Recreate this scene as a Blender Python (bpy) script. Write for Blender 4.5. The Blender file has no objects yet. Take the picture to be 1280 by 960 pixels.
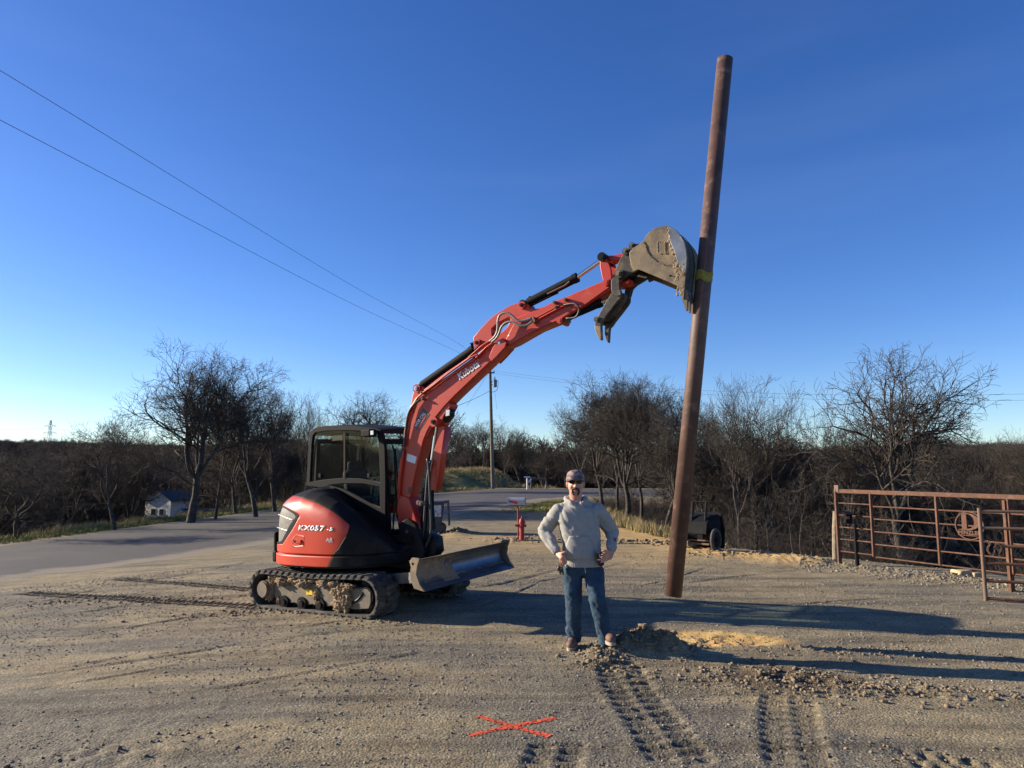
import bpy, bmesh, math, random
import numpy as np
from mathutils import Vector, Matrix, noise as mnoise
# ------------------------------------------------------------------ camera, sky, sun, exposure
scene = bpy.context.scene
col = scene.collection
F = 890.; PITCH = math.atan(104 / F); CAMH = 1.85
cam_d = bpy.data.cameras.new('camera'); cam = bpy.data.objects.new('camera', cam_d); col.objects.link(cam)
cam.location = (0, 0, CAMH); cam.rotation_euler = (math.pi / 2 + PITCH, 0, 0)
cam_d.sensor_width = 36; cam_d.lens = 36 * F / 1280; cam_d.clip_end = 6000; cam_d.clip_start = .05
scene.camera = cam
SUN_EL = math.radians(19.0)
SUNV = Vector((-.972 * math.cos(SUN_EL), .235 * math.cos(SUN_EL), math.sin(SUN_EL))).normalized()
world = bpy.data.worlds.new('World'); scene.world = world; world.use_nodes = True
wn = world.node_tree; bgn = wn.nodes['Background']
sky = wn.nodes.new('ShaderNodeTexSky'); sky.sky_type = 'NISHITA'; sky.sun_disc = False
sky.sun_elevation = SUN_EL; sky.sun_rotation = math.atan2(SUNV.x, SUNV.y)
sky.altitude = 300; sky.air_density = 0.86; sky.dust_density = 0.3; sky.ozone_density = 3.6
hsv = wn.nodes.new('ShaderNodeHueSaturation'); hsv.inputs['Saturation'].default_value = 1.2; hsv.inputs['Hue'].default_value = .515
wn.links.new(sky.outputs[0], hsv.inputs['Color'])
tcw = wn.nodes.new('ShaderNodeTexCoord')      # faint high cirrus streak, in sky directions
mpw = wn.nodes.new('ShaderNodeMapping'); mpw.inputs['Scale'].default_value = (1.2, 1.0, 7.0); mpw.inputs['Rotation'].default_value = (0, math.radians(-16), 0)
nzw = wn.nodes.new('ShaderNodeTexNoise'); nzw.inputs['Scale'].default_value = 1.4; nzw.inputs['Detail'].default_value = 5
rmw = wn.nodes.new('ShaderNodeValToRGB'); rmw.color_ramp.elements[0].position = .5; rmw.color_ramp.elements[1].position = .85
rmw.color_ramp.elements[1].color = (.015, .015, .015, 1)
mxw = wn.nodes.new('ShaderNodeMix'); mxw.data_type = 'RGBA'; mxw.inputs['B'].default_value = (9, 10.5, 12.5, 1)
wn.links.new(tcw.outputs['Generated'], mpw.inputs[0]); wn.links.new(mpw.outputs[0], nzw.inputs['Vector'])
wn.links.new(nzw.outputs['Fac'], rmw.inputs[0]); wn.links.new(rmw.outputs[0], mxw.inputs['Factor'])
wn.links.new(hsv.outputs[0], mxw.inputs['A']); wn.links.new(mxw.outputs['Result'], bgn.inputs['Color'])
bgn.inputs['Strength'].default_value = 0.09
sl = bpy.data.lights.new('sun', 'SUN'); sl.energy = 5.0; sl.angle = math.radians(.5); sl.color = (1, .86, .68)
so = bpy.data.objects.new('sun', sl); col.objects.link(so); so.rotation_euler = SUNV.to_track_quat('Z', 'Y').to_euler()
scene.view_settings.view_transform = 'Standard'; scene.view_settings.look = 'None'
scene.view_settings.exposure = 1.05; scene.view_settings.gamma = 1
scene.cycles.max_bounces = 6; scene.cycles.transparent_max_bounces = 24
scene.cycles.use_adaptive_sampling = True; scene.cycles.adaptive_threshold = .02

# ------------------------------------------------------------------ geometry helpers
CP, SP = math.cos(PITCH), math.sin(PITCH)
CAM = Vector((0, 0, CAMH))
def ray(px, py):
    x = (px - 640) / F; u = (480 - py) / F
    return Vector((x, CP - u * SP, SP + u * CP))
def at(px, py, Y): r = ray(px, py); return CAM + r * (Y / r.y)
def gp(px, py, z=0.): r = ray(px, py); return CAM + r * ((z - CAMH) / r.z)
def onp(px, py, O, N): r = ray(px, py); O = Vector(O); N = Vector(N); return CAM + r * ((O - CAM).dot(N) / r.dot(N))
def proj(p):
    p = Vector(p) - CAM; f = p.y * CP + p.z * SP; u = p.z * CP - p.y * SP
    return (640 + F * p.x / f, 480 - F * u / f)

def mk(name, me, mat=None, parent=None, loc=None, smooth=False):
    """link a mesh as one object; me in world coordinates, loc = origin for a top-level thing"""
    o = bpy.data.objects.new(name, me); col.objects.link(o)
    off = Vector(loc) if loc is not None else (worg(parent) if parent else Vector())
    if off.length > 0: me.transform(Matrix.Translation(-off))
    if parent: o.parent = parent
    elif loc is not None: o.location = off
    if mat:
        for m in (mat if isinstance(mat, (list, tuple)) else [mat]): me.materials.append(m)
    if smooth: me.polygons.foreach_set('use_smooth', [True] * len(me.polygons))
    return o
def worg(o):
    v = Vector()
    while o: v += Vector(o.location); o = o.parent
    return v
def thing(name, label, cat, loc=(0, 0, 0), group=None):
    o = bpy.data.objects.new(name, None); col.objects.link(o); o.location = loc; o.empty_display_size = .1
    return tag(o, label, cat, group)
def tag(o, label=None, cat=None, group=None, kind=None):
    if label: o['label'] = label
    if cat: o['category'] = cat
    if group: o['group'] = group
    if kind: o['kind'] = kind
    return o
def np_mesh(name, verts, faces_flat, counts):
    """fast mesh: verts (n,3), flat loop indices, per-face counts"""
    me = bpy.data.meshes.new(name); verts = np.asarray(verts, np.float32)
    me.vertices.add(len(verts)); me.vertices.foreach_set('co', verts.ravel())
    faces_flat = np.asarray(faces_flat, np.int32).ravel(); counts = np.asarray(counts, np.int32)
    me.loops.add(len(faces_flat)); me.loops.foreach_set('vertex_index', faces_flat)
    me.polygons.add(len(counts))
    st = np.zeros(len(counts), np.int32); st[1:] = np.cumsum(counts)[:-1]
    me.polygons.foreach_set('loop_start', st); me.polygons.foreach_set('loop_total', counts)
    me.update(calc_edges=True); me.validate(); return me
def bm_mesh(bm, name='m'):
    bmesh.ops.recalc_face_normals(bm, faces=bm.faces[:])
    me = bpy.data.meshes.new(name); bm.to_mesh(me); bm.free(); return me
def box(bm, c, s, R=None):
    """box centre c size s, optional frame R (3x3 columns)"""
    r = bmesh.ops.create_cube(bm, size=1.0)
    M = Matrix.Translation(Vector(c)) @ ((R.to_4x4()) if R is not None else Matrix.Identity(4)) @ Matrix.Diagonal((*s, 1))
    bmesh.ops.transform(bm, matrix=M, verts=r['verts']); return r['verts']
def ring_pts(c, ax, r, n, ref=None, r2=None):
    ax = Vector(ax).normalized(); ref = Vector(ref) if ref is not None else (Vector((0, 0, 1)) if abs(ax.z) < .9 else Vector((1, 0, 0)))
    a = ax.cross(ref).normalized(); b = ax.cross(a).normalized(); r2 = r if r2 is None else r2
    return [Vector(c) + a * (math.cos(t) * r) + b * (math.sin(t) * r2) for t in [2 * math.pi * i / n for i in range(n)]]
def loft(bm, rings, close=True, cap=True):
    vs = [[bm.verts.new(p) for p in r] for r in rings]; n = len(vs[0])
    for a, b in zip(vs, vs[1:]):
        for i in range(n if close else n - 1):
            bm.faces.new((a[i], a[(i + 1) % n], b[(i + 1) % n], b[i]))
    if cap and close:
        bm.faces.new(vs[0][::-1]); bm.faces.new(vs[-1])
    return vs
def tube(bm, pts, r, n=10, cap=True):
    pts = [Vector(p) for p in pts]; rs = r if isinstance(r, (list, tuple)) else [r] * len(pts)
    ref = None; rings = []
    for i, p in enumerate(pts):
        d = (pts[min(i + 1, len(pts) - 1)] - pts[max(i - 1, 0)]).normalized()
        if ref is None:
            ref = Vector((0, 0, 1)) if abs(d.z) < .9 else Vector((1, 0, 0))
        a = d.cross(ref).normalized(); b = d.cross(a).normalized(); ref = -b.cross(d).cross(d).normalized() if False else ref
        rings.append([p + a * (math.cos(t) * rs[i]) + b * (math.sin(t) * rs[i]) for t in [2 * math.pi * k / n for k in range(n)]])
    loft(bm, rings, cap=cap)
def disc(bm, c, ax, r, t, n=24):
    ax = Vector(ax).normalized(); c = Vector(c); tube(bm, [c - ax * t / 2, c + ax * t / 2], r, n)
def catmull(pts, k=6):
    pts = [Vector(p) for p in pts]; P = [pts[0] * 2 - pts[1]] + pts + [pts[-1] * 2 - pts[-2]]; out = []
    for i in range(1, len(P) - 2):
        for j in range(k):
            t = j / k; a, b, c, d = P[i - 1], P[i], P[i + 1], P[i + 2]
            out.append(.5 * ((2 * b) + (c - a) * t + (2 * a - 5 * b + 4 * c - d) * t * t + (3 * b - a - 3 * c + d) * t ** 3))
    out.append(pts[-1]); return out
def chaikin(pts, n=1, closed=True):
    pts = [Vector(p) for p in pts]
    for _ in range(n):
        q = []; m = len(pts)
        for i in range(m if closed else m - 1):
            a, b = pts[i], pts[(i + 1) % m]; q += [a * .75 + b * .25, a * .25 + b * .75]
        pts = q
    return pts
def plate(outline, thick, O, U, V, holes=(), bevel=.006):
    """2-D outline (u,v) with holes, thickness along U x V, centred on the plane; returns a mesh in world coordinates"""
    cu = bpy.data.curves.new('c', 'CURVE'); cu.dimensions = '2D'; cu.fill_mode = 'BOTH'
    cu.extrude = max(thick / 2 - bevel, .0005); cu.bevel_depth = bevel; cu.bevel_resolution = 1; cu.offset = -bevel
    for poly in [outline] + list(holes):
        sp = cu.splines.new('POLY'); sp.points.add(len(poly) - 1)
        for p, q in zip(sp.points, poly): p.co = (q[0], q[1], 0, 1)
        sp.use_cyclic_u = True
    o = bpy.data.objects.new('c', cu); col.objects.link(o)
    dg = bpy.context.evaluated_depsgraph_get(); me = bpy.data.meshes.new_from_object(o.evaluated_get(dg))
    bpy.data.objects.remove(o); bpy.data.curves.remove(cu)
    U = Vector(U).normalized(); V = Vector(V); V = (V - U * V.dot(U)).normalized(); Wd = U.cross(V)
    M = Matrix((U, V, Wd)).transposed().to_4x4(); M.translation = Vector(O)
    me.transform(M); return me
def text_mesh(s, size, O, U, V, depth=.004, shear=0., bold=.0, spacing=1., align='LEFT'):
    cu = bpy.data.curves.new('t', 'FONT'); cu.body = s; cu.size = size; cu.extrude = depth; cu.shear = shear; cu.offset = bold
    cu.space_character = spacing; cu.align_x = align; cu.resolution_u = 3
    o = bpy.data.objects.new('t', cu); col.objects.link(o)
    dg = bpy.context.evaluated_depsgraph_get(); me = bpy.data.meshes.new_from_object(o.evaluated_get(dg))
    bpy.data.objects.remove(o); bpy.data.curves.remove(cu)
    U = Vector(U).normalized(); V = Vector(V); V = (V - U * V.dot(U)).normalized()
    M = Matrix((U, V, U.cross(V))).transposed().to_4x4(); M.translation = Vector(O); me.transform(M); return me
def bevel(o, w=.008, seg=2, ang=35):
    m = o.modifiers.new('bevel', 'BEVEL'); m.width = w; m.segments = seg; m.limit_method = 'ANGLE'; m.angle_limit = math.radians(ang); m.harden_normals = False
    return o
def joinm(*mes):
    bm = bmesh.new()
    for me in mes: bm.from_mesh(me); bpy.data.meshes.remove(me)
    me = bpy.data.meshes.new('j'); bm.to_mesh(me); bm.free(); return me

# ------------------------------------------------------------------ materials
def newmat(name):
    m = bpy.data.materials.new(name); m.use_nodes = True; return m, m.node_tree, m.node_tree.nodes['Principled BSDF']
def noise_node(nt, scale, detail=4, rough=.55, vec=None):
    n = nt.nodes.new('ShaderNodeTexNoise'); n.inputs['Scale'].default_value = scale; n.inputs['Detail'].default_value = detail; n.inputs['Roughness'].default_value = rough
    if vec: nt.links.new(vec, n.inputs['Vector'])
    return n
def ramp(nt, fac, stops):
    r = nt.nodes.new('ShaderNodeValToRGB'); e = r.color_ramp.elements
    while len(e) < len(stops): e.new(.5)
    for k, (p, c) in enumerate(stops):
        e[k].position = p; e[k].color = (*c, 1) if len(c) == 3 else c
    nt.links.new(fac, r.inputs[0]); return r
def mix(nt, fac, a, b):
    m = nt.nodes.new('ShaderNodeMix'); m.data_type = 'RGBA'
    for k, v in (('Factor', fac), ('A', a), ('B', b)):
        s = m.inputs[k] if k != 'Factor' else m.inputs[0]
        if hasattr(v, 'links'): nt.links.new(v, s)
        elif k == 'Factor': s.default_value = v
        else: s.default_value = (*v, 1)
    return m.outputs['Result']
def pm(name, c1, c2=None, scale=6, rough=.6, metal=0, bump=.0, bscale=60, dirt=None, damt=.4, dscale=5, coat=0, r2=None, lo=.35, hi=.65):
    m, nt, b = newmat(name); tc = nt.nodes.new('ShaderNodeTexCoord'); v = tc.outputs['Object']
    b.inputs['Roughness'].default_value = rough; b.inputs['Metallic'].default_value = metal
    b.inputs['Coat Weight'].default_value = coat
    c2 = c2 or c1
    n = noise_node(nt, scale, 6, .6, v); r = ramp(nt, n.outputs['Fac'], [(lo, c1), (hi, c2)]); out = r.outputs[0]
    if dirt:
        d = noise_node(nt, dscale, 8, .65, v); rr = ramp(nt, d.outputs['Fac'], [(.62 - damt * .3, (0, 0, 0)), (.85 - damt * .3, (1, 1, 1))])
        out = mix(nt, rr.outputs[0], out, dirt)
        mr = nt.nodes.new('ShaderNodeMapRange'); mr.inputs[3].default_value = rough; mr.inputs[4].default_value = .9
        nt.links.new(rr.outputs[0], mr.inputs[0]); nt.links.new(mr.outputs[0], b.inputs['Roughness'])
    nt.links.new(out, b.inputs['Base Color'])
    if bump:
        bn = noise_node(nt, bscale, 6, .6, v); bu = nt.nodes.new('ShaderNodeBump'); bu.inputs['Strength'].default_value = bump; bu.inputs['Distance'].default_value = .01
        nt.links.new(bn.outputs['Fac'], bu.inputs['Height']); nt.links.new(bu.outputs[0], b.inputs['Normal'])
    return m
DUST = (.30, .24, .16)
M = {}
M['red'] = pm('red_paint', (.53, .036, .008), (.48, .033, .008), 3, .40, 0, .03, 9, dirt=(.42, .14, .06), damt=.10, dscale=3, coat=.15)
M['red_boom'] = pm('red_boom_paint', (.47, .030, .008), (.42, .027, .008), 4, .45, 0, .03, 12, dirt=(.34, .10, .05), damt=.12, dscale=6, coat=.08)
M['black'] = pm('black_plastic', (.004, .004, .005), (.007, .007, .008), 8, .7, 0, .05, 40, dirt=(.07, .06, .045), damt=.0)
M['hoodblack'] = pm('dusty_black_bonnet', (.006, .006, .006), (.010, .010, .010), 3, .62, 0, .04, 50, dirt=(.045, .038, .03), damt=.3, dscale=2.2)
M['blackmetal'] = pm('black_metal', (.010, .010, .011), (.016, .015, .014), 12, .45, .1, .05, 40, dirt=(.09, .07, .05), damt=.1)
for k_ in ('black', 'hoodblack', 'blackmetal'): M[k_].node_tree.nodes['Principled BSDF'].inputs['Specular IOR Level'].default_value = .15
M['rubber'] = pm('track_rubber', (.028, .027, .026), (.07, .062, .05), 7, .8, 0, .3, 60, dirt=(.15, .13, .10), damt=.45, dscale=9)
M['mud'] = pm('dried_mud', (.30, .21, .12), (.20, .14, .085), 9, .95, 0, 1, 45)
M['steel'] = pm('dirty_steel', (.16, .145, .12), (.10, .09, .078), 5, .55, .5, .15, 50, dirt=(.27, .21, .13), damt=.55, dscale=5)
M['bucket'] = pm('worn_bucket_steel', (.20, .155, .095), (.13, .10, .068), 6, .65, .1, .25, 40, dirt=(.33, .24, .14), damt=.62, dscale=5)
M['bright'] = pm('polished_wear_steel', (.33, .33, .32), (.22, .22, .21), 9, .38, .7, .1, 60, dirt=(.30, .23, .15), damt=.25, dscale=8)
M['coupler'] = pm('dark_coupler', (.035, .033, .03), (.06, .054, .045), 9, .6, .3, .2, 50, dirt=(.2, .155, .10), damt=.45, dscale=8)
M['chrome'] = pm('chrome_rod', (.7, .7, .7), (.6, .6, .6), 5, .12, 1)
M['hose'] = pm('braided_hose', (.26, .25, .24), (.12, .12, .12), 200, .45, .2)
M['blackhose'] = pm('black_hose', (.015, .015, .016), (.03, .03, .03), 30, .5)
M['white'] = pm('white_decal', (.78, .78, .76), (.68, .68, .66), 20, .5)
M['greydecal'] = pm('dark_decal', (.045, .047, .05), (.06, .06, .06), 20, .5)
M['redlet'] = pm('red_lettering', (.6, .05, .04), None, 5, .5)
M['yellow'] = pm('yellow_decal', (.75, .5, .02), None, 5, .5)
M['bladeblue'] = pm('blade_polished', (.10, .115, .15), (.16, .165, .18), 6, .34, .75, .08, 30, dirt=(.2, .15, .09), damt=.15)
M['grille'] = pm('grille_mesh', (.09, .088, .08), (.14, .135, .12), 30, .6, .1, .5, 220)
M['lens'] = pm('lamp_lens', (.7, .72, .75), (.6, .6, .62), 10, .12)
M['piperust'] = pm('rusty_pipe', (.115, .060, .042), (.062, .033, .025), 3, .6, 0, .14, 130, dirt=(.22, .13, .095), damt=.3, dscale=9)
M['strap'] = pm('yellow_strap', (.30, .26, .04), (.20, .18, .035), 12, .8, 0, .4, 150)
M['gaterust'] = pm('rusty_gate', (.125, .050, .024), (.07, .031, .019), 14, .75, .1, .3, 90, dirt=(.20, .15, .10), damt=.25, dscale=8)
M['galv'] = pm('weathered_grey_steel', (.13, .10, .075), (.16, .075, .04), 10, .7, .1, .2, 90)
M['wood'] = pm('weathered_wood', (.27, .22, .15), (.17, .14, .10), 12, .9, 0, .6, 70)
M['pole'] = pm('pole_wood', (.18, .14, .10), (.11, .09, .07), 4, .9, 0, .5, 30)
M['xfmr'] = pm('transformer_grey', (.16, .19, .21), (.13, .15, .17), 6, .5, .2)
M['wire'] = pm('wire', (.04, .04, .045), None, 3, .6)
M['mailgrey'] = pm('mailbox_metal', (.46, .46, .46), (.36, .36, .37), 10, .42, .5, .1, 40)
M['hydrant'] = pm('hydrant_red', (.30, .02, .02), (.24, .018, .016), 12, .5, 0, .1, 60, dirt=(.3, .14, .09), damt=.1)
M['bin'] = pm('bin_plastic', (.022, .028, .045), (.04, .045, .06), 6, .5, 0, .1, 40, dirt=(.15, .13, .12), damt=.3)
M['binlabel'] = pm('faded_label', (.42, .42, .44), (.10, .11, .13), 14, .6, lo=.5, hi=.62)
M['cart'] = pm('cart_plastic', (.006, .007, .008), (.012, .012, .014), 5, .65, 0, .1, 30, dirt=(.04, .035, .03), damt=.1)
M['cart'].node_tree.nodes['Principled BSDF'].inputs['Specular IOR Level'].default_value = .12
M['tyre'] = pm('tyre', (.03, .03, .03), (.08, .07, .055), 20, .85)
M['rock'] = pm('tan_rock', (.50, .38, .20), (.34, .27, .17), 4, .9, 0, 1, 12)
M['skin'] = pm('skin', (.47, .23, .15), (.52, .27, .18), 15, .5); M['skin'].node_tree.nodes['Principled BSDF'].inputs['Subsurface Weight'].default_value = .08
M['skin'].node_tree.nodes['Principled BSDF'].inputs['Subsurface Radius'].default_value = (.02, .008, .004)
M['hoodie'] = pm('grey_hoodie', (.33, .318, .288), (.285, .275, .25), 30, .95, 0, .35, 260, dirt=(.22, .21, .19), damt=.0, dscale=9)
M['jeans'] = pm('blue_denim', (.012, .034, .064), (.030, .066, .104), 9, .9, 0, .4, 240)
M['boot'] = pm('boot_leather', (.12, .06, .04), (.18, .10, .07), 20, .75, 0, .3, 80)
M['sole'] = pm('boot_sole', (.42, .36, .27), (.3, .25, .19), 20, .9)
M['cap'] = pm('patterned_cap', (.28, .21, .17), (.07, .06, .08), 26, .85, dirt=(.30, .06, .05), damt=.15, dscale=22, lo=.46, hi=.54)
M['hair'] = pm('dark_hair', (.012, .008, .006), (.03, .02, .015), 60, .7, 0, .6, 300)
M['darklens'] = pm('sunglass_lens', (.004, .004, .005), None, 3, .25); M['darklens'].node_tree.nodes['Principled BSDF'].inputs['Specular IOR Level'].default_value = .2
M['can'] = pm('purple_can', (.09, .02, .06), (.015, .015, .02), 22, .3, .4, lo=.48, hi=.52)
M['glove'] = pm('work_glove', (.05, .045, .035), (.35, .28, .16), 28, .9, 0, .5, 60, lo=.5, hi=.6)
M['cord'] = pm('cord', (.7, .68, .6), None, 5, .8)
M['spray'] = pm('orange_paint_dust', (.80, .10, .03), (.68, .09, .035), 30, .8)
M['housewhite'] = pm('white_siding', (.72, .70, .62), (.6, .58, .5), 5, .7)
M['roof'] = pm('dark_shingle', (.04, .04, .045), (.06, .055, .05), 9, .8)
M['windark'] = pm('window_dark', (.02, .025, .03), None, 3, .15)
M['bark'] = pm('bark', (.075, .06, .046), (.03, .025, .02), 9, .95, 0, 1, 40, dirt=(.17, .155, .125), damt=.3, dscale=3)
M['twig'] = pm('twig_bark', (.046, .036, .028), (.030, .024, .019), 3, .95, dirt=(.115, .095, .072), damt=.35, dscale=1.5)
M['farwood'] = pm('far_wood', (.050, .038, .030), (.034, .026, .022), .2, 1.0, dirt=(.08, .056, .042), damt=.35, dscale=.08)
M['pylon'] = pm('pylon_steel', (.35, .36, .38), None, 3, .5)
M['seat'] = pm('seat_fabric', (.018, .018, .02), (.03, .03, .03), 10, .8)
M['interior'] = pm('cab_interior', (.05, .052, .056), (.08, .08, .08), 10, .7)
# cab glass: tinted, see-through with a fresnel gloss
gm, nt, b = newmat('cab_glass'); nt.nodes.remove(b)
tr = nt.nodes.new('ShaderNodeBsdfTransparent'); tr.inputs[0].default_value = (.76, .82, .81, 1)
gl = nt.nodes.new('ShaderNodeBsdfGlossy'); gl.inputs['Roughness'].default_value = .03
fr = nt.nodes.new('ShaderNodeFresnel'); fr.inputs[0].default_value = 1.28
ms = nt.nodes.new('ShaderNodeMixShader'); gb = nt.nodes.new('ShaderNodeNewGeometry'); sb_ = nt.nodes.new('ShaderNodeMath'); sb_.operation = 'SUBTRACT'; sb_.inputs[0].default_value = 1; nt.links.new(gb.outputs['Backfacing'], sb_.inputs[1]); mu_ = nt.nodes.new('ShaderNodeMath'); mu_.operation = 'MULTIPLY'; nt.links.new(fr.outputs[0], mu_.inputs[0]); nt.links.new(sb_.outputs[0], mu_.inputs[1]); nt.links.new(mu_.outputs[0], ms.inputs[0]); nt.links.new(tr.outputs[0], ms.inputs[1]); nt.links.new(gl.outputs[0], ms.inputs[2])
nt.links.new(ms.outputs[0], nt.nodes['Material Output'].inputs[0]); M['glass'] = gm
# ------------------------------------------------------------------ terrain
def sst(x, a, b):
    t = np.clip((x - a) / (b - a), 0, 1); return t * t * (3 - 2 * t)
def _hash(ix, iy, s):
    h = (ix * 374761393 + iy * 668265263 + s * 974711) & 0xffffffff
    h = ((h ^ (h >> 13)) * 1274126177) & 0xffffffff
    return ((h ^ (h >> 16)) & 0xffff) / 65535.
def vnoise(x, y, s=0):
    ix = np.floor(x).astype(np.int64); iy = np.floor(y).astype(np.int64); fx = x - ix; fy = y - iy
    fx = fx * fx * (3 - 2 * fx); fy = fy * fy * (3 - 2 * fy)
    a = _hash(ix, iy, s); b = _hash(ix + 1, iy, s); c = _hash(ix, iy + 1, s); d = _hash(ix + 1, iy + 1, s)
    return (a + (b - a) * fx) * (1 - fy) + (c + (d - c) * fx) * fy
def fbm(x, y, s=0, o=4):
    v = 0; a = .5; t = 0
    for k in range(o): v = v + a * vnoise(x * 2 ** k + 17.3 * k, y * 2 ** k - 9.1 * k, s + k); t += a; a *= .5
    return v / t
def T0(x):                                          # the pad falls away to the left
    x = np.asarray(x, float); s = np.minimum(0, x + 1.6)
    return np.where(s > -8, .047 * s, -.376 + .02 * np.maximum(s + 8, -30))
def gpt(px, py):
    z = 0.
    for _ in range(12): p = gp(px, py, z); z = float(T0(p.x))
    return (p.x, p.y)
outer = [(-22, -30), (-17.5, 5)] + [gpt(*q) for q in [(0, 681), (150, 661), (260, 647), (345, 636), (450, 624)]] + [(-5.6, 59), (-1.5, 62.5), (4, 63), (15, 61), (40, 58), (120, 52)]
inner = [(-14, -30), (-11.2, 6)] + [gpt(*q) for q in [(0, 727), (110, 714), (200, 703), (335, 683), (520, 656)]] + [(-1.6, 28.5), (.3, 34), (1.8, 40), (6, 43.5), (15, 44), (40, 42), (120, 37)]
plateau = [(x - 1.6, y) for x, y in outer[:7]] + [(-7, 61.5), (-2, 65), (4, 65.5), (15, 63.5), (40, 60), (120, 54), (120, 35.5), (40, 40.5), (15, 42.5), (6.5, 42), (3.6, 38), (3.1, 29), (3.3, 23), (4.0, 19.6), (4.9, 17), (6.6, 15), (8.3, 13), (9.8, 11), (13, 7), (22, -10), (24, -30)]
def sdf(x, y, poly):
    """signed distance to a closed polygon, positive outside"""
    d = np.full(x.shape, 1e18); inside = np.zeros(x.shape, bool); n = len(poly)
    for i in range(n):
        ax, ay = poly[i]; bx, by = poly[(i + 1) % n]; ex, ey = bx - ax, by - ay
        t = np.clip(((x - ax) * ex + (y - ay) * ey) / (ex * ex + ey * ey), 0, 1)
        d = np.minimum(d, (x - ax - t * ex) ** 2 + (y - ay - t * ey) ** 2)
        c = ((ay > y) != (by > y)); xi = ax + (y - ay) / (ey if ey else 1e-9) * ex
        inside ^= (c & (x < xi))
    d = np.sqrt(d); return np.where(inside, -d, d)
road_poly = outer + inner[::-1]
def TB(x, y):
    """large-scale terrain height"""
    x = np.asarray(x, float); y = np.asarray(y, float)
    d = sdf(x, y, plateau); do = np.maximum(d, 0); base = T0(x)
    r = np.hypot(x, y); az = np.degrees(np.arctan2(x, np.maximum(y, 1e-3)))
    left = (x < 0) & (y < 200)
    # left flank and right pocket
    dropL = np.where(do < 12, .42 * do, 5.04 + .02 * (do - 12)); dropR = np.where(do < 9, .34 * do, 3.06 + .05 * (do - 9))
    flank = np.where(x < -4, -np.minimum(dropL, 7), -np.minimum(dropR, 6))
    wb = sst(y, 33, 46) * (1 - sst(x, -2, 5)) * sst(x, -21, -12)          # the bank on the outer side of the bend
    bank = sst(do, .3, 2.6) * (.12 + 1.5 * sst(y, 46, 61)) * (1 - sst(x, -3.5, 3.5)) - .06 * np.maximum(do - 14, 0)
    wf = sst(y, 60, 70) * sst(x, 0, 6)
    farfl = -.05 * do
    z = flank * (1 - np.maximum(wb, wf)) + bank * wb + farfl * wf * (1 - wb)
    z = z + 1.0 * sst(do, .4, 3.5) * np.exp(-((x + 12.6) / 2.9) ** 2 - ((y - 39) / 8.0) ** 2)
    z = np.maximum(z, -9)
    rid = np.where(az < -8, 10.5, np.where(az < 9, 3.5, 8.5)); rid = np.interp(az, [-60, -36, -20, -10, -4, 4, 12, 22, 36, 60], [6, 6, 5.2, 3.5, .5, -.5, 1.5, 3, 4, 4])
    far = -9 + (rid + 9) * sst(r, 170, 480) + 3 * (fbm(x / 90, y / 90, 3) - .5) * sst(r, 120, 260)
    wfar = sst(r, 85, 170)
    z = (z + base * (1 - sst(do, 0, 20))) * (1 - wfar) + far * wfar
    far2 = rid - .004 * (r - 480)
    z = np.where(r > 480, far2 + 3 * (fbm(x / 90, y / 90, 3) - .5), z)
    return z
def g2(x, y, cx, cy, sx, sy, a=0):
    dx, dy = x - cx, y - cy; c, s = math.cos(a), math.sin(a)
    u = dx * c + dy * s; v = -dx * s + dy * c; return np.exp(-(u / sx) ** 2 - (v / sy) ** 2)
def seg(x, y, p, q):
    ex, ey = q[0] - p[0], q[1] - p[1]; l = math.hypot(ex, ey); ux, uy = ex / l, ey / l
    return (x - p[0]) * ux + (y - p[1]) * uy, -(x - p[0]) * uy + (y - p[1]) * ux, l
def G(px, py): p = gpt(px, py); return p[0], p[1]
lanes = [(G(770, 828), G(850, 955), .42, .15, .022, 1), (G(985, 868), G(1000, 962), .40, .14, .019, 1), (G(700, 925), G(690, 965), .36, .12, .022, 1),
         (G(30, 741), G(330, 759), .36, .12, .045, 0), (G(145, 723), G(318, 737), .30, .12, .035, 0), (G(1120, 945), G(1250, 962), .30, .12, .02, 1)]
grooves = [(G(40, 843), G(190, 813), .05), (G(0, 800), G(300, 768), .10), (G(20, 780), G(240, 741), .07), (G(130, 735), G(330, 700), .09), (G(560, 742), G(760, 700), .06),
           (G(330, 800), G(560, 776), .05), (G(600, 735), G(700, 712), .04), (G(780, 735), G(1020, 712), .06), (G(900, 735), G(1250, 728), .10), (G(0, 765), G(160, 727), .08),
           (G(0, 850), G(330, 800), .035), (G(60, 800), G(420, 742), .03), (G(0, 870), G(260, 822), .03), (G(340, 790), G(640, 745), .04), (G(560, 770), G(700, 720), .03), (G(660, 730), G(800, 700), .035), (G(790, 735), G(900, 706), .03), (G(880, 760), G(1180, 745), .04), (G(1000, 735), G(1280, 765), .04), (G(200, 872), G(560, 812), .04), (G(250, 880), G(420, 855), .05), (G(560, 722), G(640, 700), .05)]
pit = G(880, 799)
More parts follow.
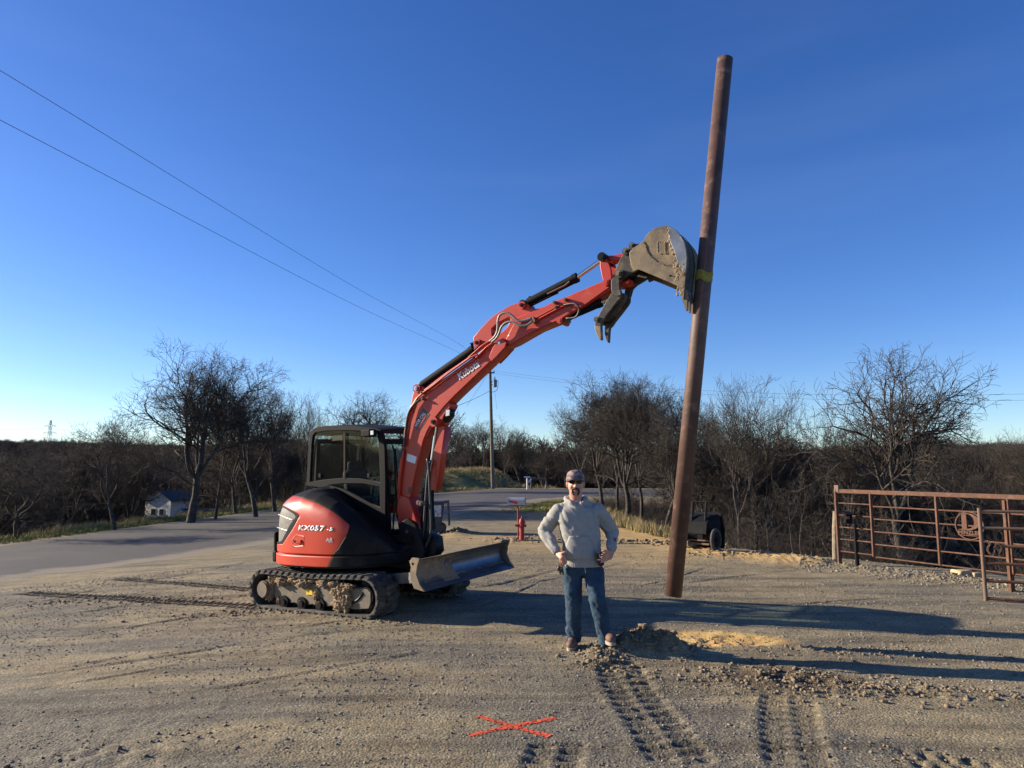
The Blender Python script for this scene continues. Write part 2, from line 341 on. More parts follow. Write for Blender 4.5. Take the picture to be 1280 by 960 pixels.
def TD(x, y):
    """fine relief and masks near the camera: returns dz, gravel, yellow, dark"""
    m = (1 - sst(np.hypot(x, y), 22, 34)) * (1 - sst(sdf(x, y, plateau), -.3, .4)) * sst(sdf(x, y, road_poly), .0, .5)
    dz = .012 * (fbm(x * .9, y * .9, 11, 3) - .5) * 2 + .008 * (fbm(x * 5, y * 5, 21, 3) - .5)
    gravel = fbm(x * .45 + .3 * y, y * .8, 31, 4) + .16 * (1 - sst(y, 5.2, 9)) - .03
    dz = dz + .006 * np.maximum(fbm(x * 16, y * 16, 41, 2) - .55, 0) * sst(gravel, .5, .8) * 4
    ca, sa = math.cos(.34), math.sin(.34); u = x * ca + y * sa; v = -x * sa + y * ca
    streak = fbm(u * .35, v * 3.2, 51, 4); dz = dz + .012 * (streak - .5)
    yellow = np.zeros_like(x); dark = np.zeros_like(x)
    n4 = fbm(x * 9, y * 9, 61, 3); n2 = fbm(x * 2.6, y * 2.6, 71, 3)

    # spoil heap between the man's boots and the hole, the spread of yellow subsoil, dark churned strip
    a = g2(x, y, *G(800, 815), .38, .20, .1); dz = dz + a * (.22 + .32 * (n4 - .4)); dark = np.maximum(dark, sst(a, .18, .6) * .8)
    a = g2(x, y, *G(842, 818), .12, .16); dz = dz + a * .07
    a = g2(x, y, *G(752, 824), .14, .16); dz = dz + a * .05 * n4 * 2; dark = np.maximum(dark, sst(a, .2, .7) * .6)
    a = g2(x, y, *G(885, 798), .85, .34, -.05); dz = dz - a * .05 + a * .05 * n4; yellow = np.maximum(yellow, sst(a + .25 * (n2 - .5), .2, .5))
    a = g2(x, y, *G(785, 785), .30, .10); dz = dz - a * .09; dark = np.maximum(dark, sst(a, .2, .8) * .5)
    a = g2(x, y, *G(985, 850), .62, .38, -.2); dz = dz + a * .10 * (n4 - .35); dark = np.maximum(dark, sst(a + .3 * (n2 - .5), .25, .6))
    a = g2(x, y, *G(1060, 815), .95, .13, -.15); dz = dz + a * .05 * n4; a2 = g2(x, y, *G(1150, 865), 1.1, .16, -.18); dz = dz + a2 * .05 * n4
    a = g2(x, y, *G(573, 667), .36, .30); dz = dz + a * .16; dark = np.maximum(dark, sst(a, .2, .6) * .8)
    a = g2(x, y, *G(655, 676), .9, .5); dz = dz + a * .10 * n4; yellow = np.maximum(yellow, a * .4)
    a = g2(x, y, *G(120, 950), 1.0, .35, .3); dz = dz + a * .05 * (n4 - .3); a = g2(x, y, *G(760, 835), .3, .25); dz = dz + a * .05 * (n4 - .4); dark = np.maximum(dark, sst(a, .2, .8) * .45)
    # berm of raw soil along the lot's far right edge
    for p, q, w, h, yl in [(G(700, 640), G(800, 676), 1.1, .0, .55), (G(765, 655), G(850, 686), .8, .0, .75), (G(850, 688), G(1000, 704), .5, .10, .75), (G(1000, 704), G(1280, 736), .35, .09, .1), (G(560, 668), G(860, 700), 1.6, 0, .3)]:
        s, t, l = seg(x, y, p, q); a = np.exp(-(t / w) ** 2) * sst(s, -1, .5) * (1 - sst(s, l - .5, l + 1))
        dz = dz + a * h * (.5 + n4); yellow = np.maximum(yellow, a * yl)
    for p, q, w, pitch, dep, near in lanes:
        s, t, l = seg(x, y, p, q); wob = .02 * np.sin(s * 2.1)
        t = t + wob; a = (1 - sst(np.abs(t), w / 2 - .03, w / 2 + .02)) * sst(s, -.1, .15) * (1 - sst(s, l - .15, l + .1)) * sst(n2 + (.25 if not near else .3), .30, .5)
        ph = s / pitch + .5 * (t > 0) + .12 * np.abs(t) / w
        bars = sst(np.cos(2 * math.pi * ph), -.2, .5)
        gap = sst(np.abs(t), .015, .045)
        dz = dz - a * dep * (.12 + 1.1 * bars * gap) + a * .012 * (n4 - .5)
        ed = np.exp(-((np.abs(t) - w / 2 - .04) / .05) ** 2) * sst(s, 0, .2) * (1 - sst(s, l - .2, l)); dz = dz + ed * dep * .55 * n4
        dark = np.maximum(dark, a * (.34 if near else 1.0) * (1 - .5 * bars))
    for p, q, w in grooves:
        s, t, l = seg(x, y, p, q); t = t + .06 * np.sin(s * 1.3); a = np.exp(-(t / w) ** 2) * sst(s, 0, .6) * (1 - sst(s, l - .6, l))
        a = a * sst(fbm(s * 1.7, t * 2 + p[0], 77, 2), .32, .55); dz = dz - a * .014 * (.4 + n4); dark = np.maximum(dark, a * .4 * sst(n2, .3, .5)); dz = dz + np.exp(-((t - w * 1.5) / w) ** 2) * .006 * sst(s, 0, .6) * (1 - sst(s, l - .6, l))
    return dz * m, gravel, yellow * m, dark * m
def TZ(x, y):
    x = np.atleast_1d(np.asarray(x, float)); y = np.atleast_1d(np.asarray(y, float))
    return TB(x, y) + TD(x, y)[0]
def tz(x, y): return float(TZ(x, y)[0])

def axis(lo, hi, step, far, grow=1.12, negfar=None):
    a = list(np.arange(lo, hi, step)); s = step; v = a[-1]
    while v < far: s = min(s * grow, 40); v += s; a.append(v)
    s = step; v = lo; b = []
    while v > -(negfar or far): s = min(s * grow, 40); v -= s; b.append(v)
    return np.array(b[::-1] + a)
gx = axis(-8.5, 6.8, .026, 1600, 1.05); gy = axis(4.2, 12.6, .026, 1800, 1.05, 60)
X, Y = np.meshgrid(gx, gy); sh = X.shape; xf, yf = X.ravel(), Y.ravel()
zb = TB(xf, yf); dzn, grv, ylw, drk = TD(xf, yf)
nx, ny = sh[1], sh[0]
i = np.arange(nx - 1)[None, :] + (np.arange(ny - 1) * nx)[:, None]
quads = np.stack([i, i + 1, i + 1 + nx, i + nx], -1).reshape(-1, 4)
me = bpy.data.meshes.new('ground'); nv = len(xf)
co = np.stack([xf, yf, zb + dzn], -1).astype(np.float32)
me.vertices.add(nv); me.vertices.foreach_set('co', co.ravel()); me.loops.add(quads.size); me.loops.foreach_set('vertex_index', quads.ravel().astype(np.int32))
me.polygons.add(len(quads)); me.polygons.foreach_set('loop_start', np.arange(0, quads.size, 4, dtype=np.int32)); me.polygons.foreach_set('loop_total', np.full(len(quads), 4, np.int32))
me.polygons.foreach_set('use_smooth', np.ones(len(quads), bool)); me.update(calc_edges=True)
dpl = sdf(xf, yf, plateau); drd = sdf(xf, yf, outer + [(-200, 200), (-200, -30)]) if False else None
nn = fbm(xf * 1.7, yf * 1.7, 91, 3)
litter = sst(dpl + 1.2 * (nn - .5), -.1, .9)
vx = (xf < -3)
droad = sdf(xf, yf, road_poly)
grass = np.where(vx | ((xf < 5) & (yf > 56)), sst(dpl + 1.6, 0, .9) * (1 - sst(dpl, 2.5, 6.0) * (1 - sst(yf, 33, 38))) * sst(droad, -.1, .25), 0)
grass = np.maximum(grass, (droad > .2) * g2(xf, yf, 2.0, 35.5, 1.8, 5.5, -.1)); grass = np.maximum(grass, g2(xf, yf, 5.5, 24, 2.2, 5, .1) * .8)
grass = np.where(droad < 0, 0, grass) * (.6 + .6 * nn)
for nm, arr in (('gravel', grv), ('yellow', ylw), ('dark', drk), ('litter', litter), ('grass', np.clip(grass, 0, 1))):
    at_ = me.attributes.new(nm, 'FLOAT', 'POINT'); at_.data.foreach_set('value', arr.astype(np.float32))
gmat, nt, b = newmat('dirt_lot'); b.inputs['Roughness'].default_value = .95; b.inputs['Specular IOR Level'].default_value = .25
tc = nt.nodes.new('ShaderNodeTexCoord'); vec = tc.outputs['Object']
def attr(n): a = nt.nodes.new('ShaderNodeAttribute'); a.attribute_name = n; return a.outputs['Fac']
def mth(op, a, c, v2=None):
    n = nt.nodes.new('ShaderNodeMath'); n.operation = op
    for k, q in enumerate((a, c)):
        if hasattr(q, 'links'): nt.links.new(q, n.inputs[k])
        else: n.inputs[k].default_value = q
    return n.outputs[0]
big = noise_node(nt, .35, 5, .6, vec); mid = noise_node(nt, 2.2, 6, .65, vec); fine = noise_node(nt, 38, 5, .7, vec)
mp = nt.nodes.new('ShaderNodeMapping'); mp.inputs['Rotation'].default_value = (0, 0, -.34); mp.inputs['Scale'].default_value = (.25, 2.6, 1); nt.links.new(vec, mp.inputs[0])
strk = noise_node(nt, 1.1, 5, .6, mp.outputs[0])
tan = ramp(nt, mid.outputs['Fac'], [(.3, (.175, .142, .084)), (.55, (.255, .212, .128)), (.75, (.325, .278, .172))])
grey = ramp(nt, fine.outputs['Fac'], [(.25, (.066, .060, .046)), (.5, (.135, .124, .096)), (.72, (.29, .27, .215))])
gfac = mth('ADD', mth('MULTIPLY', attr('gravel'), 1.3), mth('MULTIPLY', strk.outputs['Fac'], -.9))
gf = ramp(nt, gfac, [(.12, (.08, .08, .08)), (.42, (.85, .85, .85))])
c = mix(nt, gf.outputs[0], tan.outputs[0], grey.outputs[0])
sk = ramp(nt, strk.outputs['Fac'], [(.34, (.58, .55, .5)), (.5, (1, 1, 1)), (.66, (1.15, 1.12, 1.06))])
mm = nt.nodes.new('ShaderNodeMix'); mm.data_type = 'RGBA'; mm.blend_type = 'MULTIPLY'; mm.inputs[0].default_value = .8; nt.links.new(c, mm.inputs['A']); nt.links.new(sk.outputs[0], mm.inputs['B']); c = mm.outputs['Result']
# pebble speckle: voronoi cells with random tone
vo = nt.nodes.new('ShaderNodeTexVoronoi'); vo.inputs['Scale'].default_value = 55; nt.links.new(vec, vo.inputs['Vector'])
vr = nt.nodes.new('ShaderNodeSeparateColor'); nt.links.new(vo.outputs['Color'], vr.inputs[0])
pr = ramp(nt, vr.outputs[0], [(.0, (.62, .62, .62)), (.5, (.97, .97, .97)), (.9, (1.1, 1.08, 1.05)), (.985, (1.7, 1.65, 1.55))])
mm = nt.nodes.new('ShaderNodeMix'); mm.data_type = 'RGBA'; mm.blend_type = 'MULTIPLY'; mm.inputs[0].default_value = .75; nt.links.new(c, mm.inputs['A']); nt.links.new(pr.outputs[0], mm.inputs['B']); c = mm.outputs['Result']
yc = ramp(nt, mid.outputs['Fac'], [(.3, (.46, .26, .085)), (.6, (.62, .42, .15)), (.75, (.52, .38, .20))])
c = mix(nt, attr('yellow'), c, yc.outputs[0])
dc = ramp(nt, fine.outputs['Fac'], [(.3, (.035, .027, .018)), (.7, (.12, .092, .058))])
c = mix(nt, mth('MULTIPLY', attr('dark'), .9), c, dc.outputs[0])
lc = ramp(nt, mid.outputs['Fac'], [(.3, (.045, .034, .022)), (.7, (.13, .095, .06))])
c = mix(nt, attr('litter'), c, lc.outputs[0])
gc = ramp(nt, mid.outputs['Fac'], [(.3, (.08, .09, .028)), (.5, (.16, .155, .055)), (.72, (.30, .25, .11))])
c = mix(nt, attr('grass'), c, gc.outputs[0])
nt.links.new(c, b.inputs['Base Color'])
bh = mth('ADD', mth('MULTIPLY', fine.outputs['Fac'], .5), mth('MULTIPLY', vo.outputs['Distance'], -.7))
mid2 = noise_node(nt, 11, 6, .7, vec); bh = mth('ADD', bh, mth('MULTIPLY', mid2.outputs['Fac'], 1.2))
bu = nt.nodes.new('ShaderNodeBump'); bu.inputs['Strength'].default_value = .5; bu.inputs['Distance'].default_value = .015
nt.links.new(bh, bu.inputs['Height']); nt.links.new(bu.outputs[0], b.inputs['Normal'])
ground = mk('ground', me, gmat); ground['kind'] = 'structure'

# asphalt road as its own sheet
def resample(pl, n):
    P = np.array(pl); s = np.r_[0, np.cumsum(np.hypot(*np.diff(P, axis=0).T))]; t = np.linspace(0, 1, n)
    # smooth by catmull first
    return s, P
def cr2(pl, k=14): return np.array([(p.x, p.y) for p in catmull([(a, b_, 0) for a, b_ in pl], k)])
o2, i2 = cr2(outer), cr2(inner)
def even(P, n):
    s = np.r_[0, np.cumsum(np.hypot(*np.diff(P, axis=0).T))]; return s, P
def para(P, n):   # n points spread by index so that the two edges stay paired
    t = np.linspace(0, len(P) - 1, n); return np.stack([np.interp(t, np.arange(len(P)), P[:, 0]), np.interp(t, np.arange(len(P)), P[:, 1])], -1)
NL, NW = 900, 24
oo, ii = para(o2, NL), para(i2, NL); 
wob = (fbm(ii[:, 0] * 1.2, ii[:, 1] * 1.2, 7, 4) - .5) * 1.1 + .25; wob2 = (fbm(oo[:, 0] * 1.5, oo[:, 1] * 1.5, 9, 4) - .5) * .3
dirn = (ii - oo) / np.linalg.norm(ii - oo, axis=1)[:, None]
ii = ii + dirn * wob[:, None]; oo = oo + dirn * wob2[:, None]
t = np.linspace(0, 1, NW)[None, :, None]; R = oo[:, None] * (1 - t) + ii[:, None] * t
rx, ry = R[..., 0].ravel(), R[..., 1].ravel(); tw_ = np.tile(np.linspace(0, 1, NW), NL); rz = TZ(rx, ry) - .008 + .022 * np.clip(np.minimum(tw_, 1 - tw_) * 8, 0, 1)
k = np.arange(NW - 1)[None, :] + (np.arange(NL - 1) * NW)[:, None]
q = np.stack([k, k + NW, k + NW + 1, k + 1], -1).reshape(-1, 4)
rme = np_mesh('road', np.stack([rx, ry, rz], -1), q.ravel(), np.full(len(q), 4))
tt = np.tile(np.linspace(0, 1, NW), NL); ed_ = np.maximum(sst(tt, .80, 1.0), .7 * sst(-tt, -.06, 0)); a_ = rme.attributes.new('edge', 'FLOAT', 'POINT'); a_.data.foreach_set('value', ed_.astype(np.float32))
rmat, nt, b = newmat('asphalt'); b.inputs['Roughness'].default_value = .85
tc = nt.nodes.new('ShaderNodeTexCoord'); vec = tc.outputs['Object']
n1 = noise_node(nt, .5, 5, .6, vec); n2_ = noise_node(nt, 60, 3, .7, vec)
r1 = ramp(nt, n1.outputs['Fac'], [(.3, (.045, .042, .038)), (.6, (.068, .062, .055)), (.75, (.105, .093, .075))])
r2_ = ramp(nt, n2_.outputs['Fac'], [(.3, (.6, .6, .6)), (.6, (1.1, 1.1, 1.1)), (.75, (1.9, 1.85, 1.8))])
mm = nt.nodes.new('ShaderNodeMix'); mm.data_type = 'RGBA'; mm.blend_type = 'MULTIPLY'; mm.inputs[0].default_value = 1; nt.links.new(r1.outputs[0], mm.inputs['A']); nt.links.new(r2_.outputs[0], mm.inputs['B'])
mpr = nt.nodes.new('ShaderNodeMapping'); mpr.inputs['Rotation'].default_value = (0, 0, -1.1); mpr.inputs['Scale'].default_value = (.3, 1.6, 1); nt.links.new(vec, mpr.inputs[0]); n5 = noise_node(nt, 1.2, 8, .72, mpr.outputs[0])
ea = mth('ADD', mth('MULTIPLY', attr('edge'), 1.15), mth('MULTIPLY', mth('SUBTRACT', n5.outputs['Fac'], .5), 1.3)); er = ramp(nt, ea, [(.30, (0, 0, 0)), (.62, (.9, .9, .9))])
dustc = mix(nt, er.outputs[0], mm.outputs['Result'], (.215, .178, .118)); nt.links.new(dustc, b.inputs['Base Color'])
bu = nt.nodes.new('ShaderNodeBump'); bu.inputs['Strength'].default_value = .6; bu.inputs['Distance'].default_value = .01; nt.links.new(n2_.outputs['Fac'], bu.inputs['Height']); nt.links.new(bu.outputs[0], b.inputs['Normal'])
road = mk('road', rme, rmat, smooth=True); road['kind'] = 'structure'

# ------------------------------------------------------------------ loose stones and clods
rng = np.random.default_rng(5)
def rocks(name, xs, ys, ss, mat, label, seed=1, sink=.25, rough=.33):
    rg = np.random.default_rng(seed)
    ico = bmesh.new(); bmesh.ops.create_icosphere(ico, subdivisions=1, radius=1); V = np.array([v.co[:] for v in ico.verts]); Fc = np.array([[v.index for v in f.verts] for f in ico.faces]); ico.free()
    n = len(xs); zs = TZ(xs, ys)
    P = V[None] * (1 + rough * rg.standard_normal((n, len(V), 1))) * ss[:, None, None] * np.stack([rg.uniform(.8, 1.3, n), rg.uniform(.7, 1.1, n), rg.uniform(.45, .8, n)], -1)[:, None]
    a = rg.uniform(0, 6.28, n); c_, s_ = np.cos(a)[:, None], np.sin(a)[:, None]
    Xr = P[..., 0] * c_ - P[..., 1] * s_; Yr = P[..., 0] * s_ + P[..., 1] * c_
    Q = np.stack([Xr + xs[:, None], Yr + ys[:, None], P[..., 2] + (zs + ss * (.55 - sink))[:, None]], -1).reshape(-1, 3)
    Fa = (Fc[None] + (np.arange(n) * len(V))[:, None, None]).reshape(-1, 3)
    me = np_mesh(name, Q, Fa.ravel(), np.full(len(Fa), 3)); o = mk(name, me, mat); o['kind'] = 'stuff'; return o
M['pebble'] = pm('pebbles', (.13, .115, .09), (.30, .27, .21), 18, .9, 0, .4, 90, lo=.42, hi=.6)
M['clod'] = pm('soil_clod', (.13, .095, .06), (.26, .20, .125), 12, .95, 0, .8, 60)
n = 44000; r = 4.4 + 12 * rng.power(1.1, n) ; an = rng.uniform(-.68, .66, n); xs, ys = r * np.sin(an), r * np.cos(an)
keep = (fbm(xs * .8, ys * .8, 131, 4) + .3 * (xs > -1) * .2 + .35 * rng.random(n) > .70) & (sdf(xs, ys, road_poly) > .1) & (sdf(xs, ys, plateau) < 0)
xs, ys = xs[keep], ys[keep]; ss = .003 + .008 * rng.power(.4, len(xs)) ** 2 + .0003 * np.hypot(xs, ys)
rocks('gravel', xs, ys, ss, M['pebble'], '', 3)
xs, ys, ss = [], [], []
def spray(px, py, sx, sy, n, s0, s1, a=0):
    cx, cy = G(px, py); u = rng.normal(0, sx, n); v = rng.normal(0, sy, n)
    xs.extend(cx + u * math.cos(a) - v * math.sin(a)); ys.extend(cy + u * math.sin(a) + v * math.cos(a)); ss.extend(s0 + (s1 - s0) * rng.power(.35, n) ** 1.5)
spray(800, 815, .30, .16, 700, .006, .035); spray(985, 852, .5, .30, 900, .005, .025, -.2); spray(1060, 815, .7, .12, 500, .005, .022, -.15); spray(1150, 865, .9, .14, 800, .005, .025, -.18)
spray(755, 828, .16, .18, 300, .006, .03); spray(885, 799, .5, .2, 260, .004, .018); spray(800, 870, .25, .5, 120, .004, .014, .3); spray(990, 915, .3, .4, 120, .004, .014)
spray(655, 676, .6, .2, 260, .012, .05); spray(573, 667, .35, .25, 120, .015, .05); spray(800, 678, 1.2, .3, 300, .015, .07, -.5); spray(930, 697, 1.0, .2, 260, .012, .05, -.3)
spray(120, 945, .8, .25, 350, .004, .018, .3); spray(390, 850, .7, .3, 260, .005, .016); spray(1140, 948, .4, .15, 130, .004, .018); spray(340, 765, .6, .15, 250, .008, .03); spray(470, 778, .5, .1, 160, .006, .025)
spray(200, 750, 1.6, .15, 500, .008, .03, -.1)
rocks('soil_clods', np.array(xs), np.array(ys), np.array(ss), M['clod'], '', 4)
xs, ys, ss = [], [], []
for (a, c_) in [((1000, 707), (1290, 738))]:
    p, q_ = G(*a), G(*c_); n = 2600; t = rng.random(n); w = rng.normal(0, .25, n)
    xs = p[0] + (q_[0] - p[0]) * t + w * .6; ys = p[1] + (q_[1] - p[1]) * t + w; ss = .006 + .018 * rng.power(.5, n) ** 1.5
rocks('gravel_ridge', xs, ys, ss, M['pebble'], '', 6)

# the orange cross sprayed on the ground: a thin ragged film that follows the surface
def spraymark():
    bm = bmesh.new(); rg = np.random.default_rng(8)
    for a, c_ in (((586, 920), (694, 896.5)), ((597, 896.5), (687, 920))):
        p, q_ = gp(*a), gp(*c_); d = q_ - p; wd = Vector((-d.y, d.x, 0)).normalized(); gap = 17 + a[0]
        for k_ in range(5600):
            t_ = rg.random(); dens = .35 + .65 * float(mnoise.noise(V_((t_ * 7, gap, 0))) > -.12); 
            if rg.random() > dens: continue
            c0 = p + d * t_ + wd * (rg.normal(0, .0125) + .008 * mnoise.noise(V_((t_ * 5, gap, 9)))); s_ = rg.uniform(.0025, .0062)
            if mnoise.noise(V_((c0.x * 48, c0.y * 48, 0))) > .04: continue
            ph = rg.uniform(0, 2)
            vs = []
            for t2 in (0, 1.25, 2.5, 3.77, 5.0):
                x_, y_ = c0.x + s_ * math.cos(t2 + ph) * 1.2, c0.y + s_ * math.sin(t2 + ph); vs.append((x_, y_))
            zz = TZ([v[0] for v in vs], [v[1] for v in vs]) if False else None
            SP_.append((vs, k_ % 7 * .0002))
    allx = np.array([v[0] for vs, _ in SP_ for v in vs]); ally = np.array([v[1] for vs, _ in SP_ for v in vs]); zz = TZ(allx, ally); i_ = 0
    for vs, e_ in SP_:
        bm.faces.new([bm.verts.new((v[0], v[1], float(zz[i_ + j]) + .0035 + e_)) for j, v in enumerate(vs)]); i_ += 5
    me = bm_mesh(bm); return tag(mk('paint_mark', me, M['spray']), 'orange X sprayed on the gravel in the foreground', 'paint mark')
V_ = Vector; SP_ = []
spraymark()
# ------------------------------------------------------------------ bare trees
class Tubes:
    def __init__(s): s.v = []; s.f = []; s.n = 0
    def add(s, pts, rs, sides):
        P = np.array(pts); m = len(P); d = np.gradient(P, axis=0); d /= np.linalg.norm(d, axis=1)[:, None] + 1e-9
        ref = np.where(np.abs(d[:, 2:3]) < .9, np.array([[0, 0, 1.]]), np.array([[1., 0, 0]]))
        if m: ref = np.repeat(ref[:1], m, 0)
        a = np.cross(d, ref); a /= np.linalg.norm(a, axis=1)[:, None] + 1e-9; b_ = np.cross(d, a)
        t = np.arange(sides) * 2 * math.pi / sides
        V = P[:, None] + np.array(rs)[:, None, None] * (a[:, None] * np.cos(t)[None, :, None] + b_[:, None] * np.sin(t)[None, :, None])
        s.v.append(V.reshape(-1, 3)); i = np.arange(m - 1)[:, None] * sides + np.arange(sides)[None]; j = np.arange(m - 1)[:, None] * sides + (np.arange(sides)[None] + 1) % sides
        s.f.append(np.stack([i, j, j + sides, i + sides], -1).reshape(-1, 4) + s.n); s.n += m * sides
    def mesh(s, name):
        V = np.concatenate(s.v); Fq = np.concatenate(s.f); me = np_mesh(name, V, Fq.ravel(), np.full(len(Fq), 4))
        me.polygons.foreach_set('use_smooth', [True] * len(me.polygons)); return me
def gen_tree(seed, height=8., spread=1., trunk_h=.28, forks=4, trunk_r=.16, levels=5, gnarl=.30, lean=(0, 0), density=1., up=.15, upright=0., minr=.0072, cover=.0):
    """trunk with limbs (one mesh) and the finer crown (another)"""
    rg = random.Random(seed); low = Tubes(); high = Tubes()
    def vec(): return Vector((rg.gauss(0, 1), rg.gauss(0, 1), rg.gauss(0, 1)))
    def grow(p, d, L_, r, lev):
        n = {0: 7, 1: 8, 2: 6, 3: 5, 4: 4, 5: 3}[lev]; pts = [p.copy()]; rs = [r]; dd = d.copy(); marks = []
        tip = max(r * (.5 if lev < 3 else .4), minr * .7)
        for k in range(n):
            dd = (dd + vec() * gnarl * (.45 if lev == 0 else .8 if lev < 2 else .95) * .55 + Vector((0, 0, up * (.5 if lev == 0 else (1 if lev == 1 else .35))))).normalized()
            p = p + dd * (L_ / n); pts.append(p.copy()); rs.append(r + (tip - r) * (k + 1) / n); marks.append((p.copy(), dd.copy(), rs[-1], (k + 1) / n))
        (low if lev <= 1 else high).add([tuple(q) for q in pts], rs, {0: 10, 1: 7, 2: 5, 3: 4, 4: 3, 5: 3}[lev])
        if lev >= levels: return
        nc = {0: 0, 1: 7, 2: 6, 3: 5, 4: 3}[lev]
        if lev == 0: return p, dd, rs[-1]
        nc = max(2, int(nc * density + rg.random()))
        for c_ in range(nc):
            f = (.22 if lev > 1 else .3) + (.78 if lev > 1 else .7) * (c_ + rg.random() * .8) / nc; f = min(f, 1)
            m_ = marks[min(int(f * n), n - 1)] if f < .97 else marks[-1]
            ang = rg.uniform(.5, 1.05) if f < .95 else rg.uniform(.15, .5)
            side = m_[1].cross(vec()).normalized(); nd = (m_[1] * math.cos(ang) + side * math.sin(ang)).normalized()
            if upright: nd = (nd + Vector((0, 0, upright))).normalized()
            grow(m_[0], nd, L_ * rg.uniform(.46, .78) * (1.08 - .35 * f), max(m_[2] * rg.uniform(.58, .82), minr), lev + 1)
    th = height * trunk_h; d0 = Vector((lean[0], lean[1], 1)).normalized()
    p, dd, r = grow(Vector((0, 0, -.4)), d0, th + .4, trunk_r, 0)
    for k in range(forks):
        a = 2 * math.pi * k / forks + rg.uniform(-.5, .5); tilt = rg.uniform(.30, .85) * spread * (.25 if (k == 0) else 1)
        nd = (Vector((math.cos(a) * math.sin(tilt), math.sin(a) * math.sin(tilt), math.cos(tilt))) + dd * .25).normalized()
        L_ = (height - th) * rg.uniform(.72, .95)
        grow(p - dd * rg.uniform(0, th * .25), nd, L_, r * rg.uniform(.62, .9), 1)
    for k in range(2):      # low side limbs
        a = rg.uniform(0, 6.28); h_ = th * rg.uniform(.55, .9); grow(Vector((lean[0] * h_, lean[1] * h_, h_)), Vector((math.cos(a), math.sin(a), .35)).normalized(), height * .3, r * .4, 2)
    return low.mesh('trunk'), high.mesh('crown')
def tz_top(me): return max(v.co.z for v in me.vertices)
tree_lib = {}
def get_tree(key, **kw):
    if key not in tree_lib:
        a, b_ = gen_tree(**kw); 
        co_ = np.empty(len(b_.vertices) * 3, np.float32); b_.vertices.foreach_get('co', co_); co_ = co_.reshape(-1, 3)
        h_ = float(co_[:, 2].max()); w_ = float(np.percentile(co_[:, 0], 99) - np.percentile(co_[:, 0], 1))
        a.materials.append(M['bark']); b_.materials.append(M['twig']); tree_lib[key] = (a, b_, h_, w_)
    return tree_lib[key]
used_src = {}
def put_tree(key, px, Y, topy, label, name='bare_oak', cat='tree', group=None, width=None, rot=0., wpx=None, basey=None):
    lo, hi, h_, w_ = tree_lib[key]
    p = at(px, 600, Y); zb_ = tz(p.x, Y); top = at(px, topy, Y).z; s = (top - zb_) / h_
    sx = s if wpx is None else wpx * Y / 905. / w_
    sx = max(min(sx, s * 1.7), s * .55)
    root = thing(name, label, cat, (p.x, Y, zb_), group); root.rotation_euler.z = rot
    for nm, me in (('trunk', lo), ('crown', hi)):
        o = bpy.data.objects.new(nm, me); col.objects.link(o); o.parent = root
    # width scale acts in the view-facing direction for rot 0; keep it isotropic in plan
    root.scale = (sx, sx, s); return root
get_tree('big', seed=11, height=8.2, spread=1.2, trunk_h=.36, forks=6, trunk_r=.27, density=1.2, gnarl=.34)
get_tree('wide', seed=23, height=7.6, spread=1.35, trunk_h=.42, forks=6, trunk_r=.25, density=.98, gnarl=.36, up=.12)
get_tree('round', seed=37, height=7.2, spread=.95, trunk_h=.38, forks=5, trunk_r=.20, density=1.15, gnarl=.34)
get_tree('tall', seed=41, height=9, spread=.6, trunk_h=.34, forks=4, trunk_r=.18, density=1.05, gnarl=.3, upright=.25)
get_tree('upright', seed=53, height=8, spread=.42, trunk_h=.15, forks=4, trunk_r=.13, density=1.0, gnarl=.24, upright=.4, up=.2)
get_tree('lean', seed=67, height=6.5, spread=1.1, trunk_h=.35, forks=4, trunk_r=.16, density=1.05, lean=(-.45, .1), gnarl=.42)
get_tree('oak2', seed=71, height=7.8, spread=1.1, trunk_h=.40, forks=5, trunk_r=.22, density=1.12, gnarl=.34)
get_tree('oak3', seed=83, height=7.4, spread=.9, trunk_h=.38, forks=5, trunk_r=.20, density=1.1, gnarl=.38)
get_tree('slim', seed=97, height=5, spread=.6, trunk_h=.45, forks=3, trunk_r=.06, density=.75, gnarl=.3, levels=4, minr=.005)
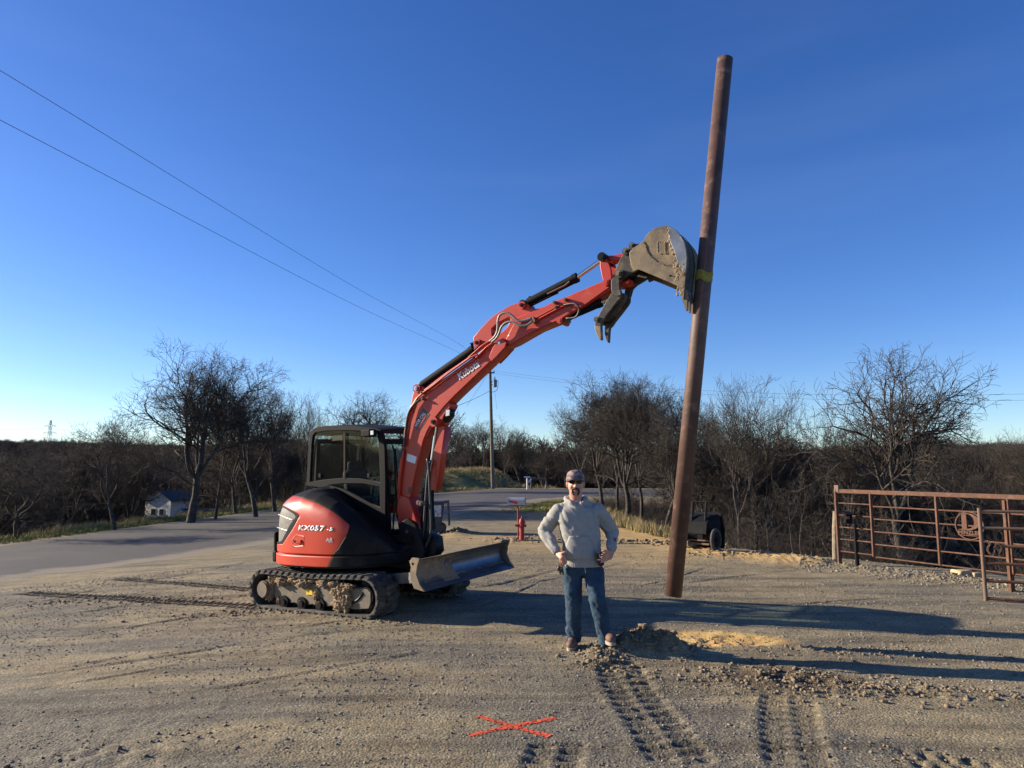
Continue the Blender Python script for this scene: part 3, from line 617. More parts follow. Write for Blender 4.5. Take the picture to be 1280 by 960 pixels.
trees = [
 ('lean', 148, 27, 507, 'dark bare oak leaning left, its crown just left of the tallest tree on the left', 105, 0),
 ('big', 240, 30, 421, 'tallest bare oak on the left, broad crown rising above the white gabled house', 165, 3.44),
 ('tall', 272, 32, 452, 'upright bare oak touching the right side of the tallest left oak', 80, 1.9),
 ('wide', 346, 37, 476, 'bare oak between the pale-trunked oak and the narrow tree by the cab', 85, 3.9),
 ('oak2', 322, 33, 470, 'bare oak with pale lit trunk on the grass strip just left of the cab', 105, 1.0),
 ('oak3', 296, 36, 500, 'shorter bare oak crowded between the tallest left oak and the one on the grass bank', 90, 2.0),
 ('tall', 382, 40, 484, 'narrow bare tree just left of the excavator cab', 60, .5),
 ('wide', 452, 55, 481, 'rounded bare oak rising right above the excavator cab roof', 100, 2.6),
 ('oak3', 160, 40, 520, 'low dark oak behind the gap left of the tallest left tree', 80, 4.0),
 ('oak2', 95, 34, 548, 'low bare oak at the left, under the distant pylon', 120, 3.0),
 ('lean', 30, 24, 560, 'low spreading oak at the far left edge of the photo', 150, 2.2),
 ('upright', 566, 70, 512, 'upright bare tree on the bank, nearest the boom cylinder', 46, 0),
 ('upright', 588, 74, 515, 'upright bare tree on the bank just left of the utility pole', 44, 1.5),
 ('tall', 604, 78, 522, 'thin bare tree on the bank directly behind the utility pole', 36, 2.5),
 ('upright', 630, 76, 514, 'upright bare tree on the bank just right of the utility pole', 52, 3.6),
 ('round', 653, 80, 541, 'small rounded bare tree beyond the far white mailbox', 56, .2),
 ('round', 753, 33, 468, 'bare oak with straight trunk just right of the man\'s head', 95, .6),
 ('big', 783, 29, 452, 'full bare oak with two pale trunks between the man and the leaning pipe', 120, 2.0),
 ('oak2', 828, 27, 476, 'bare oak with a forked leaning trunk just left of the leaning pipe', 95, 4.4),
 ('oak3', 722, 40, 492, 'bare oak with a low crown right above the man\'s cap', 70, 3.3),
 ('oak2', 771, 37, 486, 'bare oak behind and left of the two pale-trunked oaks right of the man', 80, 2.9),
 ('round', 801, 32, 470, 'bare oak between the pale-trunked oaks and the forked leaning one', 80, 1.3),
 ('oak3', 850, 25, 492, 'bare oak immediately left of the leaning pipe', 80, 0.4),
 ('tall', 922, 21, 458, 'tall bare oak just right of the leaning pipe', 110, 3.0),
 ('oak3', 962, 24, 470, 'bare oak with an open top between the tall oak by the pipe and the gate', 70, 1.1),
 ('oak2', 885, 30, 500, 'bare oak partly hidden behind the leaning pipe', 90, 5.1),
 ('wide', 1135, 19, 414, 'tallest bare oak on the right, standing behind the rusty gate', 235, 2.76),
 ('oak3', 1055, 22, 490, 'bare oak behind the left end of the rusty gate', 105, 2.4),
 ('round', 1010, 27, 535, 'low dense oak left of the wooden gate post', 80, 4.1),
 ('round', 1190, 30, 534, 'rounded low oak behind the gate, right of the tallest right oak', 100, 1.9),
 ('oak2', 1262, 27, 530, 'bare oak above the gate at the right edge of the photo', 110, 3.5),
]
for k, px, Y_, ty, lab, wpx, rot in trees: put_tree(k, px, Y_, ty, lab, wpx=wpx, rot=rot)
for px, Y_, ty, lab in [(942, 15.9, 600, 'young slim tree with pale trunk just right of the tipped black cart'), (990, 16.0, 585, 'left one of two white-trunked saplings left of the wooden post'), (1000, 16.3, 575, 'right one of two white-trunked saplings left of the wooden post'), (1012, 15.6, 640, 'short pale sapling with low fork beside the wooden post'), (1098, 15.4, 640, 'slim pale sapling seen through the gate bars')]:
    put_tree('slim', px, Y_, ty, lab, 'sapling', 'sapling', rot=px * .7)
rt = random.Random(3)
def house_view(x, y, ymax=70):
    px = 640 + 905 * x / y; return (px > 178) & (px < 256) & (y < ymax) & (x < 0)
n_w = 0
for k in range(165):          # the oaks behind, which nothing in the photo tells apart
    side = rt.random()
    if k < 34: px = rt.uniform(-60, 400); Y_ = rt.uniform(38, 95); ty = rt.uniform(545, 572)
    elif k < 46: px = rt.uniform(480, 720); Y_ = rt.uniform(85, 130); ty = rt.uniform(552, 570)
    elif k < 58: px = rt.uniform(345, 480); Y_ = rt.uniform(60, 100); ty = rt.uniform(520, 560)
    elif k < 92: px = rt.uniform(690, 1340); Y_ = rt.uniform(68, 130); ty = rt.uniform(538, 566)
    elif k >= 155: px = rt.uniform(225, 380); Y_ = rt.uniform(42, 52); ty = rt.uniform(530, 575)
    elif k >= 135: px = rt.uniform(-40, 330); Y_ = rt.uniform(24, 44); ty = rt.uniform(556, 600)
    elif k >= 120: px = rt.uniform(120, 400); Y_ = rt.uniform(41, 60); ty = rt.uniform(530, 560)
    else: px = rt.uniform(860, 1340); Y_ = rt.uniform(24, 42); ty = rt.uniform(540, 600)
    p = at(px, 600, Y_)
    if sdf(np.array([p.x]), np.array([float(Y_)]), road_poly)[0] < 2.5 or sdf(np.array([p.x]), np.array([float(Y_)]), plateau)[0] < .8 or (150 < px < 278 and Y_ < 112): continue
    put_tree(rt.choice(['oak2', 'oak3', 'round', 'wide', 'lean', 'tall']), px, Y_, ty, 'bare brown oak of the wood filling the slopes behind', group='bare oaks of the wood behind', rot=rt.uniform(0, 6.28)); n_w += 1

# ---- stuff: far woods, undergrowth (point-instanced)
def gn_scatter(name, pts, scales, rots, src_meshes, mat, minp=0):
    me = bpy.data.meshes.new(name); me.vertices.add(len(pts)); me.vertices.foreach_set('co', np.asarray(pts, np.float32).ravel())
    a = me.attributes.new('sc', 'FLOAT', 'POINT'); a.data.foreach_set('value', np.asarray(scales, np.float32))
    a = me.attributes.new('rot', 'FLOAT', 'POINT'); a.data.foreach_set('value', np.asarray(rots, np.float32))
    o = bpy.data.objects.new(name, me); col.objects.link(o); o['kind'] = 'stuff'
    src = bpy.data.collections.new(name + '_forms')
    for m_ in src_meshes: q_ = bpy.data.objects.new('form', m_); src.objects.link(q_)
    ng = bpy.data.node_groups.new(name, 'GeometryNodeTree'); ng.interface.new_socket('Geometry', in_out='INPUT', socket_type='NodeSocketGeometry'); ng.interface.new_socket('Geometry', in_out='OUTPUT', socket_type='NodeSocketGeometry')
    gi, go = ng.nodes.new('NodeGroupInput'), ng.nodes.new('NodeGroupOutput'); ip = ng.nodes.new('GeometryNodeInstanceOnPoints'); ci = ng.nodes.new('GeometryNodeCollectionInfo')
    ci.inputs['Collection'].default_value = src; ci.inputs['Separate Children'].default_value = True; ci.inputs['Reset Children'].default_value = True
    ip.inputs['Pick Instance'].default_value = True
    na = ng.nodes.new('GeometryNodeInputNamedAttribute'); na.data_type = 'FLOAT'; na.inputs['Name'].default_value = 'sc'
    nr = ng.nodes.new('GeometryNodeInputNamedAttribute'); nr.data_type = 'FLOAT'; nr.inputs['Name'].default_value = 'rot'; cx = ng.nodes.new('ShaderNodeCombineXYZ')
    ng.links.new(gi.outputs[0], ip.inputs['Points']); ng.links.new(ci.outputs[0], ip.inputs['Instance']); ng.links.new(na.outputs['Attribute'], ip.inputs['Scale']); ng.links.new(nr.outputs['Attribute'], cx.inputs[2])
    ng.links.new(cx.outputs[0], ip.inputs['Rotation']); ng.links.new(ip.outputs[0], go.inputs[0])
    md = o.modifiers.new('scatter', 'NODES'); md.node_group = ng; return o
far_forms = []
for s_ in (5, 6, 7):
    a, b_ = gen_tree(seed=s_, height=7.5, spread=1.0, trunk_h=.2, forks=5, trunk_r=.2, levels=4, density=1.1, minr=.03); m_ = joinm(a, b_); m_.materials.clear(); m_.materials.append(M['farwood']); far_forms.append(m_)
n = 9000; an = np.radians(rng.uniform(-40, 40, n)); r = 100 + 480 * rng.power(1.5, n); xs, ys = r * np.sin(an), r * np.cos(an)
kp = (sdf(xs, ys, plateau) > 4) & ~house_view(xs, ys, 150); xs, ys = xs[kp], ys[kp]
hs = xs * 0
gn_scatter('far_woods', np.stack([xs, ys, TB(xs, ys)], -1), rng.uniform(.7, 1.15, len(xs)), rng.uniform(0, 6.3, len(xs)), far_forms, None)
bush = []
for s_ in (1, 2, 3):
    tb = Tubes(); rg = random.Random(s_)
    for k in range(46):
        a = rg.uniform(0, 6.28); p = Vector((rg.gauss(0, .25), rg.gauss(0, .25), -.1)); d = Vector((math.cos(a) * rg.uniform(.1, .9), math.sin(a) * rg.uniform(.1, .9), 1)).normalized(); pts = [p.copy()]
        L_ = rg.uniform(.7, 1.7)
        for q_ in range(5): d = (d + Vector((rg.gauss(0, .22), rg.gauss(0, .22), rg.gauss(0, .15)))).normalized(); p = p + d * L_ / 5; pts.append(p.copy())
        tb.add([tuple(v) for v in pts], list(np.linspace(.010, .004, 6)), 3)
        for q_ in range(5):
            i_ = rg.randint(1, 5); p2 = pts[i_]; d2 = (d + Vector((rg.gauss(0, .8), rg.gauss(0, .8), rg.gauss(0, .4)))).normalized(); tb.add([tuple(p2), tuple(p2 + d2 * .18), tuple(p2 + d2 * .33 + Vector((0, 0, .05)))], [.005, .004, .003], 3)
    m_ = tb.mesh('brush'); m_.materials.append(M['twig']); bush.append(m_)
n = 3600; xs = np.concatenate([rng.uniform(-34, -8, n // 2), rng.uniform(3, 34, n // 2)]); ys = rng.uniform(7, 62, n)
d_ = sdf(xs, ys, plateau); kp = (d_ > np.where(xs < 0, 1.4, .7)) & (d_ < 26) & ~house_view(xs, ys, 115); xs, ys, d_ = xs[kp], ys[kp], d_[kp]
kp = ~((xs < -4) & (ys > 30) & (d_ < 2.2)) & ~((xs < 8) & (xs > 0) & (ys > 18) & (ys < 34) & (d_ < 2.2)); xs, ys = xs[kp], ys[kp]
gn_scatter('undergrowth', np.stack([xs, ys, TB(xs, ys)], -1), rng.uniform(.35, .85, len(xs)), rng.uniform(0, 6.3, len(xs)), bush, None)
# leaf litter / dead leaves caught in the brush is left to the ground's colour

# ---- grass (stuff): blades as one mesh
def grass(name, xs, ys, h, mat, blades=9, seed=1, w=.0038):
    rg = np.random.default_rng(seed); n = len(xs); z = TZ(xs, ys); N = n * blades
    bx = np.repeat(xs, blades) + rg.normal(0, .04, N); by = np.repeat(ys, blades) + rg.normal(0, .04, N); bz = np.repeat(z, blades) - .01; hh = np.repeat(h, blades) * rg.uniform(.5, 1.2, N)
    a = rg.uniform(0, 6.28, N); ln = rg.uniform(.1, .7, N) * hh; wx, wy = np.cos(a) * w, np.sin(a) * w; lx, ly = -np.sin(a) * ln, np.cos(a) * ln
    wsc = np.repeat(1 + np.hypot(xs, ys) * .05, blades); wx, wy = wx * wsc, wy * wsc
    P = np.stack([np.stack([bx - wx, by - wy, bz], -1), np.stack([bx + wx, by + wy, bz], -1), np.stack([bx + lx * .4 + wx * .7, by + ly * .4 + wy * .7, bz + hh * .6], -1), np.stack([bx + lx * .4 - wx * .7, by + ly * .4 - wy * .7, bz + hh * .6], -1), np.stack([bx + lx, by + ly, bz + hh], -1)], 1).reshape(-1, 3)
    i_ = np.arange(N) * 5; Q = np.stack([i_, i_ + 1, i_ + 2, i_ + 3, i_ + 3, i_ + 2, i_ + 4], -1).ravel(); cn = np.tile([4, 3], N)
    me = np_mesh(name, P, Q, cn); o = mk(name, me, mat); o['kind'] = 'stuff'; return o
gmt = pm('green_grass', (.15, .17, .045), (.30, .27, .10), 1.4, .8, lo=.4, hi=.6); dmt = pm('dry_grass', (.24, .19, .085), (.38, .31, .16), 1.4, .85)
for m_ in (gmt, dmt): m_.node_tree.nodes['Principled BSDF'].inputs['Specular IOR Level'].default_value = .2
ob = cr2(outer[:9], 30); idx = rng.integers(60, len(ob) - 1, 6500); off = rng.uniform(.1, 1.7, 6500)
xs = ob[idx, 0] - off + rng.normal(0, .15, 6500); ys = ob[idx, 1] + rng.normal(0, .3, 6500)
grass('grass', xs, ys, .07 + .09 * rng.random(6500), gmt, 8, 2)
n = 9000; idx = rng.integers(60, len(ob) - 1, n); off = rng.uniform(.9, 4.0, n); xs = ob[idx, 0] - off; ys = ob[idx, 1] + rng.normal(0, .3, n)
kp = rng.random(n) < np.where(ys > 26, 1, .5) * (fbm(xs, ys, 3, 2) > .42); grass('dry_grass', xs[kp], ys[kp], .12 + .22 * rng.random(kp.sum()), dmt, 8, 3)
n = 9000; xs = rng.uniform(-16, 4, n); ys = rng.uniform(40, 75, n); d_ = sdf(xs, ys, plateau); kp = (d_ > 0) & (d_ < 9); grass('bank_grass', xs[kp], ys[kp], .2 + .25 * rng.random(kp.sum()), dmt, 9, 4)
n = 5200; xs = rng.normal(5.6, 1.6, n); ys = rng.uniform(19, 36, n); d_ = sdf(xs, ys, plateau); kp = (d_ > -.2) & (d_ < 4); grass('berm_grass', xs[kp], ys[kp], .15 + .3 * rng.random(kp.sum()), dmt, 13, 5)
n = 2500; xs = rng.normal(2.0, 1.2, n); ys = rng.uniform(30, 42, n); kp = (sdf(xs, ys, road_poly) > .3); grass('corner_grass', xs[kp], ys[kp], .05 + .08 * rng.random(kp.sum()), gmt, 8, 6)
n = 5000; xs = rng.uniform(4, 16, n); ys = rng.uniform(12, 22, n); d_ = sdf(xs, ys, plateau); kp = (d_ > .6) & (d_ < 5) & (fbm(xs, ys, 8, 2) > .5); grass('pocket_grass', xs[kp], ys[kp], .08 + .15 * rng.random(kp.sum()), gmt, 7, 7)
# ------------------------------------------------------------------ house, pylon, pole, wires
def V3(*a): return Vector(a)
def gzp(px, py_hint, Y): p = at(px, 600, Y); return V3(p.x, Y, tz(p.x, Y))
def build_house():
    Y = next((y for y in range(36, 118) if float(TB(np.array([at(214, 647, y).x]), np.array([float(y)]))[0]) > at(214, 647, y).z), 100); Y = max(Y, 50); c = at(213, 643, Y); zc = at(214, 642, Y).z; k = Y / 74; w, l, h = 3.3 * k, 4.5, 1.45 * k; R = Matrix.Rotation(math.radians(-20), 3, 'Z')
    o = thing('cottage', 'small white gabled house down in the trees on the left', 'house', (c.x, Y, zc - 1.2))
    P = lambda x, y, z: V3(c.x, Y, zc) + R @ V3(x, y, z)
    bm = bmesh.new(); prof = [(-w / 2, -1.2), (w / 2, -1.2), (w / 2, h), (0, h + 1.15), (-w / 2, h)]
    loft(bm, [[P(x, y, z) for x, z in prof] for y in (-l / 2, l / 2)]); mk('wall', bm_mesh(bm), M['housewhite'], o)
    rf = bmesh.new()
    for sx in (-1, 1):
        a = [P(0, -l / 2 - .3, h + 1.28), P(0, l / 2 + .3, h + 1.28), P(sx * (w / 2 + .35), l / 2 + .3, h - .12), P(sx * (w / 2 + .35), -l / 2 - .3, h - .12)]; b_ = [p + V3(0, 0, -.1) for p in a]
        loft(rf, [a, b_])
    mk('roof', bm_mesh(rf), M['roof'], o)
    for x, z, sx, sz in ((-.75, .35, .7, .8), (.7, .35, .7, .8)):
        bm = bmesh.new(); box(bm, P(x, -l / 2 - .02, z), (sx, .06, sz), R); mk('window', bm_mesh(bm), M['windark'], o)
    bm = bmesh.new(); box(bm, P(5.2, 1, -.2), (4.5, 3, 1.6), R); sh = tag(mk('shed', bm_mesh(bm), M['xfmr'], loc=P(4, 1, -1)), 'long pale grey-blue shed right of the white gabled house', 'shed')
    bm = bmesh.new(); box(bm, P(5.2, .9, .68), (4.9, 3.4, .12), R); mk('roof', bm_mesh(bm), M['roof'], sh)
build_house()
def build_pylon():
    Y = 620; b0 = at(61, 560, Y); b0.z = float(TB(np.array([b0.x]), np.array([float(Y)]))[0]); top = at(61, 525, Y).z; H_ = top - b0.z
    o = thing('lattice_pylon', 'distant steel lattice power pylon on the left horizon', 'pylon', tuple(b0)); bm = bmesh.new()
    lv = [0, .25, .45, .62, .75, .86, 1]; wd = [3.4, 2.4, 1.7, 1.2, 1.0, .9, .5]
    C_ = [[b0 + V3(sx * w, sy * w, H_ * t) for sx, sy in ((-1, -1), (1, -1), (1, 1), (-1, 1))] for t, w in zip(lv, wd)]
    for a, b_ in zip(C_, C_[1:]):
        for k in range(4): tube(bm, [a[k], b_[k]], .16, 4); tube(bm, [a[k], b_[(k + 1) % 4]], .10, 4); tube(bm, [a[(k + 1) % 4], b_[k]], .10, 4)
    mk('mast', bm_mesh(bm), M['pylon'], o)
    for t, w in ((.70, 6), (.86, 5.2)):
        bm = bmesh.new(); z = b0.z + H_ * t; tube(bm, [V3(b0.x - w, Y, z), V3(b0.x + w, Y, z)], .2, 4); tube(bm, [V3(b0.x - w, Y, z), V3(b0.x, Y, z + 1.6), V3(b0.x + w, Y, z)], .12, 4)
        for s_ in (-1, 1): tube(bm, [V3(b0.x + s_ * w * .95, Y, z), V3(b0.x + s_ * w * .95, Y, z - 1.4)], .14, 4)
        mk('crossarm', bm_mesh(bm), M['pylon'], o)
    return b0, H_
pyl, pylH = build_pylon()
def wire(pts_, r, label, sag=0., cat='power line', mat='wire', group=None, name='power_line'):
    a, b_ = Vector(pts_[0]), Vector(pts_[1]); pts = []
    for k in range(33): t = k / 32; p = a.lerp(b_, t); p.z -= 4 * sag * t * (1 - t); pts.append(p)
    bm = bmesh.new(); tube(bm, pts, r, 5); return tag(mk(name, bm_mesh(bm), M[mat], loc=a), label, cat, group)
wire((V3(pyl.x - 5, 620, pyl.z + pylH * .80), V3(-620, 560, 34)), .07, 'upper faint cable running left from the distant pylon', 2, mat='pylon')
wire((V3(pyl.x + 5, 620, pyl.z + pylH * .80), V3(-250, 640, 12)), .07, 'faint cable running right from the distant pylon into the trees', 2, mat='pylon')
wire((V3(pyl.x - 5, 620, pyl.z + pylH * .66), V3(-620, 560, 26)), .07, 'lower faint cable running left from the distant pylon', 2, mat='pylon')
PY = 62.; ptop = at(612.5, 462, PY); pbx = at(616.3, 596, PY)
def build_pole():
    z0 = tz(pbx.x, PY); base = V3(pbx.x, PY, z0)
    o = thing('utility_pole', 'wooden utility pole with a grey transformer, standing on the grassy bank behind the boom', 'utility pole', base)
    bm = bmesh.new(); tube(bm, [base - V3(0, 0, .3), ptop], [.17, .12], 12); mk('pole', bm_mesh(bm), M['pole'], o)
    tx = at(618.3, 479, PY) + V3(.02, -.1, 0)
    bm = bmesh.new(); tube(bm, [tx - V3(0, 0, .35), tx + V3(0, 0, .22), tx + V3(0, 0, .27), tx + V3(0, 0, .30)], [.19, .19, .21, .12], 16)
    t = mk('transformer', bm_mesh(bm), M['xfmr'], o, smooth=False)
    bm = bmesh.new(); tube(bm, [tx + V3(0, 0, .28), tx + V3(0, 0, .55)], [.05, .035], 8); mk('bushing', bm_mesh(bm), M['greydecal'], t)
    bm = bmesh.new(); 
    for dz in (-.15, .12): box(bm, tx + V3(-.2, 0, dz), (.3, .08, .06))
    mk('bracket', bm_mesh(bm), M['greydecal'], o)
    bm = bmesh.new(); c = ptop - V3(0, 0, .30); box(bm, c + V3(-.05, -.2, 0), (.9, .1, .12)); 
    for dx in (-.4, .05, .35): tube(bm, [c + V3(dx, -.2, .05), c + V3(dx, -.2, .22)], [.05, .03], 8)
    mk('crossarm', bm_mesh(bm), M['pole'], o)
    bm = bmesh.new(); tube(bm, catmull([tx + V3(.1, 0, .28), tx + V3(.28, 0, .1), tx + V3(.22, 0, -.55), tx + V3(-.05, 0, -.75), V3(ptop.x + .1, PY, tx.z - .8)], 5), .02, 5); mk('lead_wire', bm_mesh(bm), M['wire'], o)
build_pole()
for (px, py), lab, e in (((0, 88), 'upper of the two long wires crossing the sky at the left', (577, 432)), ((0, 150), 'lower of the two long wires crossing the sky at the left', (574, 441))):
    a = at(px, py, 15.); d_ = at(e[0], e[1], 52.) ; d2 = a - (d_ - a) * .25
    mid_ = a.lerp(d_, .5) - V3(0, 0, .25)
    far = ptop + V3(-.3 if py < 100 else .2, 0, -.1 if py < 100 else -.35)
    bm = bmesh.new(); tube(bm, catmull([d2, a, mid_, d_, far], 10), .0075, 5); tag(mk('power_line', bm_mesh(bm), M['wire'], loc=d2), lab, 'power line')
wire((at(558, 512, 40), at(611, 489, PY)), .016, 'thick service cable rising to the utility pole from the left', .1)
wire((at(583, 508, 75), at(611, 466, PY)), .012, 'thin slanting stay wire left of the utility pole')
wire((at(621, 512, PY + .5), at(618.5, 489, PY)), .008, 'thin hanging wire right of the utility pole', name='stay_wire')
wire((ptop + V3(.3, 0, -.1), at(1300, 492, 40)), .007, 'upper thin wire running right from the utility pole behind the pipe', .8)
wire((ptop + V3(.2, 0, -.3), at(1300, 500, 40)), .007, 'lower thin wire running right from the utility pole behind the pipe', .8)
# ------------------------------------------------------------------ mailboxes, hydrant, bin, cart, rail
def mailbox():
    Y = 18.3; t = at(646.5, 631, Y); g = gzp(648.5, 0, Y)
    o = thing('mailbox', 'grey metal mailbox on a thin red post beside the fire hydrant', 'mailbox', g)
    c = t + V3(0, 0, .0); R = Matrix.Rotation(math.radians(-12), 3, 'Z'); bm = bmesh.new(); prof = []
    for k in range(13): a = math.pi * k / 12; prof.append((math.cos(a) * .095, .10 + math.sin(a) * .085))
    prof += [(-.095, 0), (.095, 0)]
    rings = [[c + R @ V3(x, y, z) for y, z in prof] for x in (-.21, -.205, .205, .21)]
    loft(bm, rings); mk('mailbox_body', bm_mesh(bm), M['mailgrey'], o)
    bm = bmesh.new(); loft(bm, [[c + R @ V3(x, y * 1.06, z * 1.03 - .002) for y, z in prof] for x in (-.235, -.208)]); mk('door', bm_mesh(bm), M['mailgrey'], o)
    bm = bmesh.new(); box(bm, c + R @ V3(-.06, -.1, .07), (.17, .006, .07), R @ Matrix.Rotation(math.radians(14), 3, 'Y')); mk('flag', bm_mesh(bm), M['redlet'], o)
    bm = bmesh.new(); box(bm, c + R @ V3(-.16, -.1, .085), (.05, .006, .05), R); mk('lettering', bm_mesh(bm), M['greydecal'], o)
    bm = bmesh.new(); box(bm, c + R @ V3(.0, 0, -.012), (.36, .16, .02), R); mk('shelf', bm_mesh(bm), M['hydrant'], o)
    bm = bmesh.new(); tube(bm, [c + V3(.02, 0, -.02), V3(c.x + .02, Y, g.z + .32), V3(c.x + .0, Y, g.z + .30)], .022, 10); tube(bm, [V3(c.x - .05, Y, g.z + .33), V3(c.x + .12, Y, g.z + .33)], .03, 10); tube(bm, [V3(c.x + .02, Y, g.z - .1), V3(c.x + .02, Y, g.z + .34)], .022, 10)
    mk('post', bm_mesh(bm), M['hydrant'], o)
mailbox()
def hydrant():
    Y = 18.2; g = gzp(652.3, 0, Y); o = thing('fire_hydrant', 'small red fire hydrant next to the red mailbox post', 'hydrant', g)
    h = .60; bm = bmesh.new(); prof = [(-.1, .085), (.02, .085), (.05, .062), (.40, .060), (.41, .085), (.44, .085), (.45, .075), (.49, .07), (.53, .05), (.55, .02), (.59, .018), (.60, .016)]
    tube(bm, [g + V3(0, 0, z) for z, r in prof], [r for z, r in prof], 20); mk('barrel', bm_mesh(bm), M['hydrant'], o, smooth=False)
    for s_ in (-1, 1):
        bm = bmesh.new(); tube(bm, [g + V3(0, 0, .36), g + V3(s_ * .09, 0, .36), g + V3(s_ * .092, 0, .36), g + V3(s_ * .11, 0, .36)], [.03, .03, .042, .042], 12); mk('side_nozzle', bm_mesh(bm), M['hydrant'], o)
    bm = bmesh.new(); tube(bm, [g + V3(0, 0, .34), g + V3(0, -.09, .34), g + V3(0, -.092, .34), g + V3(0, -.12, .34)], [.04, .04, .052, .05], 14); mk('front_nozzle', bm_mesh(bm), M['hydrant'], o)
hydrant()
def far_mailbox():
    Y = 60.; c = at(659, 597, Y); g = gzp(659, 0, Y); o = thing('white_mailbox', 'white mailbox post far across the road', 'mailbox', g)
    bm = bmesh.new(); box(bm, (g.x, Y, (g.z + c.z) / 2 - .1), (.14, .14, c.z - g.z + .2)); mk('post', bm_mesh(bm), M['white'], o)
    bm = bmesh.new(); box(bm, c + V3(0, -.05, .05), (.5, .2, .1)); box(bm, c + V3(.2, -.05, -.25), (.1, .08, .42), Matrix.Rotation(math.radians(40), 3, 'Y')); mk('arm', bm_mesh(bm), M['white'], o)
    bm = bmesh.new(); box(bm, c + V3(.35, 0, .2), (.62, .22, .24)); mk('box', bm_mesh(bm), M['blackmetal'], o); bevel(o.children[-1], .06)
    a, b_ = at(664, 599, 62), at(683, 599.5, 62); g2_ = gzp(683, 0, 62)
    o = thing('steel_rail', 'dark steel rail on a post right of the far white mailbox', 'rail', (b_.x, 62, g2_.z))
    bm = bmesh.new(); tube(bm, [a, b_ + V3(.1, 0, 0)], .06, 8); mk('rail', bm_mesh(bm), M['greydecal'], o)
    for p in (a, b_):
        bm = bmesh.new(); tube(bm, [p + V3(0, 0, .1), V3(p.x, 62, tz(p.x, 62) - .1)], .07, 8); mk('post', bm_mesh(bm), M['greydecal'], o)
far_mailbox()
def wheelie_bin():
    Y = 20.6; g = gzp(541, 0, Y); o = thing('wheeled_bin', 'dark wheeled rubbish bin with its lid hanging open, behind the boom foot', 'bin', g)
    R = Matrix.Rotation(math.radians(4), 3, 'Z'); P = lambda x, y, z: g + R @ V3(x, y, z)
    bm = bmesh.new(); rings = []
    for z, wx, wy in ((.06, .24, .24), (.1, .25, .25), (.86, .33, .31), (.87, .36, .34), (.93, .36, .34)): rings.append([P(sx * wx, sy * wy, z) for sx, sy in ((-1, -1), (1, -1), (1, 1), (-1, 1))])
    loft(bm, rings); b_ = mk('bin_body', bm_mesh(bm), M['bin'], o); bevel(b_, .02)
    for s_ in (-1, 1):
        bm = bmesh.new(); disc(bm, P(.25, s_ * .27, .15), R @ V3(0, 1, 0), .15, .06); w = mk('wheel', bm_mesh(bm), M['tyre'], o); bm = bmesh.new(); disc(bm, P(.25, s_ * .305, .15), R @ V3(0, 1, 0), .06, .02, 12); mk('hub', bm_mesh(bm), M['bin'], w)
    bm = bmesh.new(); tube(bm, [P(.40, -.3, .92), P(.40, .3, .92)], .025, 8); 
    for s_ in (-.28, .28): box(bm, P(.37, s_, .90), (.1, .04, .06), R)
    mk('handle', bm_mesh(bm), M['bin'], o)
    bm = bmesh.new(); loft(bm, [[P(.42 + z * .06 + dx, y, .95 - z) for dx, y in ((0, -.33), (.05, -.31), (.05, .31), (0, .33))] for z in (0, .35, .66, .70)]); l = mk('lid', bm_mesh(bm), M['bin'], o); bevel(l, .015)
    bm = bmesh.new(); box(bm, P(.03, -.318, .66), (.46, .012, .32), R @ Matrix.Rotation(math.radians(-4), 3, 'X')); mk('label', bm_mesh(bm), M['binlabel'], o)
wheelie_bin()
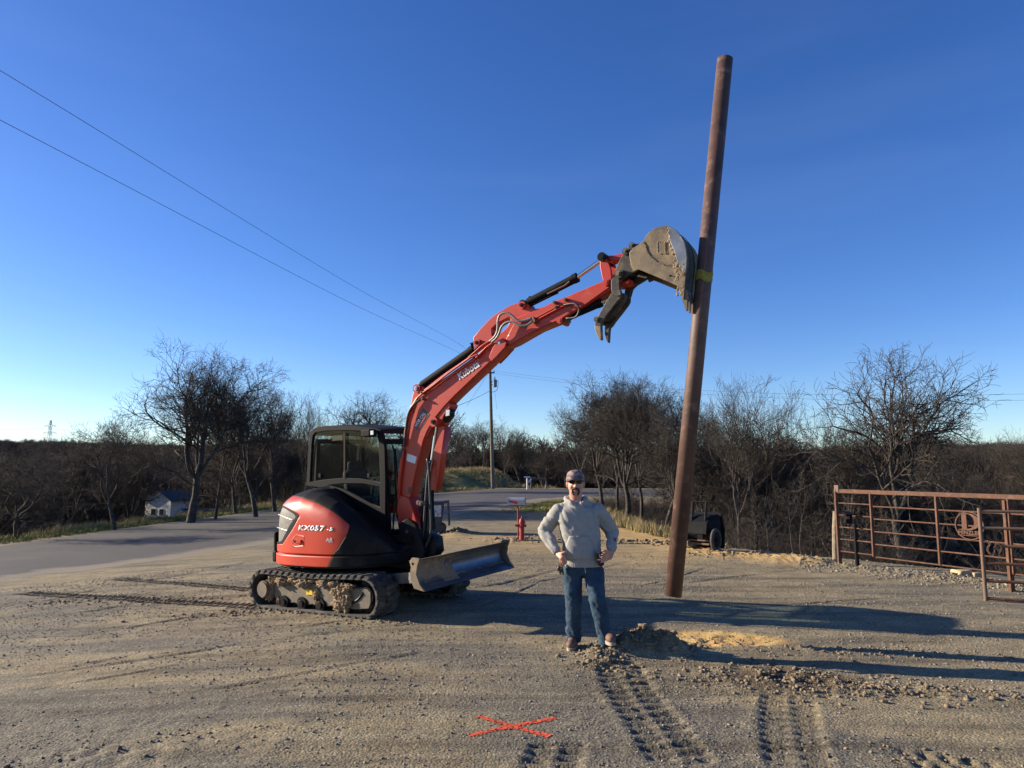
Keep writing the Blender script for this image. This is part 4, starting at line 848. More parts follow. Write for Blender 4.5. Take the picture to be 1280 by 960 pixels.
def cart():      # two-wheeled yard cart tipped on its nose, handles in the air
    Y = 15.9; g = gzp(872, 0, Y); o = thing('yard_cart', 'black two-wheeled yard cart tipped up on its nose just right of the pipe', 'cart', g)
    R = Matrix.Rotation(math.radians(-40), 3, 'Z'); P = lambda x, y, z: g + R @ V3(x, y, z) * .92
    # underside of the tub faces the camera: tapered hull
    def rr(w, y0, y1, z): return [P(-w, y0, z), P(w, y0, z), P(w, y1, z), P(-w, y1, z)]
    bm = bmesh.new(); loft(bm, [[P(-.26, -.02, .16), P(.26, -.02, .16), P(.32, .34, .02), P(-.32, .34, .02)], [P(-.34, -.16, .36), P(.34, -.16, .36), P(.42, .32, .30), P(-.42, .32, .30)], [P(-.28, -.10, .62), P(.28, -.10, .62), P(.42, .32, .62), P(-.42, .32, .62)], [P(-.24, .08, .78), P(.24, .08, .78), P(.38, .34, .80), P(-.38, .34, .80)]])
    b_ = mk('tub', bm_mesh(bm), M['cart'], o); bevel(b_, .03, 3)
    bm = bmesh.new(); loft(bm, [[P(-.46, .32, .0), P(.46, .32, .0), P(.46, .37, .0), P(-.46, .37, .0)], [P(-.48, .34, .45), P(.48, .34, .45), P(.48, .39, .45), P(-.48, .39, .45)], [P(-.40, .36, .84), P(.40, .36, .84), P(.40, .41, .84), P(-.40, .41, .84)]]); mk('rim', bm_mesh(bm), M['cart'], o); bevel(o.children[-1], .015)
    bm = bmesh.new(); box(bm, P(.12, -.18, .50), (.30, .06, .26), R @ Matrix.Rotation(math.radians(-12), 3, 'X')); box(bm, P(.12, -.19, .33), (.12, .05, .16), R); mk('keel', bm_mesh(bm), M['cart'], o); bevel(o.children[-1], .02)
    for x in (-.16, .18):
        bm = bmesh.new(); tube(bm, [P(x, -.06, .60), P(x, .0, .80), P(x * 1.02, .06, 1.12)], .028, 8); mk('handle', bm_mesh(bm), M['cart'], o)
    bm = bmesh.new(); tube(bm, [P(-.20, .05, 1.10), P(.22, .05, 1.10)], .02, 8); mk('grip', bm_mesh(bm), M['cart'], o)
    bm = bmesh.new(); tube(bm, [P(-.44, -.08, .20), P(.44, -.08, .20)], .018, 8); box(bm, P(0, -.04, .12), (.5, .05, .04), R); mk('axle', bm_mesh(bm), M['galv'], o)
    for x in (-.45, .45):
        bm = bmesh.new(); n = 28; c = P(x, -.08, .24); ax = R @ V3(1, 0, 0)
        rings = []
        for k in range(n): a = 2 * math.pi * k / n; d_ = R @ V3(0, math.cos(a), math.sin(a)); rings.append([c + d_ * .205 + (d_ * math.cos(b) + ax * math.sin(b)) * .04 for b in [2 * math.pi * j / 8 for j in range(8)]])
        loft(bm, rings + [rings[0]], cap=False); w = mk('wheel', bm_mesh(bm), M['tyre'], o, smooth=True)
        bm = bmesh.new(); disc(bm, c, ax, .17, .03); disc(bm, c, ax, .04, .09, 12); mk('rim', bm_mesh(bm), M['cart'], w)
cart()
def bar(bm, a, b_, w, d_=None, up=V3(0, 0, 1)):
    a, b_ = Vector(a), Vector(b_); ax = (b_ - a); L_ = ax.length; ax.normalize(); s_ = ax.cross(up)
    s_ = s_.normalized() if s_.length > 1e-3 else V3(1, 0, 0); t = s_.cross(ax); box(bm, (a + b_) / 2, (L_, w, d_ or w), Matrix((ax, s_, t)).transposed())
def gates():
    A = gp(1050, 708, 0.02); A.z = tz(A.x, A.y); Dm = at(1284, 626, 10.6); d_ = V3(Dm.x - A.x, Dm.y - A.y, 0).normalized(); N = V3(-d_.y, d_.x, 0)
    o = thing('pipe_gate', 'long rusty pipe gate carrying a round cut-out letter D emblem', 'gate', A)
    def Q(px, py): return onp(px, py, A, N)
    far = (Q(1280, 640) - A).dot(d_) + 1.9; zt = Q(1052, 614).z; zb_ = Q(1052, 689).z
    S = lambda px, py=650: (Q(px, py) - A).dot(d_)
    pt = lambda s_, z: A + d_ * s_ + V3(0, 0, z - A.z)
    bm = bmesh.new(); bar(bm, pt(0, zt), pt(far, zt), .045, .075); mk('top_rail', bm_mesh(bm), M['gaterust'], o); bevel(o.children[-1], .01)
    for k in range(1, 6):
        z = zt + (zb_ - zt) * k / 5; bm = bmesh.new(); tube(bm, [pt(0, z), pt(S(1090) + .03, z + (0 if k < 3 else 0))], .012, 8); tube(bm, [pt(S(1090) + .04, z - .03), pt(far, z - .03)], .013, 8); mk('rail', bm_mesh(bm), M['gaterust'], o)
    bm = bmesh.new(); bar(bm, pt(0, A.z - .2), pt(0, zt + .04), .06); mk('hinge_post', bm_mesh(bm), M['gaterust'], o)
    for s_ in (S(1090), S(1172), S(1262), far): bm = bmesh.new(); bar(bm, pt(s_, zb_ - .03), pt(s_, zt - .03), .045); mk('upright', bm_mesh(bm), M['gaterust'], o)
    bm = bmesh.new(); bar(bm, pt(S(1258), A.z - .2), pt(S(1258), zt - .05), .06); mk('leg', bm_mesh(bm), M['gaterust'], o)
    bm = bmesh.new(); box(bm, pt(.03, zt + .05), (.09, .07, .12), Matrix((d_, N, V3(0, 0, 1))).transposed()); mk('bracket', bm_mesh(bm), M['galv'], o)
    # emblem
    c = Q(1212.5, 657); ra = (Q(1212.5, 639) - c).length; Up = V3(0, 0, 1); off = -N * .02
    cir = lambda r, n=40: [(math.cos(2 * math.pi * k / n) * r, math.sin(2 * math.pi * k / n) * r) for k in range(n)]
    m1 = plate(cir(ra), .012, c + off, d_, Up, [cir(ra * .92)], .001)
    ang = [math.pi / 2 - math.pi * k / 20 for k in range(21)]
    m2 = plate([(q[0] * ra, q[1] * ra) for q in [(-.66, .86), (-.66, .80), (-.50, .78), (-.50, -.24), (-.72, -.28), (-.72, -.32)] + [(-.14 + .90 * math.cos(a), .27 + .59 * math.sin(a)) for a in ang[::-1]]], .012, c + off, d_, Up, [[(q[0] * ra, q[1] * ra) for q in [(-.16, -.22), (-.16, .78)] + [(-.10 + .46 * math.cos(a), .28 + .50 * math.sin(a)) for a in ang]]], .001)
    m5 = text_mesh('HINZLER', ra * .36, c + off - N * .004 + Up * (-ra * .60), d_, Up, .005, 0, .004, 1.1, 'CENTER')
    bm = bmesh.new(); bar(bm, c + off - d_ * ra * .8 - Up * ra * .76 * .9, c + off + d_ * ra * .5 - Up * ra * .76 * .9, .01, .012)
    mk('emblem', joinm(m1, m2, m5, bm_mesh(bm)), M['gaterust'], o)
    # second gate leaf, nearer
    B = gp(1232.5, 751, 0.); B.z = tz(B.x, B.y); d2 = V3(.93, -.36, 0); N2 = V3(-d2.y, d2.x, 0); Q2 = lambda px, py: onp(px, py, B, N2)
    o = thing('tube_gate', 'smaller round-tube gate at the right edge, in front of the long rusty gate', 'gate', B); pt2 = lambda s_, z: B + d2 * s_ + V3(0, 0, z - B.z)
    zt2 = Q2(1232.5, 635).z; L2 = 2.4
    bm = bmesh.new(); tube(bm, [pt2(0, B.z + .0), pt2(0, zt2)], .026, 12); mk('upright', bm_mesh(bm), M['galv'], o, smooth=False)
    for py, mt in ((639, 'galv'), (660, 'galv'), (682, 'galv'), (704, 'gaterust'), (726, 'gaterust'), (748, 'gaterust')):
        z = Q2(1232.5, py).z; bm = bmesh.new(); tube(bm, [pt2(0 if py != 682 else .16, z), pt2(L2, z - .01)], .022, 12); mk('rail', bm_mesh(bm), M[mt], o)
    bm = bmesh.new(); tube(bm, [pt2(L2, B.z), pt2(L2, zt2)], .026, 12); mk('upright', bm_mesh(bm), M['galv'], o)
    bm = bmesh.new(); rg = random.Random(4); z = Q2(1232.5, 682).z       # bunched chain: linked small rings
    path = catmull([pt2(.03, z + .08), pt2(.09, z + .04) - N2 * .03, pt2(.06, z - .06) - N2 * .03, pt2(.12, z - .12) - N2 * .03, pt2(.16, z + .02) - N2 * .03, pt2(.22, z + .0) - N2 * .03, pt2(.20, z - .10) - N2 * .03], 5)
    for k in range(len(path) - 1):
        c_, ax = path[k], (path[k + 1] - path[k]).normalized(); s_ = ax.cross(V3(0, 0, 1) if k % 2 else N2).normalized()
        rp = [c_ + ax * math.cos(a) * .022 + s_ * math.sin(a) * .013 for a in [2 * math.pi * j / 10 for j in range(11)]]; tube(bm, rp, .0045, 5)
    tag(mk('chain', bm_mesh(bm), M['galv'], loc=pt2(.1, z)), 'bunched chain hanging on the smaller gate', 'chain')
    # posts
    g = gzp(1045, 0, 13.9); bm = bmesh.new(); tube(bm, [g - V3(0, 0, .2), at(1044.5, 700, 13.9), at(1044, 660, 13.9), at(1044.5, 639, 13.9)], [.062, .06, .055, .05], 12)
    tag(mk('wooden_post', bm_mesh(bm), M['wood'], loc=g), 'weathered round wooden post left of the rusty gate', 'post')
    g = gzp(1066, 0, 13.2); o = thing('keypad_post', 'black keypad box on a dark steel post in front of the rusty gate', 'keypad', g)
    t = at(1062, 655, 13.2); bm = bmesh.new(); bar(bm, g - V3(0, 0, .1), V3(g.x, 13.2, t.z), .055); mk('post', bm_mesh(bm), M['blackmetal'], o)
    bm = bmesh.new(); box(bm, at(1060, 648, 13.15), (.13, .09, .19)); k_ = mk('keypad', bm_mesh(bm), M['black'], o); bevel(k_, .012)
    bm = bmesh.new(); box(bm, at(1060, 647, 13.10), (.06, .006, .05)); mk('button_panel', bm_mesh(bm), M['galv'], k_)
    bm = bmesh.new(); box(bm, at(1060, 641.5, 13.1), (.15, .16, .015), Matrix.Rotation(.3, 3, 'X')); mk('hood', bm_mesh(bm), M['black'], k_)
gates()
def boulder(name, px, py, s_, lab, seed):
    g = gp(px, py, 0.); g.z = tz(g.x, g.y); bm = bmesh.new(); bmesh.ops.create_icosphere(bm, subdivisions=4, radius=1)
    for v in bm.verts:
        n_ = mnoise.noise(v.co * 1.3 + V3(seed, 0, 0)) * .35 + mnoise.noise(v.co * 4 + V3(seed, 0, 0)) * .09; c = v.co * (1 + n_)
        c = V3(max(-.8, min(.8, c.x)), max(-.75, min(.75, c.y)), max(-.4, min(.62, c.z))); v.co = V3(c.x * s_[0], c.y * s_[1], c.z * s_[2]) + g + V3(0, 0, s_[2] * .3)
    tag(mk(name, bm_mesh(bm), M['rock'], loc=g, smooth=True), lab, 'rock')
boulder('boulder', 1205, 723, (.19, .15, .13), 'yellowish boulder at the gravel edge under the rusty gate', 3)
boulder('boulder', 1220, 724, (.12, .12, .11), 'darker rock tucked against the right side of the yellowish boulder', 7)
# pale roofs far beyond the right-hand wood
for px, py, Y, w, lab in ((1010, 581, 150, 5.0, 'small pale roof far behind the wood, left of the rusty gate'), (1025, 578, 160, 4, 'thin pale roof beyond the wood, above the wooden gate post'), (1160, 579, 150, 4.0, 'pale building top far behind the tallest right oak'), (1245, 583, 140, 2.5, 'far pale shed glimpsed above the right end of the rusty gate')):
    c = at(px, py, Y); gz = float(TB(np.array([c.x]), np.array([float(Y)]))[0]); o = thing('distant_house', lab, 'house', (c.x, Y, gz))
    bm = bmesh.new(); box(bm, (c.x, Y, (gz + c.z) / 2), (w, 6, max(c.z - gz, .5))); mk('wall', bm_mesh(bm), M['housewhite'], o)
    bm = bmesh.new(); loft(bm, [[V3(c.x - w * .6, Y + y, c.z), V3(c.x + w * .6, Y + y, c.z), V3(c.x, Y + y, c.z + .8)] for y in (-3.3, 3.3)]); mk('roof', bm_mesh(bm), M['galv'], o)
# ------------------------------------------------------------------ excavator
ES = .975; TH = .57458; EC = V3(-2.12, 10.357, .047 * (-2.12 + 1.6))
hx = V3(math.cos(TH), -math.sin(TH), .047 * math.cos(TH)).normalized(); ly = V3(math.sin(TH), math.cos(TH), .047 * math.sin(TH)); ly = (ly - hx * ly.dot(hx)).normalized(); uz = hx.cross(ly)
RE = Matrix((hx, ly, uz)).transposed()
def EW(x, y, z): return EC + (hx * x + ly * y + uz * z) * ES
def EL(w): d_ = Vector(w) - EC; return V3(d_.dot(hx), d_.dot(ly), d_.dot(uz)) / ES
def eside(px, py, y): return EL(onp(px, py, EW(0, y, 0), ly))
def epoly(pts, y): return [((p := eside(a, b_, y)).x, p.z) for a, b_ in pts]
ex = thing('excavator', 'orange-red and black compact excavator on rubber tracks, boom raised to the right', 'excavator', EC)
def eplate(name, pts, y, t, mat, parent, holes=(), bev=.006, local=False):
    """plate parallel to the machine's side; pts pixel-traced on plane y unless local (x,z)"""
    P = pts if local else epoly(pts, y); Hs = [h if local else epoly(h, y) for h in holes]
    P = [(a * ES, b_ * ES) for a, b_ in P]; Hs = [[(a * ES, b_ * ES) for a, b_ in h] for h in Hs]
    return mk(name, plate(P, t, EW(0, y, 0), hx, uz, Hs, bev), mat, parent)
def ebox(name, c, s_, mat, parent, bev=.01, R=None):
    bm = bmesh.new(); box(bm, EW(*c), [q * ES for q in s_], RE @ R if R is not None else RE); o = mk(name, bm_mesh(bm), mat, parent)
    if bev: bevel(o, bev)
    return o
def etube(name, pts, r, mat, parent, n=12, smooth=False):
    bm = bmesh.new(); tube(bm, [EW(*p) for p in pts], r, n); return mk(name, bm_mesh(bm), mat, parent, smooth=smooth)
# ---- tracks
def track(side):
    yc = side * .78; HL, r, zc, W_ = 1.235, .255, .262, .385
    n_half = []; st = HL - r
    def path(s_):      # closed stadium, s in metres from the bottom rear going forward
        L1 = 2 * st; C_ = math.pi * r; tot = 2 * L1 + 2 * C_; s_ %= tot
        if s_ < L1: return (-st + s_, zc - r, 0, -1)
        s_ -= L1
        if s_ < C_: a = -math.pi / 2 + s_ / r; return (st + r * math.cos(a), zc + r * math.sin(a), math.cos(a), math.sin(a))
        s_ -= C_
        if s_ < L1: sag = -.022 * math.sin(math.pi * s_ / L1) ** 2; return (st - s_, zc + r + sag, 0, 1)
        s_ -= L1; a = math.pi / 2 + s_ / r; return (-st + r * math.cos(a), zc + r * math.sin(a), math.cos(a), math.sin(a))
    tot = 4 * st + 2 * math.pi * r
    bm = bmesh.new(); rings = []; N = 160
    for k in range(N):
        x, z, nx_, nz_ = path(tot * k / N); rings.append([EW(x - nx_ * d, yc + y, z - nz_ * d) for d, y in ((0, -W_ / 2 + .01), (0, W_ / 2 - .01), (.012, W_ / 2), (.032, W_ / 2), (.038, W_ / 2 - .02), (.038, -W_ / 2 + .02), (.032, -W_ / 2), (.012, -W_ / 2))])
    loft(bm, rings + [rings[0]], cap=False)
    o = mk('rubber_track', bm_mesh(bm), M['rubber'], ex)
    bmesh_l = bmesh.new(); NP = 44; pitch = tot / NP
    for k in range(NP * 2):
        lane = k % 2; s0 = (k // 2) * pitch + lane * pitch / 2; pts = []
        y0, y1 = (-W_ / 2, .03) if lane == 0 else (-.03, W_ / 2)
        dep = .026
        def fr(s_, y, d): x, z, nx_, nz_ = path(s_); return EW(x + nx_ * d, yc + y, z + nz_ * d)
        wid = pitch * .30; sk = .04 * (1 if lane == 0 else -1)
        segs = 4; secs = []
        for j in range(segs + 1):
            t = j / segs; y = y0 + (y1 - y0) * t; sh = .05 * ((1 - t) if lane == 0 else t); w_ = wid * (1.15 if ((t < .3) == (lane == 0)) else .85)
            secs.append([fr(s0 - w_ + sh, y, -.004), fr(s0 - w_ * .7 + sh, y, dep), fr(s0 + w_ * .7 + sh, y, dep), fr(s0 + w_ + sh, y, -.004)])
        loft(bmesh_l, secs)
        # side nub
        ys = y0 if lane == 0 else y1; sg = -1 if lane == 0 else 1; shs = .05
        loft(bmesh_l, [[fr(s0 - wid * 1.1 + shs, ys - sg * .01, dep * .9), fr(s0 + wid * 1.1 + shs, ys - sg * .01, dep * .9), fr(s0 + wid * .5 + shs, ys - sg * .01, -.03), fr(s0 - wid * .5 + shs, ys - sg * .01, -.03)], [fr(s0 - wid * .9 + shs, ys + sg * .012, dep * .5), fr(s0 + wid * .9 + shs, ys + sg * .012, dep * .5), fr(s0 + wid * .4 + shs, ys + sg * .008, -.02), fr(s0 - wid * .4 + shs, ys + sg * .008, -.02)]])
    mk('lugs', bm_mesh(bmesh_l), M['rubber'], o)
    # inside guide lugs
    g_ = bmesh.new()
    for k in range(44):
        x, z, nx_, nz_ = path(tot * k / 44); box(g_, EW(x - nx_ * .06, yc, z - nz_ * .06), (.03, .09, .03), RE)
    mk('guide_lugs', bm_mesh(g_), M['rubber'], o)
    so_ = side
    # frame
    out = yc + so_ * .13
    arch = []; xs_ = [-.62, -.26, .10, .46]
    bot = [(.98, .10), (.95, .12)]
    pr = [(-.78, .36), (-.80, .20), (-.74, .12)]
    for cx_ in xs_:
        pr += [(cx_ - .15 + .16 - .13, .115)] + [(cx_ + .05 + .11 * math.cos(a), .10 + .085 * math.sin(a)) for a in [math.pi - math.pi * j / 8 for j in range(9)]]
    pr += [(.80, .10), (1.02, .12), (1.06, .2), (1.06, .33), (1.0, .36), (.55, .375), (-.72, .40)]
    pr2 = []
    for p in pr:
        if not pr2 or p[0] > pr2[-1][0] - 2 : pr2.append(p)
    f = eplate('track_frame', pr2, yc + so_ * .03, .20, M['steel'], ex, local=True)
    for cx_ in xs_:
        bm = bmesh.new(); disc(bm, EW(cx_ + .05, yc, .115), ly, .085, .30, 20); disc(bm, EW(cx_ + .05, yc, .115), ly, .04, .34, 12); mk('roller', bm_mesh(bm), M['blackmetal'], ex)
    for xw, nm in ((-.96, 'sprocket'), (.97, 'idler_wheel')):
        bm = bmesh.new(); disc(bm, EW(xw, yc, zc), ly, .205, .10, 30); disc(bm, EW(xw, yc, zc), ly, .12, .24, 24); 
        if xw < 0:
            for k in range(11): a = 2 * math.pi * k / 11; box(bm, EW(xw + .215 * math.cos(a), yc, zc + .215 * math.sin(a)), (.04, .05, .04), RE)
        w = mk(nm, bm_mesh(bm), M['blackmetal'], ex)
        if xw < 0:
            bm = bmesh.new(); disc(bm, EW(xw, yc + so_ * .16, zc + .01), ly, .115, .06, 30); disc(bm, EW(xw, yc + so_ * .195, zc + .01), ly, .10, .03, 30); mk('hub_cover', bm_mesh(bm), M['steel'], w)
    bm = bmesh.new(); tube(bm, [EW(.0, yc - .1, .45), EW(.0, yc + .1, .45)], .045, 14); mk('carrier_roller', bm_mesh(bm), M['blackmetal'], ex)
    # packed mud
    bm = bmesh.new(); rg = random.Random(7 + side)
    def lump(x, y, z, sx, sy, sz, sd=1):
        r_ = bmesh.ops.create_icosphere(bm, subdivisions=4, radius=1)
        for v in r_['verts']:
            q = v.co * (1 + .7 * mnoise.noise(v.co * 2.2 + V3(sd, sd, 0)) + .45 * mnoise.noise(v.co * 5 + V3(sd, 0, 0)) + .2 * mnoise.noise(v.co * 11 + V3(sd, 0, 0))); v.co = EW(x + q.x * sx, y + q.y * sy, z + q.z * sz)
    for k in range(30): x = rg.uniform(-.8, .75); lump(x, yc + so_ * (.1 + rg.uniform(-.02, .05)), .395 + rg.uniform(-.02, .05) - .03 * max(0, x), rg.uniform(.04, .1), .06, rg.uniform(.025, .055), k)
    for k in range(12): lump(rg.uniform(.40, .66), out + so_ * .01, rg.uniform(.12, .36), rg.uniform(.05, .10), .05, rg.uniform(.05, .09), 50 + k)
    for k in range(4): lump(.06 + rg.uniform(-.02, .03), out + so_ * .005, rg.uniform(.22, .30), .04, .03, .045, 70 + k)
    for k in range(14): a = rg.uniform(1.6, 4.6); lump(-.86 + .0 * a + rg.uniform(-.05, .06), yc + so_ * .12, rg.uniform(.15, .42), .05, .04, .06, 90 + k)
    for cx_ in (-.68, -.24, .12, .5): lump(cx_, out + so_ * .005, .12, .035, .03, .04, 110 + int(cx_ * 10))
    tag(mk('mud', bm_mesh(bm), M['mud'], ex, smooth=True), kind='stuff')
    if side < 0: ebox('warning_sticker', (-.06, out - .012, .27), (.12, .006, .07), M['yellow'], ex, 0)
    bm = bmesh.new(); tube(bm, [EW(.72, out - .0, .16), EW(.86, out, .24), EW(.93, out, .31)], .018, 8); mk('grease_rail', bm_mesh(bm), M['blackmetal'], ex)
track(-1); track(1)
ebox('undercarriage', (0, 0, .40), (1.2, 1.20, .26), M['blackmetal'], ex, .03)
for s_ in (-.45, .45): ebox('axle_beam', (s_, 0, .34), (.22, 1.3, .16), M['blackmetal'], ex, .02)
bm = bmesh.new(); tube(bm, [EW(0, 0, .5), EW(0, 0, .64)], .46, 40); mk('slew_ring', bm_mesh(bm), M['blackmetal'], ex)
# ---- dozer blade
BX = 1.93; FR = lambda px, py, x: EL(onp(px, py, EW(x, 0, 0), hx))
bl = bmesh.new(); prof = [(.05, .40), (.005, .36), (-.055, .26), (-.075, .14), (-.06, .02), (-.02, -.07), (.06, -.15)]   # (x, z) mouldboard curve, opening forward
zb0 = .40; zb0 = .53; ZS = .6; prof = [(BX - .03 + a, zb0 + ZS * b_) for a, b_ in prof]
pc = [(p.x, p.y) for p in catmull([(a, b_, 0) for a, b_ in prof], 4)]
secs = []
for y in np.linspace(-.985, .985, 30): secs.append([EW(a, y, b_) for a, b_ in pc] + [EW(a - .03, y, b_) for a, b_ in pc[::-1]])
loft(bl, secs); blade = mk('dozer_blade', bm_mesh(bl), M['steel'], ex, smooth=False)
bm = bmesh.new(); loft(bm, [[EW(BX - .02, y, zb0 - .06), EW(BX + .085, y, zb0 - .126), EW(BX + .07, y, zb0 - .138), EW(BX - .04, y, zb0 - .070)] for y in (-.985, .985)]); mk('cutting_edge', bm_mesh(bm), M['bladeblue'], blade)
bm = bmesh.new(); pf = [p for p in pc if p[1] < zb0 + .13]; loft(bm, [[EW(a + .004, y, b_) for a, b_ in pf] + [EW(a - .004, y, b_) for a, b_ in pf[::-1]] for y in (-.2, .97)]); mk('worn_face', bm_mesh(bm), M['bladeblue'], blade)
for s_ in (-1, 1):
    P = [(BX + a, zb0 + ZS * b_) for a, b_ in [(.03, .41), (.02, .43), (-.09, .43), (-.13, .36), (-.10, .20), (-.12, 0), (-.07, -.17), (.09, -.22), (.02, -.08), (-.03, .1), (-.01, .28)]]
    Hh = [(BX - .075 + .018 * math.cos(a), zb0 + ZS * .31 + .018 * math.sin(a)) for a in [2 * math.pi * k / 12 for k in range(12)]]
    eplate('end_plate', P, s_ * .985, .03, M['bucket'], blade, [Hh], .003, True)
bm = bmesh.new(); ys_ = np.linspace(-.955, .93, 240); zs_ = np.linspace(-.15, .37, 60); vv = {}
def soil_h(y, z):
    n1_ = mnoise.fractal(V3(y * 3.2, z * 3.2, 1), .8, 2, 5); n2_ = mnoise.fractal(V3(y * 14, z * 14, 4), .7, 2, 4); edge = (-.16 + .07 * mnoise.noise(V3(z * 9, 3, 0)) - .25 * max(0, -.04 - z))
    h = min(1, (edge - y) / .10) * .55 + .55 * n1_ - .15 - .5 * max(0, (-.05 - z) / .08) * (y < -.5)
    h2 = .5 - abs(z + .07 + .02 * mnoise.noise(V3(y * 6, 0, 0))) / .022 + .5 * n1_ if y > edge - .1 else -1
    return max(h, h2) * .020 + .006 * n2_
for i_, y in enumerate(ys_):
    for j, z in enumerate(zs_):
        xx = np.interp(z * ZS + zb0, [q[1] for q in pc[::-1]], [q[0] for q in pc[::-1]]); vv[i_, j] = (bm.verts.new(EW(xx + soil_h(y, z), y, z * ZS + zb0)), soil_h(y, z))
for i_ in range(len(ys_) - 1):
    for j in range(len(zs_) - 1):
        q = [vv[i_, j], vv[i_ + 1, j], vv[i_ + 1, j + 1], vv[i_, j + 1]]
        if max(p[1] for p in q) > .004: bm.faces.new([p[0] for p in q])
for v in [v for v in bm.verts if not v.link_faces]: bm.verts.remove(v)
tag(mk('packed_soil', bm_mesh(bm), M['mud'], blade, smooth=True), kind='stuff')
for s_ in (-.42, .42):
    bm = bmesh.new(); bar(bm, EW(.5, s_ * .8, .36), EW(BX - .19, s_ * 1.5, zb0 - .02), .12, .13); mk('blade_arm', bm_mesh(bm), M['steel'], ex); bevel(ex.children[-1], .012)
etube('blade_cylinder', [(.6, 0, .46), (1.35, 0, .50)], .05, M['blackmetal'], ex); etube('blade_rod', [(1.35, 0, .50), (BX - .13, 0, .53)], .025, M['chrome'], ex)
ebox('blade_bracket', (BX - .28, -.62, .47), (.10, .08, .14), M['bright'], ex)
# ---- upper structure: lofted house shell, cut into panels by their outline
def sup(th, n=2.8):
    c, s_ = math.cos(th), math.sin(th); return (math.copysign(abs(c) ** (2 / n), c), math.copysign(abs(s_) ** (2 / n), s_))
CX, AX, AY = -.02, 1.12, .99
def ztop(x, y):
    z = np.interp(x, [-1.15, -.95, -.65, -.2, .05, .35, .6, .95, 1.12, 1.3], [1.50, 1.60, 1.67, 1.70, 1.66, 1.55, 1.40, 1.14, .95, .8]) - .26 * min(max((y + .75) / .4, 0), 1) * min(max((x + .35) / .6, 0), 1)
    k = min(max((y + .27) / .06, 0), 1) * min(max((x + .84) / .06, 0), 1)
    return z * (1 - k) + .86 * k
red_px = [(300, 560), (352, 608), (358, 618), (375, 621.5), (395, 628), (417, 640), (437, 656), (434, 667), (422, 687), (418, 690.5), (410, 709), (300, 720)]
gril_px = [(300, 628), (347, 629), (358, 634), (373.5, 643), (374, 646), (366, 661), (353.5, 680), (343, 680.5), (300, 681)]
gril_px2 = [(349.5, 632), (357, 636), (368, 643), (369.5, 646), (362, 656), (352, 676), (345.5, 678), (345.5, 640)]
def inpoly(p, poly):
    x, y = p; c = False
    for i_ in range(len(poly)):
        (ax, ay), (bx, by) = poly[i_], poly[(i_ + 1) % len(poly)]
        if (ay > y) != (by > y) and x < ax + (y - ay) / (by - ay) * (bx - ax): c = not c
    return c
NT, NZ = 520, 150
grid = []; zlo, zsplit = .62, .775
for j in range(NZ + 1):
    row = []
    for i_ in range(NT):
        th = 2 * math.pi * i_ / NT; sx, sy = sup(th)
        if j <= 24: t = j / 24; z = zlo + (zsplit - zlo) * t; k = 1.012 if 0 < t < .9 else (.995 if t <= 0 else .962); x, y = CX + AX * sx * k, AY * sy * k; 
        else:
            t = (j - 24) / (NZ - 24); sc = max(1 - t ** 6.5, 0) ** (1 / 2.4); x, y = CX + AX * sx * sc, AY * sy * sc
            sh = 1; zt_ = ztop(x, y); z = zsplit + (zt_ - zsplit) * (t ** .9 if t < 1 else 1)
            # slight forward lean of the tail and tuck of the flank
            x += .06 * max(0, (z - .9)) * (sx < 0) * abs(sx) ** 2
        row.append((x, y, z))
    grid.append(row)
cls = {}
def classify(x, y, z):
    ym = -abs(y) if abs(y) > .0 else y
    if y > 0: 
        if x > CX: return 'b'
    px = proj(EW(x, ym, z))
    if z < zsplit - .004:
        if x < -.75: return 'w'
        return 'w' if inpoly(px, red_px) else 'b'
    if x < CX - AX * .80 and abs(y) < .62: return 'r' if z < 1.45 else 'b'
    if inpoly(px, gril_px) : return 'g' if inpoly(px, gril_px2) else 'f'
    # fuel-door recess
    return 'r' if inpoly(px, red_px) else 'b'
# ease the stair-stepped seam lines between the panels along their length
kcls = [[classify(*[(grid[j][i_][a] + grid[j][(i_ + 1) % NT][a] + grid[j + 1][(i_ + 1) % NT][a] + grid[j + 1][i_][a]) / 4 for a in range(3)]) for i_ in range(NT)] for j in range(NZ)]
bnb = {}
for j in range(1, NZ - 1):
    for i_ in range(NT):
        if kcls[j][i_] != kcls[j - 1][i_]: a, b_ = (j, i_), (j, (i_ + 1) % NT); bnb.setdefault(a, []).append(b_); bnb.setdefault(b_, []).append(a)
        if kcls[j][i_] != kcls[j][i_ - 1]: a, b_ = (j, i_), (j + 1, i_); bnb.setdefault(a, []).append(b_); bnb.setdefault(b_, []).append(a)
for _ in range(8):
    new = {}
    for k_, nb in bnb.items():
        if len(nb) == 2 and 26 < k_[0] < NZ - 6:
            p, q, r_ = grid[k_[0]][k_[1]], grid[nb[0][0]][nb[0][1]], grid[nb[1][0]][nb[1][1]]; new[k_] = tuple(p[a] * .4 + q[a] * .3 + r_[a] * .3 for a in range(3))
    for k_, v in new.items(): grid[k_[0]][k_[1]] = v
print('TAIL silhouette', min(proj(EW(*grid[30][i_]))[0] for i_ in range(NT)), min(proj(EW(*grid[70][i_]))[0] for i_ in range(NT)))
bms = {k: bmesh.new() for k in 'wbrgf'}; vm = {k: {} for k in 'wbrgf'}
def gv(k, j, i_):
    i_ %= NT
    if (j, i_) not in vm[k]:
        x, y, z = grid[j][i_]; off = 0
        if k == 'g': off = -.02
        vm[k][(j, i_)] = bms[k].verts.new(EW(CX + (x - CX) * (1 + off), y * (1 + off), z))
    return vm[k][(j, i_)]
